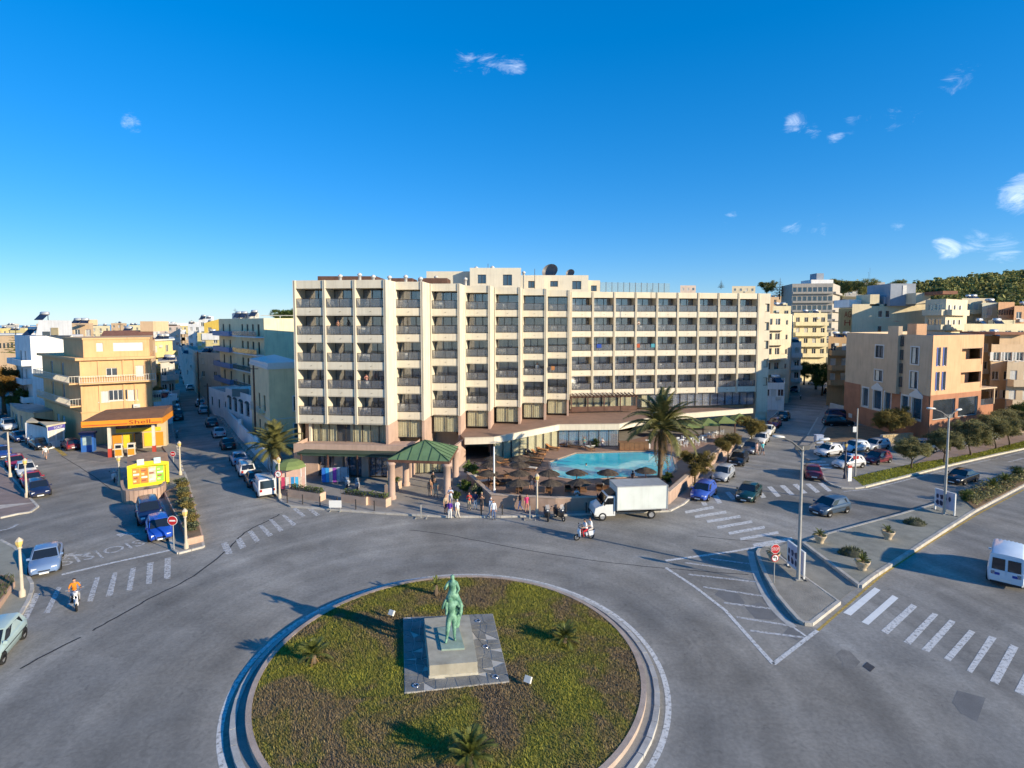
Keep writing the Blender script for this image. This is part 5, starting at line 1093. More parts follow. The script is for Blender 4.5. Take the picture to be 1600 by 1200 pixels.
def cycad(p, z, label, L, n, trunk, group=None, seed=0, dry=0):
    q = G(*p, z); t = thing('cycad', label, 'palm', (q.x,q.y,z), 0, group)
    ob('trunk', MB().lathe([(.13,-.05),(.16,.05),(.13,trunk*.6),(.15,trunk),(.05,trunk+.06),(.01,trunk+.06)],9), BARKP, t); rosette(t,'cyc',(0,0,trunk),n,L,-12,72,None,seed)
    if dry: rosette(t,'dry',(0,0,trunk-.04),dry,L*.9,-40,0,None,seed+9)
    return t
GC = 'cycads on the roundabout'
cycad((490,1037),.5,'cycad with yellowing leaves on the left side of the roundabout',1.05,24,.42,GC,1,5)
cycad((882,1006),.5,'dark green cycad on the right side of the roundabout',1.0,28,.28,GC,2)
cycad((734,1192),.55,'dark cycad at the bottom edge of the picture on the roundabout',1.2,30,.25,GC,3)
cycad((681,928),.6,'sparse upright cycad behind the statue near the far rim',.75,11,.5,GC,4)
POTM = M('terracotta_pale', (.50,.40,.27), .8, .15, 3, fine=.08)
def potted(p, label, s=1.0, z=.2, seed=0):
    q = G(*p, z); t = thing('flower_pot', 'stone flower pot '+label, 'pot', (q.x,q.y,z), 0, 'pots on the median islands'); pr = [(.24,0),(.27,.06),(.24,.1),(.36,.34),(.46,.52),(.48,.62),(.42,.62),(.38,.54),(.01,.54)]
    ob('bowl', MB().lathe([(a*s,b*s) for a,b in pr],16), POTM, t)
    c = thing('cycad', 'small cycad growing in the pot '+label, 'palm', (q.x,q.y,z+.5*s), 0, 'cycads in pots'); ob('trunk', MB().lathe([(.1,0),(.12,.12*s),(.01,.16*s)],8), BARKP, c); rosette(c,'cyc',(0,0,.12*s),18,.62*s,-20,65,None,seed)
potted((1208,876),'beside the stop sign',.95,.18,11); potted((1281,848),'at the left corner of the median behind the lamp',1.0,.2,12); potted((1347,890),'nearest the front kerb of the median',1.0,.2,13); potted((1387,842),'standing in the middle of the median',1.0,.2,14)
def leafball(n, r, size, seed, flat=1.0, up=.0):
    r_ = random.Random(seed); m = MB(); cl = [(Vector((r_.gauss(0,1),r_.gauss(0,1),r_.gauss(0,1))).normalized()*r_.uniform(.35,.82)) for _ in range(26)]
    for i in range(n):
        c = r_.choice(cl); p = c + Vector((r_.gauss(0,1),r_.gauss(0,1),r_.gauss(0,1))).normalized()*r_.uniform(.05,.34)
        p = Vector((p.x*r,p.y*r,p.z*r*flat)); a = Vector((r_.gauss(0,1),r_.gauss(0,1),r_.gauss(0,1)+up)).normalized()*size*r_.uniform(.6,1.3); b = a.cross(Vector((r_.gauss(0,1),r_.gauss(0,1),r_.gauss(0,1)))).normalized()*size*.34
        m.add([p-a*.5,p+b,p+a*.5,p-b],[(0,1,2,3)])
    return m.mesh('crown')
CR = {k: [leafball(2600,1.0,.15,s,f) for s in range(3)] for k,f in (('round',.85),)}
CR['small'] = [leafball(700,1.0,.24,9,.85), leafball(700,1.0,.24,10,.8)]; CR['fine'] = [leafball(4200,1.0,.085,21,.9), leafball(4200,1.0,.085,22,.85)]
def limb_mesh(h, r0, lean=(0,0), forks=5, seed=0, spread=.5):
    r_ = random.Random(seed); m = MB(); top = Vector((lean[0],lean[1],h)); mid = Vector((lean[0]*.3+r_.uniform(-.1,.1)*h*.3,lean[1]*.3,h*.5))
    m.tube([(0,0,-.1),tuple(mid*.5),tuple(mid),tuple(top)],[r0*1.25,r0,r0*.85,r0*.6],8)
    for i in range(forks):
        a = i*6.283/forks+r_.uniform(-.4,.4); e = top+Vector((math.cos(a)*spread*h,math.sin(a)*spread*h,h*r_.uniform(.35,.75))); m.tube([tuple(top-Vector((0,0,.05))),tuple(top.lerp(e,.5)+Vector((0,0,.08*h))),tuple(e)],[r0*.5,r0*.32,r0*.12],6)
    return m
def tree(loc, label, h, crowns, leaf, r0=.14, name='tree', kind='fine', group=None, lean=(0,0), seed=0, cat='tree', forks=5):
    """tapered trunk with limbs and one crown made of several leafy clumps (x,y,z,radius)"""
    t = thing(name, label, cat, tuple(loc), 0, group); ob('trunk', limb_mesh(h,r0,lean,forks,seed), BARK, t); r_ = random.Random(seed+5)
    first = None
    for i,(x,y,z,rr) in enumerate(crowns):
        o = ob('crown' if i == 0 else 'leaf_clump', CR[kind][(i+seed)%len(CR[kind])], [leaf], t if first is None else first, (x,y,z) if first is None else (Vector((x,y,z))-Vector(crowns[0][:3]))/crowns[0][3], 0, objmat=True)
        if first is None: o.scale = (rr,rr,rr); first = o
        else: s = rr/crowns[0][3]; o.scale = (s,s,s*.9); o.rotation_euler = (0,0,r_.uniform(0,6))
    return t
def clumps(r, zc, n, seed, flat=.75):
    r_ = random.Random(seed); out = [(0,0,zc,r*.72)]
    for i in range(n): a = i*6.283/n+r_.uniform(-.5,.5); out.append((math.cos(a)*r*.55,math.sin(a)*r*.55,zc+r_.uniform(-.4,.45)*r*flat,r*r_.uniform(.38,.55)))
    return out
GT = 'small trees between the pool wall and the parked cars'
tree(G(1086,757), 'bushy brown-green tree hanging over the pool wall, nearest of three', 1.5, clumps(2.0,2.4,6,1), LEAF_TAM, .12, group=GT, seed=1, kind='fine')
tree(G(1137,724), 'bushy brown-green tree in the middle of three beside the parked black car', 1.4, clumps(1.8,2.5,6,2), LEAF_TAM, .12, group=GT, seed=2, kind='fine')
tree(G(1174,697), 'bushy brown-green tree farthest of three near the hotel corner', 1.5, clumps(2.3,2.7,6,3), LEAF_TAM, .12, group=GT, seed=3, kind='fine')
GO = 'young trees along the right-hand road'
for p, r, zc, lab, lf, kd in [((1391,690),2.4,3.4,'round olive-green tree in front of the tan building wall',LEAF_TAM,'fine'),((1424,733),1.75,2.5,'thin young tree at the left end of the grass verge',LEAF_OLIVE,'fine'),((1475,724),1.9,2.9,'dark young tree second along the grass verge',LEAF_OLIVE,'fine'),((1517,713),2.3,3.2,'leaning dark tree third along the grass verge',LEAF_OLIVE,'fine'),((1557,703),2.3,3.3,'dark tree fourth along the grass verge',LEAF_OLIVE,'fine'),((1578,697),2.4,3.3,'dark tree fifth along the grass verge',LEAF_OLIVE,'fine'),((1608,690),2.8,3.9,'tall dark tree cut by the right picture edge',LEAF_GREEN,'fine')]:
    s = p[0]; r *= 1.18; tree(G(*p), lab, zc*.42, clumps(r,zc,9,s), lf, .11, group=GO, seed=s, kind=kd, lean=(-.35 if s > 1500 else .05,0))
# spiky succulent mounds on the median
def mound(p, label, r, z=.2):
    q = G(*p, z); t = thing('shrub', label, 'shrub', (q.x,q.y,z), 0, 'low mounds on the median'); m = MB(); r_ = random.Random(int(p[0]))
    for i in range(420):
        a = r_.uniform(0,6.283); rr = r*math.sqrt(r_.random()); b = Vector((rr*math.cos(a),rr*math.sin(a)*.7,0)); h_ = .5*(1-(rr/r)**2)*.9+.12
        tip = b*1.12+Vector((r_.uniform(-.1,.1),r_.uniform(-.1,.1),h_*r_.uniform(.8,1.25))); s = Vector((math.cos(a*3),math.sin(a*3),0))*.045; m.add([b-s,b+s,tip],[(0,1,2)])
    ob('leaves', m, LEAF_SUCC, t); ob('root_mound', MB().lathe([(r*.9,0),(r*.6,.25),(.01,.38)],12), M('mound_soil',(.07,.07,.045),.95,.3,3), t)
mound((1331,865),'spiky grey-green mound near the front pot on the median',.95); mound((1429,818),'spiky grey-green mound between middle pot and second billboard',.85)
# planted strip at the far end of the median
HP = PG([(1497,773),(1524,796),(1600,756),(1700,716),(1700,706),(1600,738),(1545,757)], .2); xs=[p[0] for p in HP]; ys=[p[1] for p in HP]
struct('median_soil', MB().prism(HP, .1, .26), A_EARTH); m = MB(); k = 0
while k < 5200:
    x = rnd.uniform(min(xs),max(xs)); y = rnd.uniform(min(ys),max(ys))
    if not in_poly(x,y,HP): continue
    k += 1; h_ = (.25+.45*abs(math.sin(x*.7)*math.cos(y*.5)))*rnd.uniform(.3,1.1); a = Vector((rnd.gauss(0,1),rnd.gauss(0,1),rnd.gauss(0,.6))).normalized()*.13; b = a.cross(Vector((rnd.gauss(0,1),rnd.gauss(0,1),1))).normalized()*.05; p = Vector((x,y,.26+h_)); m.add([p-a,p+b,p+a,p-b],[(0,1,2,3)])
ob('ground_cover', m, LEAF_OLIVE, label='low dark ground cover filling the planted end of the median', cat='ground cover', kind='stuff')
for p, lab, s_ in [((1551,765),'cycad nearer the second street lamp in the planted strip',7),((1570,757),'cycad farther along in the planted strip',8)]: cycad(p,.26,lab,.95,22,.4,'cycads in the median strip',s_)
for p, lab in [((1512,782),'rounded dark bush at the near end of the planted strip'),((1590,742),'rounded dark bush at the far end of the planted strip')]:
    q = G(*p,.26); t = thing('shrub', lab, 'shrub', (q.x,q.y,.26)); o = ob('foliage', CR['fine'][0], [LEAF_GREEN], t, (0,0,.45), objmat=True); o.scale = (.8,.8,.6)
def palm(loc, label, trunk_h, r, L, n, seed, dryn=8, lean=(0,0)):
    t = thing('palm_tree', label, 'palm', tuple(loc)); prf = []; m = MB()
    pts = [(lean[0]*(i/10)**2,lean[1]*(i/10)**2,trunk_h*i/10) for i in range(11)]; m.tube(pts,[r*(1.25 if i==0 else 1.0+.05*(i%2)-.015*i) for i in range(11)],10)
    for i in range(46):   # old leaf bases
        z = trunk_h*(.1+.9*i/46); a = i*2.4; f = z/trunk_h; c = Vector((lean[0]*f*f,lean[1]*f*f,z)); d = Vector((math.cos(a),math.sin(a),.5)); m.add([c+d*r*.9+Vector((-math.sin(a),math.cos(a),0))*r*.4,c+d*r*.9-Vector((-math.sin(a),math.cos(a),0))*r*.4,c+d*r*1.35],[(0,1,2)])
    ob('trunk', m, BARKP, t); top = (lean[0],lean[1],trunk_h); rosette(t,'palm',top,n,L,-22,80,None,seed); rosette(t,'dry',(top[0],top[1],top[2]-.15),dryn,L*.72,-75,-35,None,seed+3); return t
palm(G(1031,753,.3), 'tall palm with a wide crown at the right end of the pool', 5.6, .26, 4.6, 46, 5, 16, (.1,0))
palm(G(430,742,.1), 'short palm with many dry drooping fronds beside the left street', 2.9, .32, 3.7, 38, 6, 20)

# ============================================================ pool terrace
DZ = .3
WALL = [(730,757),(767,793),(868,799),(950,797),(1046,788),(1076,760),(1126,716),(1152,701)]
ww = [Vector(G2(a,b,.14)) for a,b in WALL]
POOL = [(859,722),(900,708),(975,706),(1030,705),(1050,710),(1056,733),(1045,742),(950,747),(900,750),(873,746),(861,732)]
pw = [Vector(G2(a,b,DZ)) for a,b in POOL]
outer = [tuple(p) for p in ww] + [(ww[-1].x+4,ww[-1].y+8),(bw[4].x,bw[4].y+2.2),(bw[3].x,bw[3].y+2.2),(bw[2].x,bw[2].y+2.2),(bw[1].x,bw[1].y+2.2),(ww[0].x,ww[0].y+6)]
def area(p): return sum(p[i][0]*p[(i+1)%len(p)][1]-p[(i+1)%len(p)][0]*p[i][1] for i in range(len(p)))
if area(outer) < 0: outer = outer[::-1]
hole = [tuple(p) for p in pw]
if area(hole) > 0: hole = hole[::-1]
bi, bj = min(((i,j) for i in range(len(outer)) for j in range(len(hole))), key=lambda q: (outer[q[0]][0]-hole[q[1]][0])**2+(outer[q[0]][1]-hole[q[1]][1])**2)
slit = outer[:bi+1] + hole[bj:] + hole[:bj+1] + outer[bi:]
dm = MB(); dm.add([(x,y,DZ) for x,y in slit],[tuple(range(len(slit)))])
struct('pool_terrace', dm, M('terrace_tile', (.30,.185,.13), .75, .14, .8, fine=.12, bump=.1))
struct('pool_shell', MB().prism([tuple(p) for p in pw], .15, DZ, cap=False), M('pool_tile', (.16,.42,.52), .4, .1, 3))
copi = outset([tuple(p) for p in pw], .42); n = len(pw); P2 = [Vector(p) for p in hole[::-1]]
cp = MB()
for i in range(n):
    a, b = P2[i], P2[(i+1)%n]; c, d = copi[(i+1)%n], copi[i]; cp.add([(a.x,a.y,DZ+.05),(d.x,d.y,DZ+.05),(c.x,c.y,DZ+.05),(b.x,b.y,DZ+.05)],[(0,1,2,3)]); cp.add([(a.x,a.y,.2),(a.x,a.y,DZ+.05),(b.x,b.y,DZ+.05),(b.x,b.y,.2)],[(0,1,2,3)]); cp.add([(d.x,d.y,.2),(c.x,c.y,.2),(c.x,c.y,DZ+.05),(d.x,d.y,DZ+.05)],[(0,1,2,3)])
struct('pool_coping', cp, M('coping_stone', (.46,.33,.24), .75, .12, 1.5, fine=.1))
wm = M('pool_water', (.015,.40,.56), .09, .25, .3, c2=(.05,.56,.66), spec=.35); wn = wm.node_tree
nb = wn.nodes.new('ShaderNodeTexNoise'); nb.inputs['Scale'].default_value = 1.8; nb.inputs['Detail'].default_value = 3; ge = wn.nodes.new('ShaderNodeNewGeometry'); wn.links.new(ge.outputs['Position'], nb.inputs['Vector'])
bp_ = wn.nodes.new('ShaderNodeBump'); bp_.inputs['Strength'].default_value = .18; bp_.inputs['Distance'].default_value = .08; wn.links.new(nb.outputs['Fac'], bp_.inputs['Height']); wn.links.new(bp_.outputs[0], wn.nodes['Principled BSDF'].inputs['Normal'])
struct('pool_water', MB().sheet([tuple(p) for p in pw], .22), wm)
pwall = thing('pool_wall', 'low pink rendered wall with coping around the pool terrace', 'wall')
for i in range(len(ww)-1):
    a, b = ww[i], ww[i+1]; t = (b-a).normalized(); nn = Vector((-t.y,t.x))*.3; e = t*.0
    ob('wall_section', MB().prism([tuple(a),tuple(b),tuple(b+nn),tuple(a+nn)], 0, 1.3), M('wall_pink_render', (.40,.28,.215), .88, .16, .7, streak=.35, bump=.15), pwall)
    ob('coping', MB().prism([tuple(a-nn*.2-t*.0),tuple(b-nn*.2),tuple(b+nn*1.2),tuple(a+nn*1.2)], 1.303+.002*(i%2), 1.38+.002*(i%2)), M('wall_coping', (.46,.36,.28), .85, .15, 2), pwall)
THATCH = hsv_mat('thatch', (.085,.068,.058), .4, .9, 2.5, 0)
def thatch_mesh(r=1.05):
    m = MB(); r_ = random.Random(3)
    m.lathe([(r*.9,-.02),(r*.62,.16),(r*.3,.34),(.02,.46)],18)
    for tier,(ra,za,rb_,zb_) in enumerate([(r*.62,.20,r*1.04,-.08),(r*.38,.34,r*.74,.12),(.06,.52,r*.44,.30)]):
        for i in range(64):
            a = 6.283*i/64+r_.uniform(-.04,.04); w_ = .065*rb_; o = r_.uniform(.93,1.05); d = Vector((math.cos(a),math.sin(a),0)); s = Vector((-d.y,d.x,0))*(w_+.02); m.add([d*ra+Vector((0,0,za)),d*rb_*o-s+Vector((0,0,zb_)),d*rb_*o*1.02+s+Vector((0,0,zb_-r_.uniform(0,.05)))],[(0,1,2)])
    return m.mesh('thatch_roof')
TH = thatch_mesh(); TH.materials.append(THATCH); POLE = MB().tube([(0,0,0),(0,0,2.0)],.04,6).mesh('pole'); POLE.materials.append(W_BROWN)
PAR = [('front row by the pool wall',[(810,753),(861,753),(906,752),(959,751)]),('second row along the pool edge',[(858,738),(901,737),(950,737),(1009,734)]),('inner left column',[(812,738),(812,725),(812,715)]),('outer left column',[(763,738),(767,724),(772,715)])]
ordn = ['first','second','third','fourth']
for row, ps in PAR:
    for i, p in enumerate(ps):
        q = G(p[0],p[1],2.25); t = thing('thatched_parasol', '%s thatched parasol of the %s%s' % (ordn[i], row, ' counted from the left' if 'row' in row else ' counted from the wall'), 'parasol', (q.x,q.y,DZ), 0, 'thatched parasols on the pool terrace')
        ob('pole', POLE, None, t); ob('thatch_roof', TH, None, t, (0,0,1.85), rnd.uniform(0,6)).scale = (1,1,.72)
LW_ = M('lounger_wood', (.22,.11,.05), .6, .2, 3); LC = [M('lounger_orange',(.45,.20,.07),.85,.1,3), M('lounger_pale',(.58,.54,.47),.85,.1,3), M('lounger_dark',(.06,.05,.05),.8,.1,3)]
LFR = MB().box(-.95,-.3,.26,.95,.3,.31).box(-.95,-.32,.31,.95,-.27,.35).box(-.95,.27,.31,.95,.32,.35); 
for x in (-.8,.8):
    for y in (-.26,.26): LFR.box(x-.03,y-.03,0,x+.03,y+.03,.26)
LFR = LFR.mesh('lounger_frame'); LFR.materials.append(LW_); LMA = MB().box(-.35,-.27,.35,.95,.27,.42).obox((-.62,0,.58),(.72,.54,.07),0,0,ry=.62).mesh('lounger_mattress')
lo = [((745,748),.5,1),((752,757),.4,1),((776,757),.5,2),((748,738),.4,2),((786,757),.6,2),((783,727),.2,0),((788,722),.2,0),((833,727),-.5,0),((837,720),-.5,0),((832,712),-.6,2),((841,713),-.5,0),((846,706),-.6,0),((863,703),-.45,0),((873,697),-.5,0),((812,767),1.5,2),((858,767),1.5,2),((887,765),1.5,2),((901,766),1.5,2),((911,765),1.5,1),((936,764),1.5,2),((947,764),1.5,1),((984,760),1.5,2),((1000,759),1.5,2),((898,700),-.4,2),((922,703),1.9,1),((800,745),.5,2),((826,735),-.4,1)]
for (p, a_, c_) in lo:
    q = G(p[0],p[1],DZ); cn = ['orange','pale','dark'][c_]
    t = thing('sun_lounger', 'wooden sun lounger with %s cushion on the pool terrace' % cn, 'sun lounger', (q.x,q.y,DZ), a_, '%s cushioned loungers round the pool' % cn); ob('lounger_frame', LFR, None, t); ob('lounger_mattress', LMA, [LC[c_]], t, objmat=True)
q = G(916,727,.22); person('stand', (q.x,q.y,-1.25), 2.0, 'swimmer with head and shoulders above the pool water', (.48,.27,.18),(.1,.1,.2),(.03,.02,.02),True,True,1.0)
q = G(989,757,DZ); person('bent', (q.x,q.y,DZ-.28), 2.2, 'guest in dark clothes sitting beside the pool near the palm', (.05,.04,.05),(.05,.05,.06),(.03,.02,.02))
for p, top, lab in [((829,765),(.48,.27,.18),'sunbather standing between the front parasols'),((837,768),(.25,.08,.04),'guest in a brown swimsuit between the front parasols'),((913,699),(.12,.35,.30),'guest in a green top at a table before the curtained glass'),((941,700),(.62,.62,.6),'guest in white sitting before the curtained glass')]:
    q = G(p[0],p[1],DZ); person('bent',(q.x,q.y,DZ-(.3 if p[1] < 750 else 0)),rnd.uniform(-2,-1),lab,top,(.1,.1,.15),(.05,.03,.02),True,True,.98)
# terrace bar, restaurant tables, awnings
bq_ = G(990,703,DZ); bar = thing('pool_bar', 'brown timber pool bar counter behind the pool', 'bar', (bq_.x,bq_.y,DZ)); ob('counter', MB().box(-1.9,-.4,0,1.9,.4,1.05), W_BROWN, bar); ob('counter_top', MB().box(-2.0,-.5,1.05,2.0,.5,1.12), LW_, bar)
for k in range(6): ob('board', MB().box(-1.9+k*.64,-.425,.05,-1.9+k*.64+.6,-.402,1.0), LW_, bar)
q = G(1012,700,DZ); t = thing('menu_board', 'white folding menu board beside the pool bar', 'sign', (q.x,q.y,DZ)); ob('front_board', MB().obox((0,-.15,.55),(.6,.04,1.15),0,0,rx=-.18), W_PLASTIC, t); ob('back_board', MB().obox((0,.15,.55),(.6,.04,1.15),0,0,rx=.18), W_PLASTIC, t)
for i, p in enumerate([(1060,693),(1068,690),(1077,694),(1085,691),(1094,689),(1102,686),(1110,684),(1120,681),(1058,698),(1071,698),(1090,696),(1128,679),(1100,692)]):
    q = G(p[0],p[1],DZ); ob('plastic_chair', CH, None, None, (q.x,q.y,DZ), rnd.uniform(0,6), 'white chair at the shaded restaurant tables beyond the pool', 'chair', 'white chairs of the restaurant')
TT = MB().lathe([(.25,0),(.04,.05),(.04,.7),(.45,.7),(.45,.74),(.01,.74)],14).mesh('restaurant_table'); TT.materials.append(W_PLASTIC)
for i, p in enumerate([(1064,695),(1082,692),(1098,688),(1115,683)]):
    q = G(p[0],p[1],DZ); ob('restaurant_table', TT, None, None, (q.x,q.y,DZ), 0, 'round white table in the shaded restaurant, %s from the pool' % ordn[i], 'table', 'restaurant tables')
AWN = M('awning_green', (.16,.21,.07), .8, .1, 1)
for i, (a_, y_) in enumerate([(1083,79),(1108,80.5),(1133,82.5),(1157,84.5)]):
    x_ = XA(a_,y_); t = thing('awning', 'peaked green canvas awning of the restaurant, %s from the pool' % ordn[i], 'awning', (x_,y_,DZ), 0, 'green restaurant awnings')
    ob('canvas', MB().add([(-1.3,-1.3,1.95),(1.3,-1.3,1.95),(1.3,1.3,1.95),(-1.3,1.3,1.95),(0,0,2.75),(-1.3,-1.3,1.75),(1.3,-1.3,1.75)],[(0,1,4),(1,2,4),(2,3,4),(3,0,4),(5,6,1,0)]), AWN, t)
    for sx in (-1.2,1.2): ob('post', MB().tube([(sx,-1.2,0),(sx,-1.2,1.95)],.05,6), W_BROWN, t)
# shrubs and climbing plants along the terrace
for p, s_, lab, lf in [((727,770),1.0,'leafy plant beside the entrance wall',LEAF_GREEN),((735,748),1.3,'climbing plant on the entrance corner',LEAF_GREEN),((745,778),.9,'spiky plants at the foot of the terrace wall',LEAF_SUCC),((787,706),1.0,'round shrub before the curtained glass, left',LEAF_GREEN),((820,700),.9,'slender shrub before the curtained glass',LEAF_GREEN),((853,699),.9,'shrub beside the orange loungers',LEAF_GREEN),((885,697),1.1,'tall climbing plant on the glass corner',LEAF_TAM),((931,699),.9,'palm-like shrub before the middle glass',LEAF_GREEN),((1044,755),.9,'shrubs at the foot of the tall palm',LEAF_GREEN),((713,782),.7,'low shrub at the right canopy column',LEAF_GREEN),((1088,772),.8,'bright green shrub behind the lavender blue car',LEAF_GREEN)]:
    q = G(p[0],p[1],.2); t = thing('shrub', lab, 'shrub', (q.x,q.y,.2), 0, 'shrubs round the terrace'); o = ob('foliage', rnd.choice(CR['small']), [lf], t, (0,0,s_*.75), objmat=True); o.scale = (s_*.75,s_*.75,s_*.9); ob('stem', MB().tube([(0,0,0),(.02,0,s_*.6)],.04,5), BARK, t)
# ============================================================ town buildings
WF = M('white_frame', (.66,.65,.62), .6, .05, 3); SHUT = M('white_shutter', (.66,.64,.60), .7, .08, 3); SHUTB = M('blue_shutter', (.05,.09,.30), .6, .1, 3); RAILM = M('painted_rail', (.60,.56,.48), .7, .1, 3); BLUEP = M('blue_grey_paint', (.16,.24,.42), .7, .1, 1.5)
def wallmat(n, c): return M('stucco_'+n, tuple(min(.82,x*1.06) for x in c), .88, .09, .5, streak=.3, bump=.08, bsc=16)
class Bld:
    def __init__(s, name, label, cat, A, B, depth, zt, mat, z0=0.0, C=None, D=None, group=None, parapet=.0, roofmat=None):
        s.A, s.B = Vector(A), Vector(B); t = (s.B-s.A).normalized(); n = Vector((-t.y,t.x)); s.C = Vector(C) if C else s.B+n*depth; s.D = Vector(D) if D else s.A+n*depth
        s.root = thing(name, label, cat, (s.A.x,s.A.y,0), 0, group); s.z0, s.zt, s.mat = z0, zt, mat; s.ops = [[],[],[],[]]; s.o = Vector((s.A.x,s.A.y)); s.par = parapet; s.roofmat = roofmat or mat
        s.P = [s.A-s.o,s.B-s.o,s.C-s.o,s.D-s.o]
    def fr(s, f): return frame(s.P[f], s.P[(f+1)%4])
    def L(s, f): return (s.P[(f+1)%4]-s.P[f]).length
    def win(s, f, u, z, w, h, style='glass', n=2, sill=True, fm=None, dep=.2):
        if u < .05 or u+w > s.L(f)-.05: return
        F_ = s.fr(f); w, h = round(w,2), round(h,2); s.ops[f].append((u,u+w,z,z+h))
        fm = fm or WF; y = dep-.09
        d = ob('window', cached(('win',w,h,n,style,fm.name), lambda: mesh_door(w,h,n)), [fm], s.root, put(F_,u,y,z), F_[4], objmat=True)
        if style == 'shutter': 
            def sh():
                m = MB(); k = max(4,int(h/.12))
                for i in range(k): m.obox((w/2,.0,h*(i+.5)/k),(w-.06,.03,h/k*.86),0,0,rx=.35)
                m.box(.02,.03,.02,w-.02,.05,h-.02); return m.mesh('shutter')
            ob('shutter', cached(('shut',w,h), sh), [SHUT], d, (0,.02,0), objmat=True)
        else:
            ob('pane', cached(('gp',w,h), lambda: MB().box(.03,.05,.03,w-.03,.07,h-.03).mesh('pane')), [GLASSD], d)
            if style == 'open':
                for k in (-1,1): ob('shutter', cached(('osh',w,h,k), lambda: MB().box(-w*.5+.02 if k<0 else w+.02,-y-.06,0,-.02 if k<0 else w*1.5-.02,-y-.02,h).mesh('shutter')), [SHUT], d)
            if style == 'curtain': ob('curtain', cached(('gc',w,h), lambda: MB().box(.05,.03,.05,w*.45,.045,h-.05).mesh('curtain')), [W_CURT], d)
        if sill: ob('sill', cached(('sill',w), lambda: MB().box(-.08,-.22,-.1,w+.08,.0,-.015).mesh('sill')), [WF], d)
        return d
    def surround(s, f, u, z, w, h, t=.16):
        F_ = s.fr(f); m = MB().box(-t,-.05,-t,0,-.002,h+t).box(w,-.05,-t,w+t,-.002,h+t).box(0,-.05,h,w,-.002,h+t).box(0,-.05,-t,w,-.002,0); ob('window_surround', m, WF, s.root, put(F_,u,0,z), F_[4])
    def balcony(s, f, u0, u1, z, dep=1.2, style='rail', mat=None, h=.95):
        F_ = s.fr(f); w = u1-u0; mat = mat or s.mat; b = ob('balcony', MB().box(0,-dep,-.2,w,-.003,0), mat, s.root, put(F_,u0,0,z), F_[4])
        m = MB()
        if style == 'solid': m.box(0,-dep-.003,-.22,w,-dep+.1,h).box(0,-dep+.1,0,.1,-.01,h).box(w-.1,-dep+.1,0,w,-.01,h); ob('parapet', m, mat, b)
        elif style == 'glass': m.box(0,-dep,0.05,w,-dep+.02,h); ob('balustrade', m, M('balcony_glass',(.10,.17,.17),.1,0,alpha=.6), b); ob('handrail', MB().box(0,-dep-.02,h,w,-dep+.04,h+.05), RAILM, b)
        else:
            m.box(0,-dep,h-.06,w,-dep+.06,h).box(0,-dep,.05,w,-dep+.05,.1).box(0,-dep+.06,h-.06,.06,0,h).box(w-.06,-dep+.06,h-.06,w,0,h)
            k = max(2,int(w/.28))
            for i in range(k+1): m.box(w*i/k-.025,-dep+.01,.1,w*i/k+.025,-dep+.04,h-.06)
            for i in range(int(dep/.3)+1): m.box(.0,-dep+i*.3,.0,.04,-dep+i*.3+.03,h-.06).box(w-.04,-dep+i*.3,.0,w,-dep+i*.3+.03,h-.06)
            ob('balustrade', m, RAILM, b)
        return b
    def slab(s, z, t=.22, out=.25, mat=None, name='cornice'):
        q = outset([tuple(p) for p in s.P], out); ob(name, MB().prism([tuple(p) for p in q], z, z+t, 0, None, True, True), mat or s.mat, s.root)
    def grid(s, f, z_list, us, w, h, style='glass', n=2, **k):
        for z in z_list:
            for u in us: s.win(f,u,z,w,h,style if isinstance(style,str) else rnd.choice(style),n,**k)
    def done(s):
        m = MB()
        for f in range(4): m.wall(s.P[f], s.P[(f+1)%4], s.z0, s.zt+s.par, s.ops[f], .2)
        m.sheet([tuple(p) for p in s.P], s.zt, 1)
        if s.par > 0:
            q = [Vector(p) for p in outset([tuple(p) for p in s.P], -.18)]
            if (q[0]-s.P[0]).length > 1: q = s.P
            for f in range(4): a, b = q[(f+1)%4], q[f]; m.add([(a.x,a.y,s.zt),(b.x,b.y,s.zt),(b.x,b.y,s.zt+s.par),(a.x,a.y,s.zt+s.par)],[(0,1,2,3)]); c, d = s.P[f], s.P[(f+1)%4]; m.add([(b.x,b.y,s.zt+s.par),(c.x,c.y,s.zt+s.par),(d.x,d.y,s.zt+s.par),(a.x,a.y,s.zt+s.par)],[(0,1,2,3)])
        ob('wall', m, [s.mat, s.roofmat], s.root); return s.root
    def part(s, name, mb, mat): return ob(name, mb, mat, s.root, (-s.o.x,-s.o.y,0))
def XY(pxv, Y): return (XA(pxv,Y), Y)
def ZP(py, Y): return AT(800, py, Y).z
ROOFC = M('roof_concrete', (.36,.34,.31), .9, .2, .8); TILE = M('roof_tile', (.26,.115,.07), .85, .2, 1.2, streak=.2)
def box_on(b, pa, pb, Y, yt, yb, dep, mat, name='roof_room'):
    m = MB().box(XA(pa,Y),Y,ZP(yb,Y),XA(pb,Y),Y+dep,ZP(yt,Y)); return b.part(name, m, mat)
def aerial(b, pxv, Y, yt, yb): b.part('aerial', MB().tube([(XA(pxv,Y),Y,ZP(yb,Y)),(XA(pxv,Y),Y,ZP(yt,Y))],.045,5).tube([(XA(pxv,Y)-.5,Y,ZP(yt,Y)-.4),(XA(pxv,Y)+.5,Y,ZP(yt,Y)-.4)],.03,4), W_FRAME)
TANK = MB().lathe([(.01,-.7),(.32,-.65),(.34,0),(.32,.65),(.01,.7)],10).mesh('water_tank')
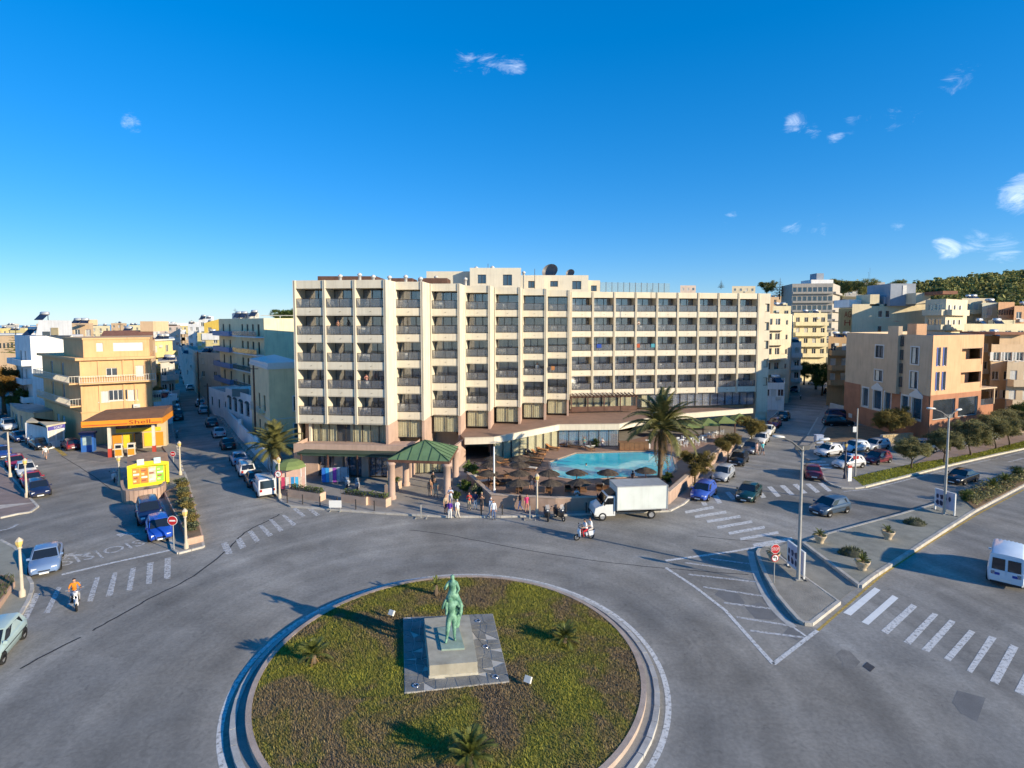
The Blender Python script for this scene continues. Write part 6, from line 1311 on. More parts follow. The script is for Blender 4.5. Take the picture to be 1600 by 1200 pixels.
def solar(b, pxv, Y, z, rz=0):
    o = ob('water_tank', TANK, [M('tank_metal',(.62,.62,.6),.35,.05,3,metal=.4)], b.root, (XA(pxv,Y)-b.o.x,Y-b.o.y,z+1.25), rz, objmat=True); o.rotation_euler = (0,R(90),rz)
    ob('solar_panel', MB().obox((0,-.75,.65),(1.5,1.7,.06),0,0,rx=R(38)).box(-.6,-.1,0,-.54,0,1.1).box(.54,-.1,0,.6,0,1.1), [M('solar_blue',(.02,.03,.06),.15,0)], b.root, (XA(pxv,Y)-b.o.x,Y-b.o.y,z), rz)

# ---- filling station building (left)
OR = wallmat('orange_cream', (.62,.385,.19)); CR_ = wallmat('cream', (.62,.53,.38))
b = Bld('apartment_building', 'orange-cream four-storey block with long balconies above the filling station', 'building', XY(125,75.5), XY(237,80), 14, 11.75, OR, D=XY(68,88), C=(XA(237,80)-9,94))
Lf, Ls = b.L(0), b.L(3)
b.win(0,Lf*.24,5.9,Lf*.14,1.5,'shutter'); b.win(0,Lf*.38,6.0,Lf*.26,1.5,'glass',4); b.win(0,Lf*.65,5.9,Lf*.14,1.5,'shutter')
b.win(0,Lf*.36,9.5,Lf*.15,1.1,'glass',2); b.win(0,Lf*.75,9.3,Lf*.14,1.5,'shutter')
for z in (5.9,9.0):
    for u in (.25,.55): b.win(3,Ls*u,z,1.3,2.1,'glass',2,sill=False)
b.balcony(3,Ls*.08,Ls-.05,5.6,1.2); b.balcony(3,Ls*.0,Ls,8.7,1.2); b.balcony(0,.0,Lf+.5,8.7,1.0)
b.balcony(1,.3,4,5.6,1.1,'rail')
b.slab(11.75,.35,1.0); 
for k in (.02,.26,.6,.76,.97): ob('pilaster', MB().box(0,-.12,4.6,.22,-.004,11.7), OR, b.root, put(b.fr(0),Lf*k-.11,0,0), b.fr(0)[4])
pent = [b.P[0].lerp(b.P[1],.02), b.P[0].lerp(b.P[1],.95), b.P[2].lerp(b.P[1],.2), b.P[3].lerp(b.P[0],.55)]; pent = [p+Vector((0,.6)) for p in pent]
pm = MB(); fpn = frame(pent[0],pent[1]); ops = [(fpn[3]*.19,fpn[3]*.29,12.9,14.1),(fpn[3]*.44,fpn[3]*.9,12.9,14.1)]
for i in range(4): pm.wall(pent[i],pent[(i+1)%4],12.0,14.6,ops if i==0 else (),.15)
pm.sheet([tuple(p) for p in pent],14.55); ob('penthouse', pm, OR, b.root)
for u0,u1,z0,z1 in ops: o = ob('shutter', MB().box(0,.1,0,u1-u0,.14,z1-z0), SHUT, b.root, put(fpn,u0,0,z0), fpn[4])
ob('cornice', MB().prism([tuple(p) for p in outset([tuple(p) for p in pent],.22)],14.55,14.8,0,None,True,True), OR, b.root)
ob('air_conditioner', MB().box(0,-.4,0,.8,-.01,.6).lathe([(.01,-.0),(.22,.0)],12,(.35,-.41,.3)), M('ac_white',(.6,.58,.52),.5,.05,3), b.root, put(b.fr(0),Lf*.72,0,4.75), b.fr(0)[4])
b.win(3,Ls*.35,1.0,1.6,2.2,'shutter'); b.win(3,Ls*.5,1.0,1.6,2.2,'shutter'); b.slab(4.55,.14,.22)
b.done()
# filling station canopy and shop
SO = M('station_orange', (.72,.26,.02), .55, .05, 1); SR = M('station_red', (.42,.05,.03), .55, .05, 1); SY = M('station_yellow', (.75,.52,.03), .55, .05, 2)
c0, c1 = Vector(XY(124,67.5)), Vector(XY(251,70.5)); fs_ = frame(c0,c1); CLn = fs_[3]
stn = thing('filling_station', 'orange filling station canopy with roof over pumps and a small shop', 'filling station', (c0.x,c0.y,0), fs_[4])
ob('canopy', MB().add([(0,0,4.05),(CLn,0,4.05),(CLn,6.5,4.05),(0,6.5,4.05),(.8,2.6,5.3),(CLn-.05,3.2,5.5),(CLn,6.5,5.5),(.8,6.5,5.3),(0,0,4.78),(CLn,0,4.78),(CLn,6.5,4.78),(0,6.5,4.78)],[(3,2,1,0),(8,9,5,4),(9,10,6,5),(4,5,6,7),(11,8,4,7)]), M('canopy_brown',(.20,.10,.055),.8,.15,1.2,streak=.2), stn)
ob('fascia', MB().box(0,-.06,4.05,CLn,-.003,4.8).box(CLn+.003,0,4.05,CLn+.06,6.5,4.8).box(-.06,0,4.05,-.003,6.5,4.8), SO, stn)
ob('red_stripe', MB().box(.1,-.075,4.22,CLn*.56,-.062,4.32).box(CLn*.86,-.075,4.22,CLn-.1,-.062,4.32), SR, stn)
tm, tw = text_mb('Shell', .5); sx = CLn*.27/tw
ob('canopy_lettering', MB().add([(v[0]*sx,v[1],v[2]) for v in tm.v], tm.f), M('sign_red_brown',(.26,.03,.015),.6,0), stn, (CLn*.58,-.085,4.2))
for x in (CLn*.30,CLn*.86): ob('column', MB().box(x-.16,.7,0,x+.16,1.05,4.05), M('column_white',(.62,.56,.46),.7,.1,2), stn); ob('column_base', MB().box(x-.19,.67,.0,x+.19,1.08,1.1), SR, stn)
sh = MB(); ops = [(2.6,4.4,.1,2.5)]; ob('shop', MB().box(CLn*.18,5.2,0,CLn*.92,6.4,3.6), M('station_wall',(.55,.44,.28),.8,.1,1), stn)
for k in range(5): ob('display', MB().box(CLn*(.2+.14*k),5.1,.25,CLn*(.2+.14*k)+CLn*.12,5.19,2.1), SO if k%2==0 else SY, stn)
ob('shop_door', MB().box(CLn*.5,5.04,.05,CLn*.6,5.09,2.2), CAR_GLASS, stn); ob('shop_sign', MB().box(CLn*.25,5.05,2.3,CLn*.85,5.18,2.8), SY, stn); ob('shop_window', MB().box(CLn*.25,5.08,2.85,CLn*.8,5.17,3.5), GLASSD, stn)
for i, x in enumerate((CLn*.42,CLn*.58)):
    q = put(fs_,x,.6,0); t = thing('fuel_pump', 'orange and white fuel pump under the canopy, %s one' % ('left','right')[i], 'fuel pump', q, fs_[4]); ob('housing', MB().box(-.4,-.28,0,.4,.28,1.7), M('pump_white',(.65,.6,.5),.5,.05,3), t); ob('front_panel', MB().box(-.36,-.3,.2,.36,-.283,1.0), SO, t); ob('display', MB().box(-.3,-.3,1.15,.3,-.283,1.55), CAR_GLASS, t); ob('hose', MB().tube([(.43,0,1.4),(.55,-.1,.9),(.5,-.1,.4),(.43,0,.9)],.03,5), CAR_DARK, t)
q = G(139,705); t = thing('vending_booth', 'blue glazed booth beside the filling station columns', 'booth', (q.x,q.y,0), fs_[4]); ob('cabinet', MB().box(-.7,-.45,0,.7,.45,2.3), M('booth_blue',(.03,.12,.40),.5,.05,2), t); ob('roof', MB().box(-.85,-.6,2.3,.85,.6,2.6), M('booth_navy',(.03,.06,.16),.6,.05,2), t); ob('glass_front', MB().box(-.5,-.47,.9,.5,-.453,2.1), M('booth_glass',(.35,.45,.45),.2,.2,3), t)
struct('station_forecourt', MB().sheet(PG([(120,716),(160,722),(215,712),(262,700),(250,688),(130,698)]), .004), M('forecourt_concrete',(.21,.2,.19),.9,.15,.8,fine=.1))
line('yellow_bay_line', [(74,688),(85,698),(102,712)], .5, A_YELLOW, .009)

# ---- yellow kiosk behind the curved low wall
q = G(233,768); KZ = .13; k0, k1 = Vector(G2(200,766)), Vector(G2(265,757)); kf = frame(k0,k1); KL = kf[3]
kio = thing('kiosk', 'yellow newsstand kiosk plastered with posters beside the left street', 'kiosk', (k0.x,k0.y,KZ), kf[4]); YEL = M('kiosk_yellow',(.72,.58,.02),.5,.06,1.5)
ob('body', MB().box(.05,.15,0,KL-.05,2.4,2.25), YEL, kio)
for x in (.0,KL-.3): ob('pilaster', MB().box(x,0,0,x+.3,.4,2.3), YEL, kio)
ar_ = [(KL*i/10, 2.28+.28*math.sin(math.pi*i/10)) for i in range(11)]
ob('roof_edge', MB().add([(x,-.25,2.05+.12*math.sin(math.pi*x/KL)) for x,z in ar_]+[(x,-.25,z+.1) for x,z in ar_],[(i,i+1,12+i,11+i) for i in range(10)]), YEL, kio)
ob('roof', MB().add([(x,-.25,z+.1) for x,z in ar_]+[(x,2.7,z+.45) for x,z in ar_],[(i,i+1,12+i,11+i) for i in range(10)]), M('kiosk_roof',(.32,.2,.13),.85,.2,1.5), kio)
pcols = [(.62,.22,.05),(.62,.20,.04),(.55,.50,.38),(.25,.60,.06)]
for i, c in enumerate(pcols):
    x0 = .42+i*(KL-.84)/4; w_ = (KL-.84)/4-.05
    p_ = ob('poster', MB().box(x0,.12,.35,x0+w_,.145,1.95), M('poster_%d'%i,c,.6,.35,2.2), kio)
    for k in range(4): ob('poster_print', MB().box(x0+w_*.1,.112,.55+k*.34,x0+w_*(.5+.4*((k*7+i)%3)/2),.119,.55+k*.34+.18), M('print_%d'%((i+k)%3),[(.70,.62,.30),(.30,.10,.05),(.66,.64,.58)][(i+k)%3],.6,.2,3), p_)
for x, c in ((KL*.32,(.7,.68,.55)),(KL*.72,(.45,.6,.65))): ob('roof_sign', MB().box(x-.3,-.32,2.35,x+.3,-.27,2.95), M('roof_sign_%.2f'%c[0],c,.6,.2,5), kio)
kw = thing('planter_wall', 'low curved pink wall in front of the yellow kiosk', 'wall'); pts = smooth_line([Vector(G2(*p,.1)) for p in [(191,768),(193,779),(199,785),(225,784),(250,779),(258,770)]],4); ob('wall_face', strip(MB(),pts,.25,1.25), M('wall_pink2',(.46,.31,.23),.88,.15,.8,streak=.3), kw)
wm_ = MB()
for a_, b_ in zip(pts,pts[1:]):
    for sgn in (-1,1):
        t = (b_-a_).normalized(); nn = Vector((-t.y,t.x))*.125*sgn; wm_.add([(a_.x+nn.x,a_.y+nn.y,0),(b_.x+nn.x,b_.y+nn.y,0),(b_.x+nn.x,b_.y+nn.y,1.25),(a_.x+nn.x,a_.y+nn.y,1.25)],[(0,1,2,3)])
ob('wall_sides', wm_, MATS['stucco_x'] if 'stucco_x' in MATS else M('wall_pink2',(.46,.31,.23)), kw)
# planter triangle with dry shrubs
PT = [(257,777),(272,768),(294,759),(318,846),(293,852),(284,830),(268,800)]; pl = thing('planter', 'long pink-edged planter with dry shrubs beside the no-entry sign', 'planter')
pw_ = PG(PT,.14); ip = outset(pw_,-.25); ob('wall', MB().prism(pw_,.1,.62), M('planter_pink',(.50,.33,.24),.88,.15,.9,streak=.25), pl); ob('soil', MB().prism([tuple(p) for p in ip],.6,.64), A_EARTH, pl)
for i in range(9):
    f = i/8; a_ = Vector(pw_[1]).lerp(Vector(pw_[5]),f).lerp(Vector(pw_[2]).lerp(Vector(pw_[3]),f),.5); t = thing('shrub', '%s dry shrub from the back in the pink-edged planter' % (ordn+['fifth','sixth','seventh','eighth','ninth'])[i], 'shrub', (a_.x,a_.y,.64), 0, 'dry shrubs in the planter'); o = ob('foliage', rnd.choice(CR['small']), [LEAF_TAM if i%2 else LEAF_SUCC], t, (0,0,.3), rnd.uniform(0,6), objmat=True); o.scale = (.75,.75,.5)

# ---- white building behind the filling station, and the rest of the left background
WH = wallmat('white', (.74,.73,.71)); PK = wallmat('peach', (.62,.44,.27)); YL = wallmat('yellow', (.66,.55,.26)); PY = wallmat('pale_yellow', (.74,.64,.40)); GY = wallmat('grey_cream', (.50,.47,.42)); BG = wallmat('beige', (.50,.37,.22)); TN = wallmat('tan', (.50,.39,.27))
b = Bld('white_building', 'white block with a round blue window behind the filling station', 'building', XY(51,96), XY(118,99), 12, ZP(525,96), WH, D=(XA(27,104),104))
Ls = b.L(3)
for z in (3.2,6.4,9.6): b.balcony(3,.2,Ls-.2,z,1.3,'solid',WH,.8); b.win(3,Ls*.3,z+.05,1.6,2.2,'glass',2,sill=False); b.win(3,Ls*.6,z+.05,1.4,2.2,'glass',2,sill=False)
b.part('roof_room', MB().add([(XA(60,97),97,ZP(524,97)),(XA(117,97),97,ZP(524,97)),(XA(117,97),97,ZP(501,97)),(XA(66,97),97,ZP(500,97)),(XA(60,103),103,ZP(524,97)),(XA(117,103),103,ZP(524,97)),(XA(117,103),103,ZP(501,97)),(XA(66,103),103,ZP(500,97))],[(0,1,2,3),(1,5,6,2),(3,2,6,7),(0,3,7,4)]), WH)
b.part('roof_opening', MB().box(XA(71,96.9),96.9,ZP(523.5,97),XA(82,96.9),97,ZP(518,97)), GLASSD); b.part('roof_door', MB().box(XA(84,96.9),96.9,ZP(523.5,97),XA(95,96.9),97,ZP(512,97)), M('roof_door_tan',(.4,.33,.2),.8)); b.part('round_window', MB().lathe([(.01,0),(1.0,0)],24), M('round_blue',(.22,.40,.48),.3,.1,1)).rotation_euler = (R(90),0,0)
o = [c for c in b.root.children if c.name.startswith('round_window')][0]; o.location = (XA(104,96.9)-b.o.x, 1.55-.0+ (99-96)*.78-1.25, ZP(543,97))
solar(b,76,98.5,ZP(501,97)); solar(b,56,100,ZP(525,97)); b.done()
b = Bld('shop_building', 'small beige shop with awning roof on the far left road', 'shop', XY(27,86), XY(50,83), 5, 3.3, PK, D=XY(14,92)); b.slab(3.3,.25,.3,ROOFC,'roof'); b.win(0,.3,.3,1.0,2.2,'glass',2); b.win(3,1.5,.4,2.2,2.0,'glass',2); b.win(3,5,.4,2.2,2.0,'glass',2); b.done()
b = Bld('snack_shop', 'small snack shop with white roof and blue sign beside the far left road', 'shop', XY(70,73.5), XY(97,76), 6, 3.0, WH, D=XY(47,80)); b.slab(3.0,.22,.25,M('shop_roof',(.55,.48,.36),.85,.15,1),'roof'); L0 = b.L(0)
b.win(0,.15,.9,L0*.43,1.5,'shutter',sill=False); b.win(0,L0*.52,.9,L0*.42,1.5,'shutter',sill=False); ob('shop_sign', MB().box(.05,-.15,2.5,L0-.05,-.01,2.98), M('sign_violet',(.10,.08,.35),.6,.05,3), b.root, (0,0,0), b.fr(0)[4]); tm, tw = text_mb('TOAST', .3); ob('sign_lettering', tm, W_PLASTIC, b.root, put(b.fr(0),L0*.3,-.17,2.58), b.fr(0)[4])
b.win(3,.8,.3,1.8,2.2,'glass',2); b.win(3,3.6,.3,1.8,2.2,'glass',2); b.done()
def far_block(name, label, pa, pb, Y, yt, mat, dep=10, cols=3, floors=3, zb=0, balc=False, Yr=None, wins=True, style=('glass','shutter','glass'), par=.5, fh=3.0, C=None, D=None, cat='building', ww=1.1):
    Yr = Yr or Y; zt = ZP(yt,Y)-par; A_, B_ = Vector(XY(pa,Y)), Vector(XY(pb,Yr)); C = C or tuple(B_*(1+dep/B_.length)); D = D or tuple(A_*(1+dep/A_.length))
    b = Bld(name, label, cat, XY(pa,Y), XY(pb,Yr), dep, zt, mat, z0=zb, parapet=par, roofmat=ROOFC, C=C, D=D); L = b.L(0)
    if wins:
        for k in range(floors):
            z = zt-fh*(k+1)+.9
            if z < .3: break
            for i in range(cols):
                u = L*(i+.5)/cols-ww/2; st_ = rnd.choice(style); b.win(0,u,z if not balc else z-.75,ww,1.35 if not balc else 2.1,st_,2,sill=not balc)
            if balc: b.balcony(0,.15,L-.15,z-.8,1.1,balc,mat if balc=='solid' else None,.85)
            if rnd.random() < .6: ob('air_conditioner', cached('acu', lambda: MB().box(0,-.35,0,.8,-.01,.55).mesh('air_conditioner')), [M('ac_white',(.6,.58,.52))], b.root, put(b.fr(0),L*rnd.uniform(.05,.8),0,z-.7 if not balc else z+.9), b.fr(0)[4])
            for i in range(2): b.win(1,b.L(1)*(i+.5)/2-.5,z,1.0,1.3,'glass',2)
    if wins and b.L(3) > 20:
        n3 = int(b.L(3)/5)
        for k in range(floors):
            z = zt-fh*(k+1)+.9
            if z < .3: break
            for i in range(n3): b.win(3,b.L(3)*(i+.4)/n3,z,1.1,1.4,rnd.choice(style),2)
    if wins and yt > 460:
        for k in range(2): solar(b, pa+(pb-pa)*rnd.uniform(.2,.8), Y+dep*.4+k, zt, rnd.uniform(-.3,.5))
        aerial(b, pa+(pb-pa)*rnd.uniform(.2,.8), Y+dep*.3, yt-rnd.uniform(5,9)*100/Y, yt+2)
        box_on(b, pa+(pb-pa)*.55, pa+(pb-pa)*.8, Y+dep*.45, yt-3.5*80/Y*2.2, yt+3, 2.5, mat, 'stair_head') if rnd.random() < .5 else None
    return b
b = far_block('peach_block','peach rooftop block with a satellite dish behind the filling station',116,150,112,505,PK,9,2,2); b.part('satellite_dish', MB().lathe([(.01,0),(.5,.06),(1.0,.25)],14,(0,0,0)), M('dish_pale',(.5,.47,.42),.5)).location = (XA(130,111)-b.o.x,111-b.o.y,ZP(509,111)); aerial(b,130,112,498,506); b.done()
b = far_block('brown_roofed_house','cream house with a wide brown tiled roof behind the filling station',160,245,108,530,PK,12,4,2); 
b.part('tiled_roof', MB().add([(XA(158,107),107,ZP(530,107)),(XA(243,107),107,ZP(530,107)),(XA(243,112),112,ZP(516,110)),(XA(166,112),112,ZP(517,110)),(XA(158,107),107,ZP(531.5,107)),(XA(243,107),107,ZP(531.5,107))],[(0,1,2,3),(4,5,1,0)]), TILE); box_on(b,223,243,111,502,518,5,PK); aerial(b,192,112,504,517); b.done(); solar(b,205,113,ZP(522,112))
b = far_block('cream_apartments','cream apartment block with three white balconies left of the street',237,272,112,531,YL,16,2,4,balc='solid',Yr=120); b.slab(ZP(531,112)-.3,.3,.9,WF); b.done()
b = far_block('grey_house','grey two-storey house with porch roof left of the street',252,274,103,565,GY,8,2,2,balc='solid',Yr=106); b.slab(ZP(565,103)-.1,.25,.8,ROOFC); b.done()
b = far_block('low_shop_row','low white building with awnings beside the parked motorcycles',238,268,88,625,WH,9,3,1,Yr=92); b.done()
b = far_block('distant_pale_block','pale block far away above the left street',253,285,230,507,wallmat('rose',(.62,.50,.42)),14,3,3); box_on(b,256,280,230,505,509,8,WH); b.done()
b = far_block('distant_white_block','white block far away right of the left street',297,316,215,506,WH,14,2,3); aerial(b,303,215,500,507); b.done()
b = far_block('distant_cream_block','cream low block at the end of the left street',268,300,260,522,PK,14,3,2); b.done()
b = far_block('distant_white_house','white house with roof clutter far right of the left street',314,336,190,498,WH,12,2,3); solar(b,322,191,ZP(499,190)); b.done()
b = far_block('yellow_gabled_house','bright yellow house with a gabled roof beyond the balconied block',322,374,165,505,wallmat('bright_yellow',(.72,.50,.10)),14,3,2); b.part('gable', MB().add([(XA(322,165),165,ZP(505,165)),(XA(374,165),165,ZP(505,165)),(XA(348,165),165,ZP(498,165)),(XA(322,176),176,ZP(505,165)),(XA(374,176),176,ZP(505,165)),(XA(348,176),176,ZP(498,165))],[(0,1,2),(0,2,5,3),(1,4,5,2)]), wallmat('bright_yellow',(.72,.50,.10))); b.done()
b = far_block('white_yellow_house','white and yellow house with flat roofs beside the left street',311,348,150,521,YL,12,2,2); b.part('white_storey', MB().box(XA(318,149.8),149.8,ZP(531,150),XA(346,149.8),150,ZP(521,150)), WH); b.done()
b = far_block('cream_street_house','cream street house with blue shutters on the right of the left street',309,346,128,550,GY,10,2,2,Yr=124,D=(XA(289,172),172)); b.done()
for k in range(2): pass
b = far_block('pale_terrace_row','pale terrace of low houses lining the far left street',288,312,150,552,GY,10,2,2,Yr=140,D=(XA(281,215),215)); b.done()
# yellow balconied block with the big plain side wall
b = Bld('balconied_block','yellow apartment block with blue-grey balconies and a plain lit side wall','building', XY(345,118), XY(415,96), 16, ZP(500,96), PY, C=(XA(468,100),100), D=(XA(372,140),140), parapet=.3, roofmat=ROOFC)
L0 = b.L(0)
for k in range(4):
    z = ZP(500,96)-3.15*(k+1)+.25; mt = BLUEP
    b.balcony(0,.1,L0*.42,z,1.3,'solid',BLUEP,.75); b.balcony(0,L0*.5,L0-.1,z,1.3,'glass',WH,.9)
    for u in (.1,.26,.55,.66,.77,.88): b.win(0,L0*u,z+.05,1.1,2.1,'glass',2,sill=False,fm=W_FRAME)
b.part('mast_wall', MB().box(XA(349,117),117,ZP(530,117),XA(353,117),117.5,ZP(506,117)), GY); b.part('roof_rail', MB().box(XA(410,99),99,ZP(493.5,99),XA(465,99),99.05,ZP(492.5,99)).box(XA(440,99),99,ZP(499,99),XA(441,99),99.05,ZP(493,99)), RAILM); b.done()
b = far_block('white_roof_block','white rooftop block with solar heaters behind the balconied block',366,408,130,489,WH,9,2,1,wins=False); solar(b,377,129.5,ZP(497,130)); solar(b,385,129.5,ZP(497,130)); solar(b,401,129.5,ZP(495,130)); aerial(b,371,130,482,489); b.done()
# villa
VC = wallmat('villa_ochre',(.74,.60,.36)); b = Bld('villa','ochre villa with white cornice and dark shuttered windows beside the hotel','house', XY(392,82), XY(420,72.5), 12, ZP(577,72.5), VC, C=(XA(472,75),75), D=(XA(430,92),92)); b.slab(b.zt-.02,.32,.35,WF); b.slab(b.zt+.3,.5,.1,WF,'parapet')
L0, L1 = b.L(0), b.L(1)
for z in (4.9,1.2):
    for u in (.2,.48,.76): b.win(0,L0*u-.5,z,1.0,2.2,'glass',2,fm=W_FRAME)
    b.win(1,L1*.72,z+.2,1.1,1.9,'glass',2,fm=W_FRAME); b.surround(1,L1*.72,z+.2,1.1,1.9)
b.balcony(0,L0*.3,L0*.75,4.7,.8,'rail'); b.slab(4.1,.12,.06,WF,'string_course'); b.done()
b = Bld('white_arcade','white arched terrace house between the street and the villa','house', XY(352,92), XY(392,82), 8, 5.4, WH, z0=0, parapet=.7, roofmat=ROOFC); L0 = b.L(0)
for i in range(4):
    u = L0*(.08+.23*i); b.win(0,u,2.6,L0*.15,2.0,'glass',1,sill=False,fm=WH); F_ = b.fr(0)
    ob('arch', MB().add([(0,-.03,2.0)]+[(L0*.075+L0*.095*math.cos(q*math.pi/8),-.03,2.0+.45*math.sin(q*math.pi/8)) for q in range(9)][::-1],[tuple(range(10))]), GLASSD, b.root, put(F_,u,0,2.6), F_[4])
b.part('roof_terrace_screen', MB().box(XA(362,86),86,5.4,XA(388,86),86.1,6.6), M('teal_screen',(.10,.17,.18),.4,.1,1)); b.done()
b = Bld('low_white_house','low white house with a flat roof behind the parked silver sedan','house', XY(326,104), XY(358,94), 8, 4.4, WH, parapet=.4, roofmat=ROOFC)
for u in (.15,.5,.8): b.win(0,b.L(0)*u-.5,1.6,1.1,1.6,'glass',2,fm=W_FRAME)
b.done()
gw = thing('garden_wall','long white garden wall beside the parked cars of the left street','wall'); gp_ = [Vector(G2(*p)) for p in [(352,655),(376,684),(402,712),(428,742),(446,764)]]
for i in range(4):
    a_, c_ = gp_[i], gp_[i+1]; t = (c_-a_).normalized(); nn = Vector((-t.y,t.x))*.25; ob('wall_section', MB().prism([tuple(a_),tuple(c_),tuple(c_-nn),tuple(a_-nn)],0,2.3-.12*i), WH, gw)
    p_ = c_+nn*.1; ob('gate_pier', MB().box(p_.x-.25,p_.y-.25,0,p_.x+.25,p_.y+.25,2.75-.1*i), WH, gw)
cb = thing('colonnaded_building','distant pale building with dark arched windows at the left picture edge','building',(XA(0,190),190,0)); ob('wall', MB().box(-14,0,0,XA(30,190)-XA(0,190),12,ZP(523,190)), PK, cb); ob('cornice', MB().box(-14,-.3,ZP(524,190),XA(30,190)-XA(0,190)+.3,12,ZP(521.5,190)), WF, cb)
for i in range(5): ob('window', MB().box(.6+i*1.35,-.06,ZP(544,190),1.25+i*1.35,-.005,ZP(536,190)), GLASSD, cb)

# ---- right-hand side
TW = wallmat('tan_wall',(.54,.41,.28)); OW = wallmat('apricot',(.62,.36,.20)); TC_ = M('terracotta_render',(.40,.18,.10),.88,.12,.8,streak=.25,bump=.1)
zr = ZP(524,76)
b = Bld('corner_building','tan and terracotta corner building with white-framed windows right of the side street','building', XY(1320,97), XY(1454,76), 14, zr-.6, TW, C=(XA(1533,81.5),81.5), D=(XA(1440,112),112), parapet=.6, roofmat=ROOFC)
L0, L1 = b.L(0), b.L(1); z2, z3, z1 = 7.6, 10.9, 3.9
for u, w_, z, h_, st_ in [(.40,2.0,z3+.5,1.9,'glass'),(.40,2.0,z2+.1,1.7,'curtain'),(.80,1.6,z3+.1,2.4,'curtain'),(.80,1.6,z2-.1,2.4,'curtain')]: b.win(0,L0*u,z,w_,h_,st_,2,fm=W_FRAME); b.surround(0,L0*u,z,w_,h_)
F_ = b.fr(0); ob('stair_shaft', MB().box(L0*.585,-.6,6.3,L0*.70,-.004,zr+1.2), TW, b.root, (0,0,0), F_[4]); 
for z in (7.4,9.4,11.4,13.4): ob('shaft_slot', MB().box(L0*.565,-.28,z,L0*.583,-.006,z+1.5), GLASSD, b.root, (0,0,0), F_[4]); ob('shaft_slot', MB().box(L0*.702,-.28,z,L0*.72,-.006,z+1.5), GLASSD, b.root, (0,0,0), F_[4])
for u, w_ in [(.26,1.5),(.40,2.0),(.535,1.5),(.725,1.4),(.835,1.9)]: b.win(0,L0*u,3.2,w_,3.0,'glass',1,sill=False); b.surround(0,L0*u,3.2,w_,3.0,.2)
for u in (.385,.815): ob('pediment', MB().add([(0,-.12,0),(2.9,-.12,0),(2.9,-.12,.35),(1.45,-.12,1.2),(0,-.12,.35),(0,-.01,0),(2.9,-.01,0),(2.9,-.01,.35),(1.45,-.01,1.2),(0,-.01,.35)],[(0,1,2,3,4),(4,3,8,9),(3,2,7,8)]), WF, b.root, put(F_,L0*u-.2,0,6.25), F_[4])
ob('terracotta_base', MB().wall((0,-.05),(L0*.23,-.05),0,6.6).wall((L0*.60,-.05),(L0*.715,-.05),0,6.6).wall((L0*.93,-.05),(L0,-.05),0,6.8).wall((L0*.23,-.05),(L0*.93,-.05),0,2.9), TC_, b.root, (0,0,0), F_[4])
F1_ = b.fr(1)
ob('apricot_face', MB().wall((.02,-.06),(L1,-.06),6.9,zr,[(.9,2.0,z3+.0,z3+2.6),(2.4,3.5,z3+.0,z3+2.6),(.9,2.0,z2-.1,z2+2.5),(2.4,3.5,z2-.1,z2+2.5),(L1*.56,L1-.3,z3-.1,z3+2.4),(L1*.56,L1-.3,z2-.2,z2+2.2)],.1), OW, b.root, (b.P[1].x,b.P[1].y,0), F1_[4])
for z in (z3,z2-.1):
    for u in (.9,2.4): b.win(1,u,z,1.1,2.6,'glass',2,sill=False); b.surround(1,u,z+.0,1.1,2.6,.14)
    ob('window_leaf', MB().box(.95,-.1,z,1.25,-.07,z+2.6), SHUTB, b.root, (b.P[1].x,b.P[1].y,0), F1_[4]); ob('window_leaf', MB().box(2.45,-.1,z,2.75,-.07,z+2.6), SHUTB, b.root, (b.P[1].x,b.P[1].y,0), F1_[4])
    b.ops[1].append((L1*.56,L1-.3,z-.1,z+2.3)); ob('loggia_room', MB().box(L1*.56,1.5,z-.1,L1-.3,1.6,z+2.3).box(L1*.56,.2,z-.2,L1-.3,1.5,z-.11), OW, b.root, (b.P[1].x,b.P[1].y,0), F1_[4]); ob('loggia_parapet', MB().box(L1*.56,-.02,z-.1,L1-.3,.08,z+.75), OW, b.root, (b.P[1].x,b.P[1].y,0), F1_[4])
ob('terracotta_base', MB().wall((.0,-.08),(L1,-.08),0,6.9,[(.7,L1*.48,3.4,6.2),(L1*.54,L1-.8,3.4,6.2)],.3), TC_, b.root, (b.P[1].x,b.P[1].y,0), F1_[4])
for a_, c_ in ((.7,L1*.48),(L1*.54,L1-.8)): b.win(1,a_,3.4,c_-a_,2.8,'glass',1,sill=False); b.surround(1,a_,3.4,c_-a_,2.8,.2)
ob('annex', MB().box(L1+.05,.5,0,L1+5,6,4.6), TC_, b.root, (b.P[1].x,b.P[1].y,0), F1_[4]); ob('annex_canopy', MB().box(L1+.05,.2,7.0,L1+5,6,7.2).box(L1+4.7,.4,4.6,L1+4.9,.6,7.0), TW, b.root, (b.P[1].x,b.P[1].y,0), F1_[4]); ob('annex_screen', MB().box(L1+.3,.45,4.6,L1+4.6,.49,5.5), GLASSD, b.root, (b.P[1].x,b.P[1].y,0), F1_[4])
b.balcony(3,.5,5,z3-.2,1.8,'solid',wallmat('peach',(.6,.4,.2))); 
for a_, yt in ((1396,500),(1440,505)): b.part('satellite_dish', MB().lathe([(.01,0),(.3,.04),(.55,.14)],12), M('dish_dark',(.16,.15,.15),.5)).location = (XA(a_,88)-b.o.x,88-b.o.y,ZP(yt+3,88))
box_on(b,1428,1444,86,506,526,2,OW); b.done()
cw_ = Vector(G2(1298,664)); w1 = thing('court_wall','white wall with air conditioner units behind the black off-roader','wall',(0,0,0)); wa_, wb_ = Vector(G2(1296,648)), Vector(G2(1382,672)); F_ = frame(wa_,wb_); ob('wall_face', MB().box(0,0,0,F_[3],.3,2.2), GY, w1, (wa_.x,wa_.y,0), F_[4])
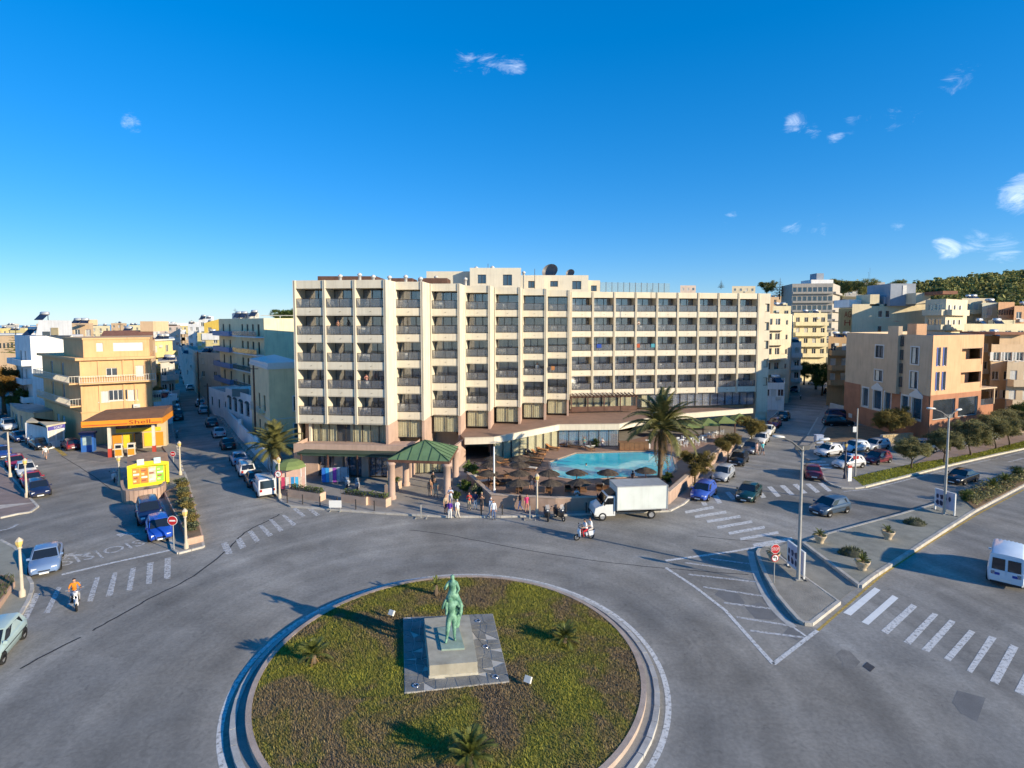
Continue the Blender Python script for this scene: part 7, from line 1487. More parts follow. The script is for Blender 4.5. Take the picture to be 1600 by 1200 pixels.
for u in (.42,.6,.7): ob('air_conditioner', MB().box(F_[3]*u,-.4,.6,F_[3]*u+.9,-.01,1.3), M('ac_white',(.6,.58,.52)), w1, (wa_.x,wa_.y,0), F_[4])
rs = thing('stone_wall','sunlit rubble stone wall beside the pale silver estate','wall'); a_, c_ = Vector(G2(1378,694)), Vector(G2(1426,690)); F_ = frame(a_,c_); RUB = M('rubble_stone',(.46,.36,.22),.9,.25,2,bump=.5); ob('core', MB().box(0,0,0,F_[3],.35,1.25), MORT, rs, (a_.x,a_.y,0), F_[4])
for r_ in range(4):
    x_ = 0
    while x_ < F_[3]-.2: w_ = rnd.uniform(.3,.6); ob('stone', MB().box(x_+.02,-.07-rnd.uniform(0,.03),r_*.32+.02,min(F_[3],x_+w_)-.02,.02,r_*.32+.30), RUB, rs, (a_.x,a_.y,0), F_[4]); x_ += w_
b = Bld('large_cream_block','large plain cream block with tiny windows behind the corner building','building', XY(1327,122), XY(1440,122), 18, ZP(478,122), wallmat('pale_cream',(.62,.53,.36)), D=XY(1331,140), parapet=.4, roofmat=ROOFC)
L0 = b.L(0)
for u, py in ((.36,496),(.46,496),(.36,520)): b.win(0,L0*u,ZP(py,122),.9,1.5,'glass',1)
b.part('blue_grey_room', MB().box(XA(1385,121),121,ZP(478,121),XA(1424,121),129,ZP(443,121)).box(XA(1376,122),122,ZP(478,121),XA(1385,121),128,ZP(463,121)), M('blue_grey_wall',(.30,.33,.38),.85,.1,.6,streak=.2)); b.part('door', MB().box(XA(1404,120.9),120.9,ZP(461,121),XA(1410,120.9),121,ZP(446,121)), SHUT); box_on(b,1354,1369,122,460,478,5,wallmat('pale_cream',(.6,.5,.3))); box_on(b,1322,1354,125,468,480,6,WH); b.done()
tm, tw = text_mb('AGL', 1.5, 0); tx = thing('roof_lettering','red capital letters on the cream wall left of the large cream block','lettering',(XA(1315,131),131,ZP(496,131))); ob('letters', MB().add([(v[0]*2.2/tw,0,v[2]) for v in tm.v], tm.f), SR, tx); ob('letters', MB().add([(v[0]*1.2,0,v[2]) for v in text_mb('H', 1.4)[0].v], text_mb('H',1.4)[0].f), SR, tx, (.1,0,-1.9))
b = far_block('lettered_block','cream block carrying red letters behind the brown balconies',1306,1328,132,482,PY,12,1,1,wins=False); b.done()
b = Bld('stepped_cream_flats','cream flats with stacked balconies right of the large cream block','building', XY(1440,116), XY(1472,112), 12, ZP(470,112), CR_, C=(XA(1500,118),118), parapet=.4, roofmat=ROOFC); L0, L1 = b.L(0), b.L(1)
for k in range(4):
    z = ZP(470,112)-3.0*(k+1)+.3; b.balcony(0,.1,L0-.1,z,1.0,'solid'); b.balcony(1,.1,L1-.1,z,1.0,'solid')
    for u in (.15,.5): b.win(0,L0*u,z+.1,1.3,2.0,'glass',2,sill=False)
    for u in (.1,.4,.7): b.win(1,L1*u,z+.3,1.0,1.6,'open',2,sill=False)
b.part('upper_storey', MB().box(XA(1425,118),118,ZP(474,114),XA(1470,114),124,ZP(456,114)), CR_); b.part('tiled_roof', MB().box(XA(1466,113),113,ZP(460,114),XA(1489,113),120,ZP(455,114)), TILE); b.done()
def simple(name, label, pa, pb, Y, yt, mat, cols, floors, **k): b = far_block(name, label, pa, pb, Y, yt, mat, k.pop('dep',10), cols, floors, **k); return b.done()
simple('cream_flats','cream flats with blue-grey balcony front under the wooded hill',1496,1542,128,466,CR_,3,3,balc='solid')
simple('green_white_house','pale house with plain side under the wooded hill',1528,1552,122,473,wallmat('pale_green',(.55,.55,.44)),1,2)
b = far_block('arched_house','apricot house with a row of dark arches under the wooded hill',1553,1578,118,472,OW,9,2,2,wins=False); F_ = b.fr(0)
for i in range(6): ob('arch', MB().box(b.L(0)*(.04+.16*i),-.05,b.zt-2.2,b.L(0)*(.04+.16*i)+b.L(0)*.11,-.005,b.zt-1.1).lathe([(.01,0),(.2,0)],8), GLASSD, b.root, (0,0,0), F_[4])
b.done(); simple('apricot_house','apricot house at the right edge under the wooded hill',1578,1640,116,478,OW,4,3)
simple('wide_beige_house','wide beige house with a flat roof terrace behind the corner building',1502,1600,103,506,PY,5,2); simple('peach_villa','peach villa with white shutters right of the corner building',1546,1600,88,538,PK,3,3,style=('open','glass')); simple('beige_house','beige house with blue shutter beside the corner building',1528,1562,93,525,BG,2,3,style=('glass','shutter')); simple('tan_house','tan balconied house at the right picture edge',1572,1680,84,566,TN,5,2,balc='solid')
b = far_block('terracotta_roofed_room','ochre upper room with small red roof right of the corner building',1558,1604,90,521,PK,6,3,1,wins=False); b.part('tiled_roof', MB().box(XA(1550,89),89,ZP(523,89),XA(1602,89),96,ZP(519,89)), TILE); b.done()
# buildings up the side street
b = Bld('side_street_flats','cream flats with balconies behind the hotel end','building', XY(1192,113), XY(1232,116), 14, ZP(493,113), CR_, C=(XA(1237,150),150), parapet=.4, roofmat=ROOFC); L0, L1 = b.L(0), b.L(1)
for k in range(4):
    z = ZP(493,113)-3.0*(k+1)+.2; b.balcony(0,.1,L0*.7,z,1.2,'solid')
    for u in (.12,.42): b.win(0,L0*u,z+.1,1.3,2.1,'glass',2,sill=False)
    b.win(0,L0*.82,z+.6,.6,1.3,'glass',1)
b.done()
simple('white_side_house','white house with awning beside the side street',1226,1250,135,535,WH,2,3,balc='solid'); simple('pale_flats','pale flats with small balconies behind the side street',1204,1232,150,478,PY,2,4,balc='solid'); simple('yellow_side_flats','cream side-street flats with lit side wall',1237,1289,160,489,PY,4,4,balc='solid'); simple('brown_timber_flats','building with brown timber balcony fronts at the side street corner',1292,1326,112,527,wallmat('timber_tan',(.46,.30,.16)),2,3,balc='solid')
simple('low_restaurant','low pale restaurant with a flat awning beside the side street',1193,1226,106,598,WH,3,1)
b = Bld('tower_block','tall grey-brown tower block with rows of dark windows on the hill','building', XY(1233,225), XY(1296,222), 16, ZP(446,223), wallmat('tower_grey',(.42,.38,.33)), C=(XA(1307,240),240), parapet=.8, roofmat=ROOFC); L0 = b.L(0)
for k in range(7):
    z = ZP(446,223)-3.6*(k+1)+.7
    for i in range(8): b.win(0,L0*(i+.08)/8,z,L0/8*.78,2.2,'glass',2,sill=False,fm=W_FRAME)
    b.balcony(0,.1,L0-.1,z-.2,.8,'solid',None,.6); b.balcony(1,.5,b.L(1)-.5,z-.2,1.0,'solid',None,.6)
box_on(b,1262,1296,224,437,447,8,WH); box_on(b,1270,1281,225,427,438,5,M('blue_grey_wall',(.3,.33,.38))); b.done()
b = far_block('ridge_hotel','long pale building with antenna mast on the ridge',1305,1376,330,441,wallmat('ridge_grey',(.40,.38,.36)),20,10,3,zb=10,ww=2.2,fh=3.4); aerial(b,1352,331,419,441); aerial(b,1350,331,425,441); b.done()
simple('ridge_house','pale ridge house behind the hotel roof',1060,1084,300,446,wallmat('rose',(.6,.5,.4)),3,2,zb=15); simple('ridge_villa','cream ridge villa with flat roofs behind the hotel end',1140,1176,300,447,CR_,4,2,zb=15); simple('ridge_terrace_house','brown-roofed ridge house below the pines',1190,1236,260,464,PK,4,3,zb=5)

# ---- the town fading back along the left horizon
fcols = [('white',WH),('peach',PK),('yellow',YL),('pale yellow',PY),('grey cream',GY)]
fi = 0
for pa, wd, Y, yt in sorted([(-30,34,240,511),(8,26,300,508),(36,22,260,512),(62,30,330,506),(120,26,300,507),(146,30,280,509),(178,24,340,505),(205,26,300,508),(236,24,320,507),(262,18,360,506),(283,18,330,508),(300,22,300,505),(318,26,260,504),(340,28,230,503),(276,16,260,518),(300,16,235,520),(322,22,205,512),(100,24,250,512),(20,30,210,516),(0,24,250,513)]):
    cn, mt = fcols[(fi*2+fi//3)%5]; b = far_block('distant_house','distant %s house, %s from the left on the far left skyline' % (cn, ['first','second','third','fourth','fifth','sixth','seventh','eighth','ninth','tenth','eleventh','twelfth','thirteenth','fourteenth','fifteenth','sixteenth','seventeenth','eighteenth','nineteenth','twentieth'][fi]),pa,pa+wd,Y,yt,mt,12,3,3); b.done(); fi += 1
# ============================================================ hill, far trees
def hill_z(x, Y):
    pxv = 800 + x/Y*870
    top = lerp_tab([(1000,470),(1180,462),(1300,452),(1400,455),(1450,450),(1500,443),(1560,436),(1620,432),(1900,428)], pxv)
    zt = ZP(top+4, 380); f = max(0,min(1,(Y-150)/230)); return zt*f*f*(3-2*f)
hm = MB(); NX, NY = 60, 14; vs = []
for j in range(NY+1):
    Y = 150+ j*270/NY
    for i in range(NX+1): x = XA(960+i*18,Y); vs.append((x,Y,hill_z(x,Y)-.4))
hm.add(vs,[(j*(NX+1)+i,j*(NX+1)+i+1,(j+1)*(NX+1)+i+1,(j+1)*(NX+1)+i) for j in range(NY) for i in range(NX)],0,True); struct('hill', hm, M('hill_scrub',(.22,.18,.09),.95,.35,.06,fine=.2))
wm2 = MB(); cl = 0; rr_ = random.Random(12)
CLV = [leafball(150,1.0,.34,31,.8), leafball(150,1.0,.34,32,.75)]
tpl = [([v.co.copy() for v in m.vertices],[tuple(p.vertices) for p in m.polygons]) for m in CLV]
def clump(x,y,z,r):
    V_, F2 = tpl[rr_.randrange(2)]; a = rr_.uniform(0,6.28); c, s = math.cos(a)*r, math.sin(a)*r; wm2.add([(x+v.x*c-v.y*s,y+v.x*s+v.y*c,z+v.z*r) for v in V_], F2)
while cl < 620:
    Y = rr_.uniform(190,400); pxv = rr_.uniform(1290 if Y > 330 else 1385,1680); x = XA(pxv,Y)
    if Y < 230 and pxv < 1500: continue
    z = hill_z(x,Y); r = rr_.uniform(1.8,5.6)*(.8+Y/900); clump(x,Y,z+r*.45,r); cl += 1
ob('wooded_hillside', wm2, LEAF_PINE, label='mass of dark pine and scrub covering the hill on the right', cat='woodland', kind='stuff')
def far_tree(pxv, yb, Y, h, r, label, leaf, zc=None, seed=0, kind='fine', n=6, z=None):
    x = XA(pxv,Y); z = ZP(yb,Y) if z is None else z; tree((x,Y,z), label, h*.5, clumps(r,zc or h*.68,n,seed), leaf, .18*h/5, seed=seed, kind=kind, group='trees among the far houses')
far_tree(1194,468,240,7,4.2,'umbrella pine left of the conical tree on the ridge',LEAF_PINE,5.5,1); far_tree(1394,462,300,7,5.5,'dark tree crown behind the blue-grey roof room',LEAF_PINE,5,2); far_tree(1310,470,260,9,7,'dark trees below the long ridge building',LEAF_PINE,6,3); far_tree(1345,470,250,9,6,'dark round tree right of the tower block',LEAF_PINE,6,4)
far_tree(448,520,150,6,4.5,'dark tree crown behind the plain yellow wall',LEAF_GREEN,4,5)
for i, (a_, y_, Y, r) in enumerate([(1262,560,165,4.0),(1275,575,140,3.6),(1256,585,150,3.2),(1285,560,128,3.0),(1270,540,185,4.2)]): far_tree(a_,y_,Y,r*2.0,r,'dark leafy tree shading the top of the side street, %s' % ['left back','right front','left front','by the timber balconies','deepest'][i],LEAF_GREEN,None,20+i,z=0)
for i, (a_, Y, h, r, lf) in enumerate([(4,102,9.5,4.6,LEAF_AUT),(22,112,9.0,3.4,LEAF_AUT),(30,98,6.0,2.6,LEAF_GREEN),(-20,96,9,4.5,LEAF_AUT)]): far_tree(a_,0,Y,h,r,['tall golden-brown tree at the left picture edge','golden-brown tree beside the white block','dark green tree before the white block balconies','golden tree mostly outside the left edge'][i],lf,h*.62,40+i,z=0)
far_tree(243,0,99,6.5,1.6,'yellowish tree beside the filling station building',LEAF_TAM,4.6,50,z=0)
def araucaria(pxv, yt, yb, Y, label):
    zt, zb = ZP(yt,Y), ZP(yb,Y); h = zt-zb; t = thing('araucaria_tree', label, 'tree', (XA(pxv,Y),Y,zb)); ob('trunk', MB().tube([(0,0,0),(0,0,h)],[h*.03,h*.005],6), BARK, t); m = MB(); r_ = random.Random(int(pxv))
    for k in range(11):
        z = h*(.15+.83*k/11); R0 = h*.36*(1-k/11.5)
        for i in range(9):
            a = i*6.283/9+k*.35; d = Vector((math.cos(a),math.sin(a),.12))
            for q in range(7): p = d*R0*(q+1)/7+Vector((0,0,z)); s = Vector((-d.y,d.x,0))*R0*.16; m.add([p-s,p+d*R0*.16,p+s,p-d*R0*.1+Vector((0,0,R0*.07))],[(0,1,2,3)])
    ob('crown', m, LEAF_PINE, t)
araucaria(1214,434,468,240,'conical tiered pine standing out on the ridge'); araucaria(1123,437,452,330,'small tiered pine on the ridge behind the hotel roof'); araucaria(29,508,560,130,'tiered conifer left of the white block')
# ============================================================ street furniture
LPOLE = M('lamp_pole_cream',(.50,.43,.33),.7,.12,2); GALV = M('galvanised_steel',(.40,.39,.36),.5,.12,2,metal=.3); LANT = M('lantern_amber',(.70,.50,.16),.35,.1,5); SIGNW = M('sign_white',(.72,.72,.70),.5,.04,4); SIGNR = M('sign_red',(.45,.02,.025),.5,.04,4); SIGNK = M('sign_black',(.02,.02,.02),.6,0); BOLL = M('bollard_dark',(.05,.045,.045),.6,.1,4)
def lamp_post(base, top, label, z=.14, lantern=True, pole=LPOLE):
    q = G(*base,z); h = AT(base[0],top[1],q.y).z - z; t = thing('lamp_post', label, 'lamp post', (q.x,q.y,z), 0, 'cream lamp posts with lanterns' if lantern else None)
    ob('pole', MB().lathe([(.17,0),(.17,.35),(.10,.5),(.085,h*.5),(.07,h-.5),(.01,h-.5)],12), pole, t)
    if lantern:
        ob('lantern', MB().lathe([(.08,h-.5),(.18,h-.28),(.2,h-.1),(.02,h+.1)],6,sm=False), LANT, t); ob('lantern_cap', MB().lathe([(.22,h-.1),(.13,h+.03),(.02,h+.14)],6,sm=False), pole, t); ob('lantern_collar', MB().lathe([(.08,h-.6),(.15,h-.5),(.1,h-.46)],8), pole, t)
    return t
lamp_post((35,932),(16,843),'cream lamp post with amber lantern in the left foreground',.14); lamp_post((187,758),(183,714),'cream lamp post left of the yellow kiosk'); lamp_post((282,742),(272,691),'cream lamp post right of the yellow kiosk'); lamp_post((437,778),(430,716),'cream lamp post beside the small white van'); lamp_post((291,857),(277,797),'cream lamp post beside the long planter'); lamp_post((839,803),(838,742),'cream lamp post before the pool wall'); lamp_post((42,777),(33,718),'cream lamp post beside the promenade cars'); lamp_post((1320,748),(1324,692),'dark lantern post on the taxi corner',.14,True,M('post_dark',(.05,.05,.07),.5,.1,3))
lamp_post((16,745),(6,668),'bare pale pole on the promenade left of the lamp post',.14,False); lamp_post((772,770),(771,690),'tall bare flag pole inside the pool wall',.3,False,W_PLASTIC)
def street_lamp(base, ytop, label, arms):
    q = G(*base,.2); h = AT(base[0],ytop,q.y).z-.2; t = thing('street_lamp', label, 'street lamp', (q.x,q.y,.2), 0, 'tall twin-arm street lamps'); ob('pole', MB().tube([(0,0,0),(0,0,h*.5),(0,0,h)],[.12,.10,.07],10), GALV, t); ob('base_plate', MB().box(-.22,-.22,0,.22,.22,.04), GALV, t)
    for dx, dz, dy in arms: a_ = ob('arm', MB().tube([(0,0,h-.3),(dx*.5,dy*.5,h+dz*.5),(dx,dy,h+dz)],[.09,.06,.05],6).obox((dx*.16,dy*.16,h-.1),(.5,.12,.3),math.atan2(dy,dx)), M('lamp_arm_dark',(.10,.10,.10),.5,.1,3), t); o = ob('lamp_head', MB().lathe([(.01,-.42),(.12,-.3),(.17,0),(.14,.3),(.01,.4)],8), SPOTW, a_, (dx*1.12,dy*1.12,h+dz+.04)); o.rotation_euler = (0,R(86),math.atan2(dy,dx)); o.scale = (.6,1,1)
street_lamp((1247,905),697,'tall twin-arm street lamp on the front traffic island',[(-1.35,.55,.1),(1.35,.35,.2)]); street_lamp((1475,803),648,'tall twin-arm street lamp at the second billboard',[(-1.35,.5,.1),(1.2,.3,.6)])
def post(loc, h, r=.035, mat=GALV): return MB().tube([(0,0,0),(0,0,h)],r,8)
def disc(r, n=24): return MB().add([(0,0,0)]+[(r*math.cos(6.28318*i/n),0,r*math.sin(6.28318*i/n)) for i in range(n)],[(0,1+i,1+(i+1)%n) for i in range(n)])
def plate(r, n, rot=0): return MB().add([(r*math.cos(6.28318*i/n+rot),-.015,r*math.sin(6.28318*i/n+rot)) for i in range(n)]+[(r*math.cos(6.28318*i/n+rot),.015,r*math.sin(6.28318*i/n+rot)) for i in range(n)],[tuple(range(n)),tuple(range(2*n-1,n-1,-1))]+[(i,n+i,n+(i+1)%n,(i+1)%n) for i in range(n)])
def no_entry(base, ys, label, r, z=.14, rz=0):
    q = G(*base,z); h = AT(base[0],ys,q.y).z-z; t = thing('no_entry_sign', label, 'road sign', (q.x,q.y,z), rz); ob('post', post(0,h+r*.6), GALV, t); s_ = ob('sign_plate', plate(r,28), SIGNW, t, (0,-.06,h)); ob('red_disc', plate(r*.92,28), SIGNR, s_, (0,-.006,0)); ob('white_bar', MB().box(-r*.62,-.028,-r*.15,r*.62,-.022,r*.15), SIGNW, s_)
no_entry((272,858),813,'red no-entry sign beside the bright blue hatchback',.36); no_entry((60,690),676,'red no-entry sign among the far left cars',.34); no_entry((271,722),709,'small round sign between kiosk lamp and street',.33)
q = G(1209,911,.18); h1 = AT(1216,859,q.y).z; t = thing('stop_sign','red stop sign above a round no-left-turn sign on the front traffic island','road sign',(q.x,q.y,.18),.12); ob('post', post(0,h1+.25), GALV, t)
sp_ = ob('stop_plate', plate(.33,8,math.pi/8), SIGNW, t, (0,-.06,h1-.1)); ob('red_field', plate(.305,8,math.pi/8), SIGNR, sp_, (0,-.006,0)); tm, tw = text_mb('STOP', .26); ob('stop_lettering', MB().add([(v[0]*.46/tw-.23,-.03,v[2]*.8-.1) for v in tm.v], tm.f), SIGNW, sp_)
tp_ = ob('turn_plate', plate(.25,24), SIGNR, t, (0,-.06,h1-.70)); ob('white_field', plate(.2,24), SIGNW, tp_, (0,-.006,0)); ob('turn_arrow', MB().box(.04,-.028,-.16,.1,-.024,.08).box(-.06,-.028,.04,.04,-.024,.1).add([(-.17,-.027,.07),(-.05,-.027,-.03),(-.05,-.027,.17)],[(0,1,2)]), SIGNK, tp_)
q = G(437,778,.14); t = thing('turn_sign','round turn sign fixed to the lamp post by the small white van','road sign',(q.x,q.y-.16,AT(433,740,q.y).z)); sp_ = ob('sign_plate', plate(.34,24), SIGNR, t); ob('white_field', plate(.27,24), SIGNW, sp_, (0,-.006,0)); ob('turn_arrow', MB().box(.04,-.028,-.16,.1,-.024,.08).box(-.06,-.028,.04,.04,-.024,.1).add([(-.17,-.027,.07),(-.05,-.027,-.03),(-.05,-.027,.17)],[(0,1,2)]), SIGNK, sp_); ob('bracket', MB().box(-.04,.015,-.03,.04,.16,.03), GALV, t)
def billboard(pa, pb, yt, label, prints):
    a_, c_ = G(*pa,.2), G(*pb,.2); F_ = frame(a_.xy, c_.xy); h = AT(pa[0],yt,a_.y).z-.2; t = thing('billboard', label, 'billboard', (a_.x,a_.y,.2), F_[4]); L = F_[3]
    for x in (0,L): ob('post', MB().box(x-.05,-.05,0,x+.05,.05,h), W_PLASTIC, t); ob('foot', MB().box(x-.3,-.06,0,x+.3,.06,.02), CAR_DARK, t)
    pn = ob('panel', MB().box(-.02,-.04,h-1.45,L+.02,.04,h+.03), M('board_lilac',(.52,.50,.60),.6,.12,1.2), t); ob('panel_frame', MB().box(-.05,-.06,h+.031,L+.05,.06,h+.09).box(-.05,-.06,h-1.51,L+.05,.06,h-1.451), W_PLASTIC, t)
    for i in range(prints):
        x = L*(.08+.84*(i%4)/4)+rnd.uniform(0,.1); z = h-.55-(i//4)*.55; ob('printed_picture', MB().add([(x+.12*math.cos(k*.785+i)*(1+.5*((k*i)%3)),-.046,z+.2*math.sin(k*.785+i)*(1+.3*((k+i)%2))) for k in range(8)],[tuple(range(8))[::-1],tuple(range(8))]), M('board_print',(.09,.09,.16),.6,.3,4), pn)
billboard((1231,884),(1256,905),846,'white-framed billboard with dark pictures on the front traffic island',8); billboard((1461,796),(1491,806),764,'white-framed billboard behind the second street lamp',6)
q = G(1336,744,.14); t = thing('utility_pole','tall thin pole with small boards on the taxi corner','pole',(q.x,q.y,.14)); hh = AT(1336,640,q.y).z; ob('pole', MB().tube([(0,0,0),(0,0,hh)],[.09,.06],8), GALV, t); ob('board', MB().box(-.45,-.06,hh-2.6,-.08,-.02,hh-2.0), SIGNW, t); ob('board', MB().box(-.3,-.06,1.9,.3,-.02,2.25), SIGNR, t)
q = G(1327,757,.14); t = thing('advert_stand','narrow white advertising stand with a red top at the pavement corner','sign',(q.x,q.y,.14),.2); ob('panel', MB().box(-.22,-.05,.35,.22,.05,1.75), SIGNW, t); ob('red_top', MB().box(-.225,-.055,1.75,.225,.055,2.0), SR, t); ob('post', post(0,.4,.03), GALV, t)
q = G(1279,692,.14); t = thing('blue_booth','small pale blue box on the side street corner','box',(q.x,q.y,.14)); ob('cabinet', MB().box(-.5,-.35,0,.5,.35,1.1), M('booth_pale',(.35,.42,.58),.6,.1,2), t); ob('lid', MB().box(-.55,-.4,1.1,.55,.4,1.16), M('booth_lid',(.45,.5,.62),.6), t)
BM = MB().lathe([(.055,0),(.055,.82),(.075,.84),(.075,.9),(.01,.95)],8).mesh('bollard'); BM.materials.append(BOLL)
bl = [(449,786),(473,788),(500,791),(527,793),(556,796),(585,798),(752,805),(785,804),(884,802),(916,801)]
for i, p in enumerate(bl):
    q = G(*p,.14); ob('bollard', BM, None, None, (q.x,q.y,.14), 0, 'thin dark kerb bollard, %s from the left along the hotel pavement' % (ordn+['fifth','sixth','seventh','eighth','ninth','tenth'])[i], 'bollard', 'bollards along the hotel pavement')
# planters with iron rails, stalls and shop goods outside the hotel
def box_planter(p0, p1, label, rail=True):
    a_, c_ = G(*p0,.14), G(*p1,.14); F_ = frame(a_.xy,c_.xy); L = F_[3]; t = thing('planter', label, 'planter', (a_.x,a_.y,.14), F_[4]); ob('trough', MB().box(0,0,0,L,.8,.75), M('planter_salmon',(.52,.37,.27),.88,.12,1.2), t)
    m = MB(); r_ = random.Random(int(p0[0]))
    for i in range(int(260*L/3)): p = Vector((r_.uniform(.05,L-.05),r_.uniform(.1,.7),.75+r_.uniform(0,.4))); d = Vector((r_.gauss(0,1),r_.gauss(0,1),r_.gauss(0,1))).normalized()*.12; e = d.cross(Vector((1,.3,.5))).normalized()*.05; m.add([p-d,p+e,p+d,p-e],[(0,1,2,3)])
    ob('foliage', m, LEAF_GREEN, t)
    if rail:
        m = MB().box(0,-.02,1.2,L,.02,1.24).box(0,-.02,.8,L,.02,.84); k = int(L/.25)
        for i in range(k+1): m.box(L*i/k-.012,-.012,.75,L*i/k+.012,.012,1.2)
        ob('rail', m, BOLL, t)
box_planter((450,776),(500,784),'salmon planter with iron rail left of the shop path'); box_planter((533,784),(572,790),'long salmon planter with hedge, left half, before the shops'); box_planter((573,788),(603,793),'long salmon planter with hedge, right half, beside the canopy column'); box_planter((612,771),(628,762),'planter beside the entrance drive',False)
q = G(455,768,.14); t = thing('market_stall','small stall with dome-shaped green canopy hung with beachwear','stall',(q.x,q.y,.14),.1); ob('canopy', MB().lathe([(1.5,2.5),(1.35,2.8),(.8,3.15),(.05,3.3)],8,sm=False), AWN, t); ob('back_panel', MB().box(-1.2,.6,.2,1.2,.65,2.4), M('stall_pink',(.62,.42,.36),.85,.1,2), t)
for x in (-1.2,1.2):
    for y in (-.8,.8): ob('post', MB().tube([(x,y,0),(x,y,2.5)],.04,6), W_PLASTIC, t)
for i,(x,c) in enumerate([(-.5,(.5,.05,.12)),(-.1,(.6,.55,.5)),(.4,(.03,.25,.55)),(.8,(.05,.4,.7)),(1.1,(.6,.5,.4))]): ob('hanging_towel', MB().box(x-.16,-.86,.5,x+.16,-.83,1.7), M('towel_%d'%i,c,.9,.15,4), t)
for p, lab, cs in [((515,757),'rack of bright blue beach towels outside the hotel shops',[(.02,.14,.55),(.03,.30,.65),(.5,.5,.5),(.35,.08,.4)]),((533,756),'rack of pale goods outside the hotel shops',[(.45,.5,.55),(.3,.35,.4)])]:
    q = G(*p,.14); t = thing('goods_rack', lab, 'rack', (q.x,q.y,.14)); ob('rail', MB().tube([(-.8,0,0),(-.8,0,1.8),(.8,0,1.8),(.8,0,0)],.03,6), CAR_CHROME, t)
    for i, c in enumerate(cs): w_ = 1.5/len(cs); ob('towel', MB().box(-.75+i*w_,-.06,.25,-.75+(i+.92)*w_,.06,1.75), M('goods_%.2f_%.2f'%(c[0],c[2]),c,.9,.2,5), t)
for p, lab, hgt in [((524,799),'small white sign board on a stand at the kerb',1.0),((658,810),'thin metal sign stand on the road before the canopy',1.2),((828,812),'thin metal sign stand at the kerb before the lamp post',1.2)]:
    q = G(*p); t = thing('sign_stand', lab, 'sign stand', (q.x,q.y,0)); ob('feet', MB().box(-.5,-.25,0,-.42,.25,.08).box(.42,-.25,0,.5,.25,.08).box(-.42,-.03,.03,.42,.03,.07), GALV, t)
    if hgt == 1.0: ob('board', MB().box(-.55,-.03,.35,.55,.03,1.0), SIGNW, t); ob('legs', MB().box(-.47,-.02,.08,-.43,.02,.35).box(.43,-.02,.08,.47,.02,.35), GALV, t)
    else: ob('upright', MB().box(-.05,-.04,.07,.05,.04,hgt), GALV, t)
# wooden electricity poles in the left street
for base, yt, lab in [((400,708),572,'tall dark wooden pole beside the white garden wall'),((312,640),550,'dark wooden pole farther up the left street'),((326,655),600,'short dark pole beside the low white house'),((254,640),575,'wooden pole on the left side of the left street')]:
    q = G(*base,.1); h = AT(base[0],yt,q.y).z; t = thing('wooden_pole', lab, 'pole', (q.x,q.y,.1)); ob('shaft', MB().tube([(0,0,0),(0,0,h)],[.16,.11],8), W_BROWN, t); ob('crossbar', MB().box(-.6,-.05,h-.5,.6,.05,h-.4), W_BROWN, t)
# corner planter bed, left foreground
cbp = [(-60,905),(0,906),(22,908),(24,916),(8,940),(-10,965),(-60,975)]; t = thing('planter','low pink-edged planting bed at the left picture edge','planter'); w_ = PG(cbp,.14); ob('kerb_wall', MB().prism(w_,.1,.5), MATS['planter_pink'], t); ob('soil', MB().prism([tuple(p) for p in outset(w_,-.2)],.45,.53), A_EARTH, t); m = MB()
for i in range(900):
    x = rnd.uniform(min(p[0] for p in w_),max(p[0] for p in w_)); y = rnd.uniform(min(p[1] for p in w_),max(p[1] for p in w_))
    if in_poly(x,y,w_): h_ = rnd.uniform(.1,.35); m.add([(x-.05,y,.52),(x+.05,y,.52),(x+rnd.uniform(-.15,.15),y+rnd.uniform(-.15,.15),.52+h_)],[(0,1,2)])
ob('plants', m, LEAF_SUCC, t)
q = G(20,793,.135); struct('painted_fan', MB().add([(q.x-3.5,q.y+.2,.145),(q.x+1.0,q.y+1.5,.145),(q.x-1.0,q.y-.6,.145)],[(0,2,1)]), M('fan_white',(.5,.44,.38),.8,.2,2))

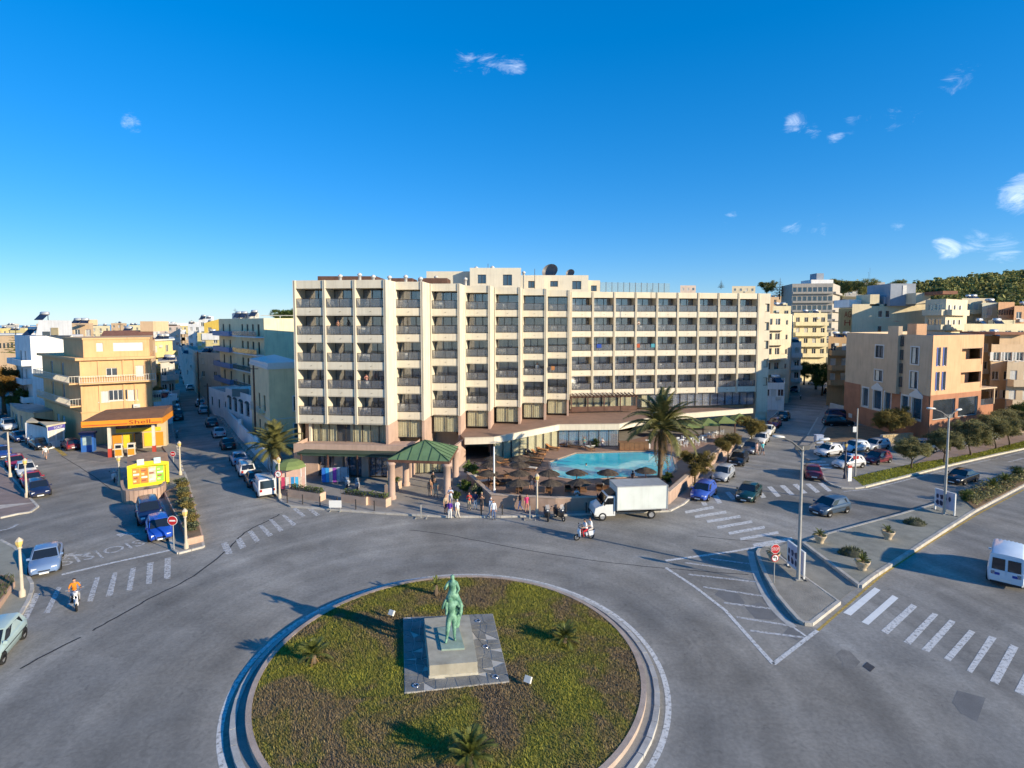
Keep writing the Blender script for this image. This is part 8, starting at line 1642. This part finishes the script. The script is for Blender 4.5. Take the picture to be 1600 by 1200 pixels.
# ============================================================ guests and towels on the hotel balconies
def rw_point(pxv, lvl, y=-.16):
    u = (pxv-891)/290; Y = 86.2+5.4*u; p = Vector((XA(pxv,Y),Y)) + frr[2]*y; return (p.x,p.y,ZB+lvl*FP)
for pxv, lvl, c, lab, w_ in [(935,2,(.02,.06,.30),'blue towel hung over a balcony railing of the right wing',.75),(996,2,(.40,.09,.04),'orange-red towel hung over a balcony railing beside the teal one',.5),(1019,2,(.07,.28,.34),'teal towel hung over a balcony railing of the right wing',.7),(864,1,(.30,.13,.05),'orange towel on a balcony railing near the hotel middle',.5)]:
    p = rw_point(pxv, lvl); 
    if pxv < 890: p = (AT(pxv,590,81.9).x, 81.85, ZB+lvl*FP)
    t = thing('towel', lab, 'towel', p, frr[4]); m = MB(); n = 6
    m.add([(-w_/2+w_*i/n, -.02+.02*(i%2), PH+.45) for i in range(n+1)]+[(-w_/2+w_*i/n, -.02+.02*(i%2), PH+1.04) for i in range(n+1)]+[(-w_/2+w_*i/n, .22, PH+1.04) for i in range(n+1)]+[(-w_/2+w_*i/n, .22, PH+.6) for i in range(n+1)], [(r*(n+1)+i,r*(n+1)+i+1,(r+1)*(n+1)+i+1,(r+1)*(n+1)+i) for r in range(3) for i in range(n)], 0, True)
    ob('cloth', m, M('towel_cloth_%d'%pxv, c, .9, .1, 5), t)
q = put(frame(*LW[1]), 1.2, .75, ZB+3*FP+PH-.04); person('bent', q, -1.6, 'guest standing on the second balcony of the left wing', (.35,.16,.12), (.05,.05,.08), (.05,.03,.02))
q = put(frame(*RW[3]), .8, .7, ZB+3*FP+PH-.04); person('bent', q, -1.4, 'guest in white on an upper balcony of the right wing', (.7,.7,.68), (.05,.05,.08), (.05,.03,.02))
q = put(frame(*LW[2]), .9, .8, ZB+1*FP+PH-.04); person('bent', q, -1.2, 'guest in a pink top on a lower balcony of the left wing', (.5,.22,.2), (.2,.2,.22), (.1,.06,.03))
q = put(frame(*ST[4]), 2.1, .8, ZB+1*FP+PH-.04); person('stand', q, -1.5, 'guest in a white robe on a balcony in the hotel middle', (.7,.7,.68), (.68,.68,.66), (.1,.06,.03), False)
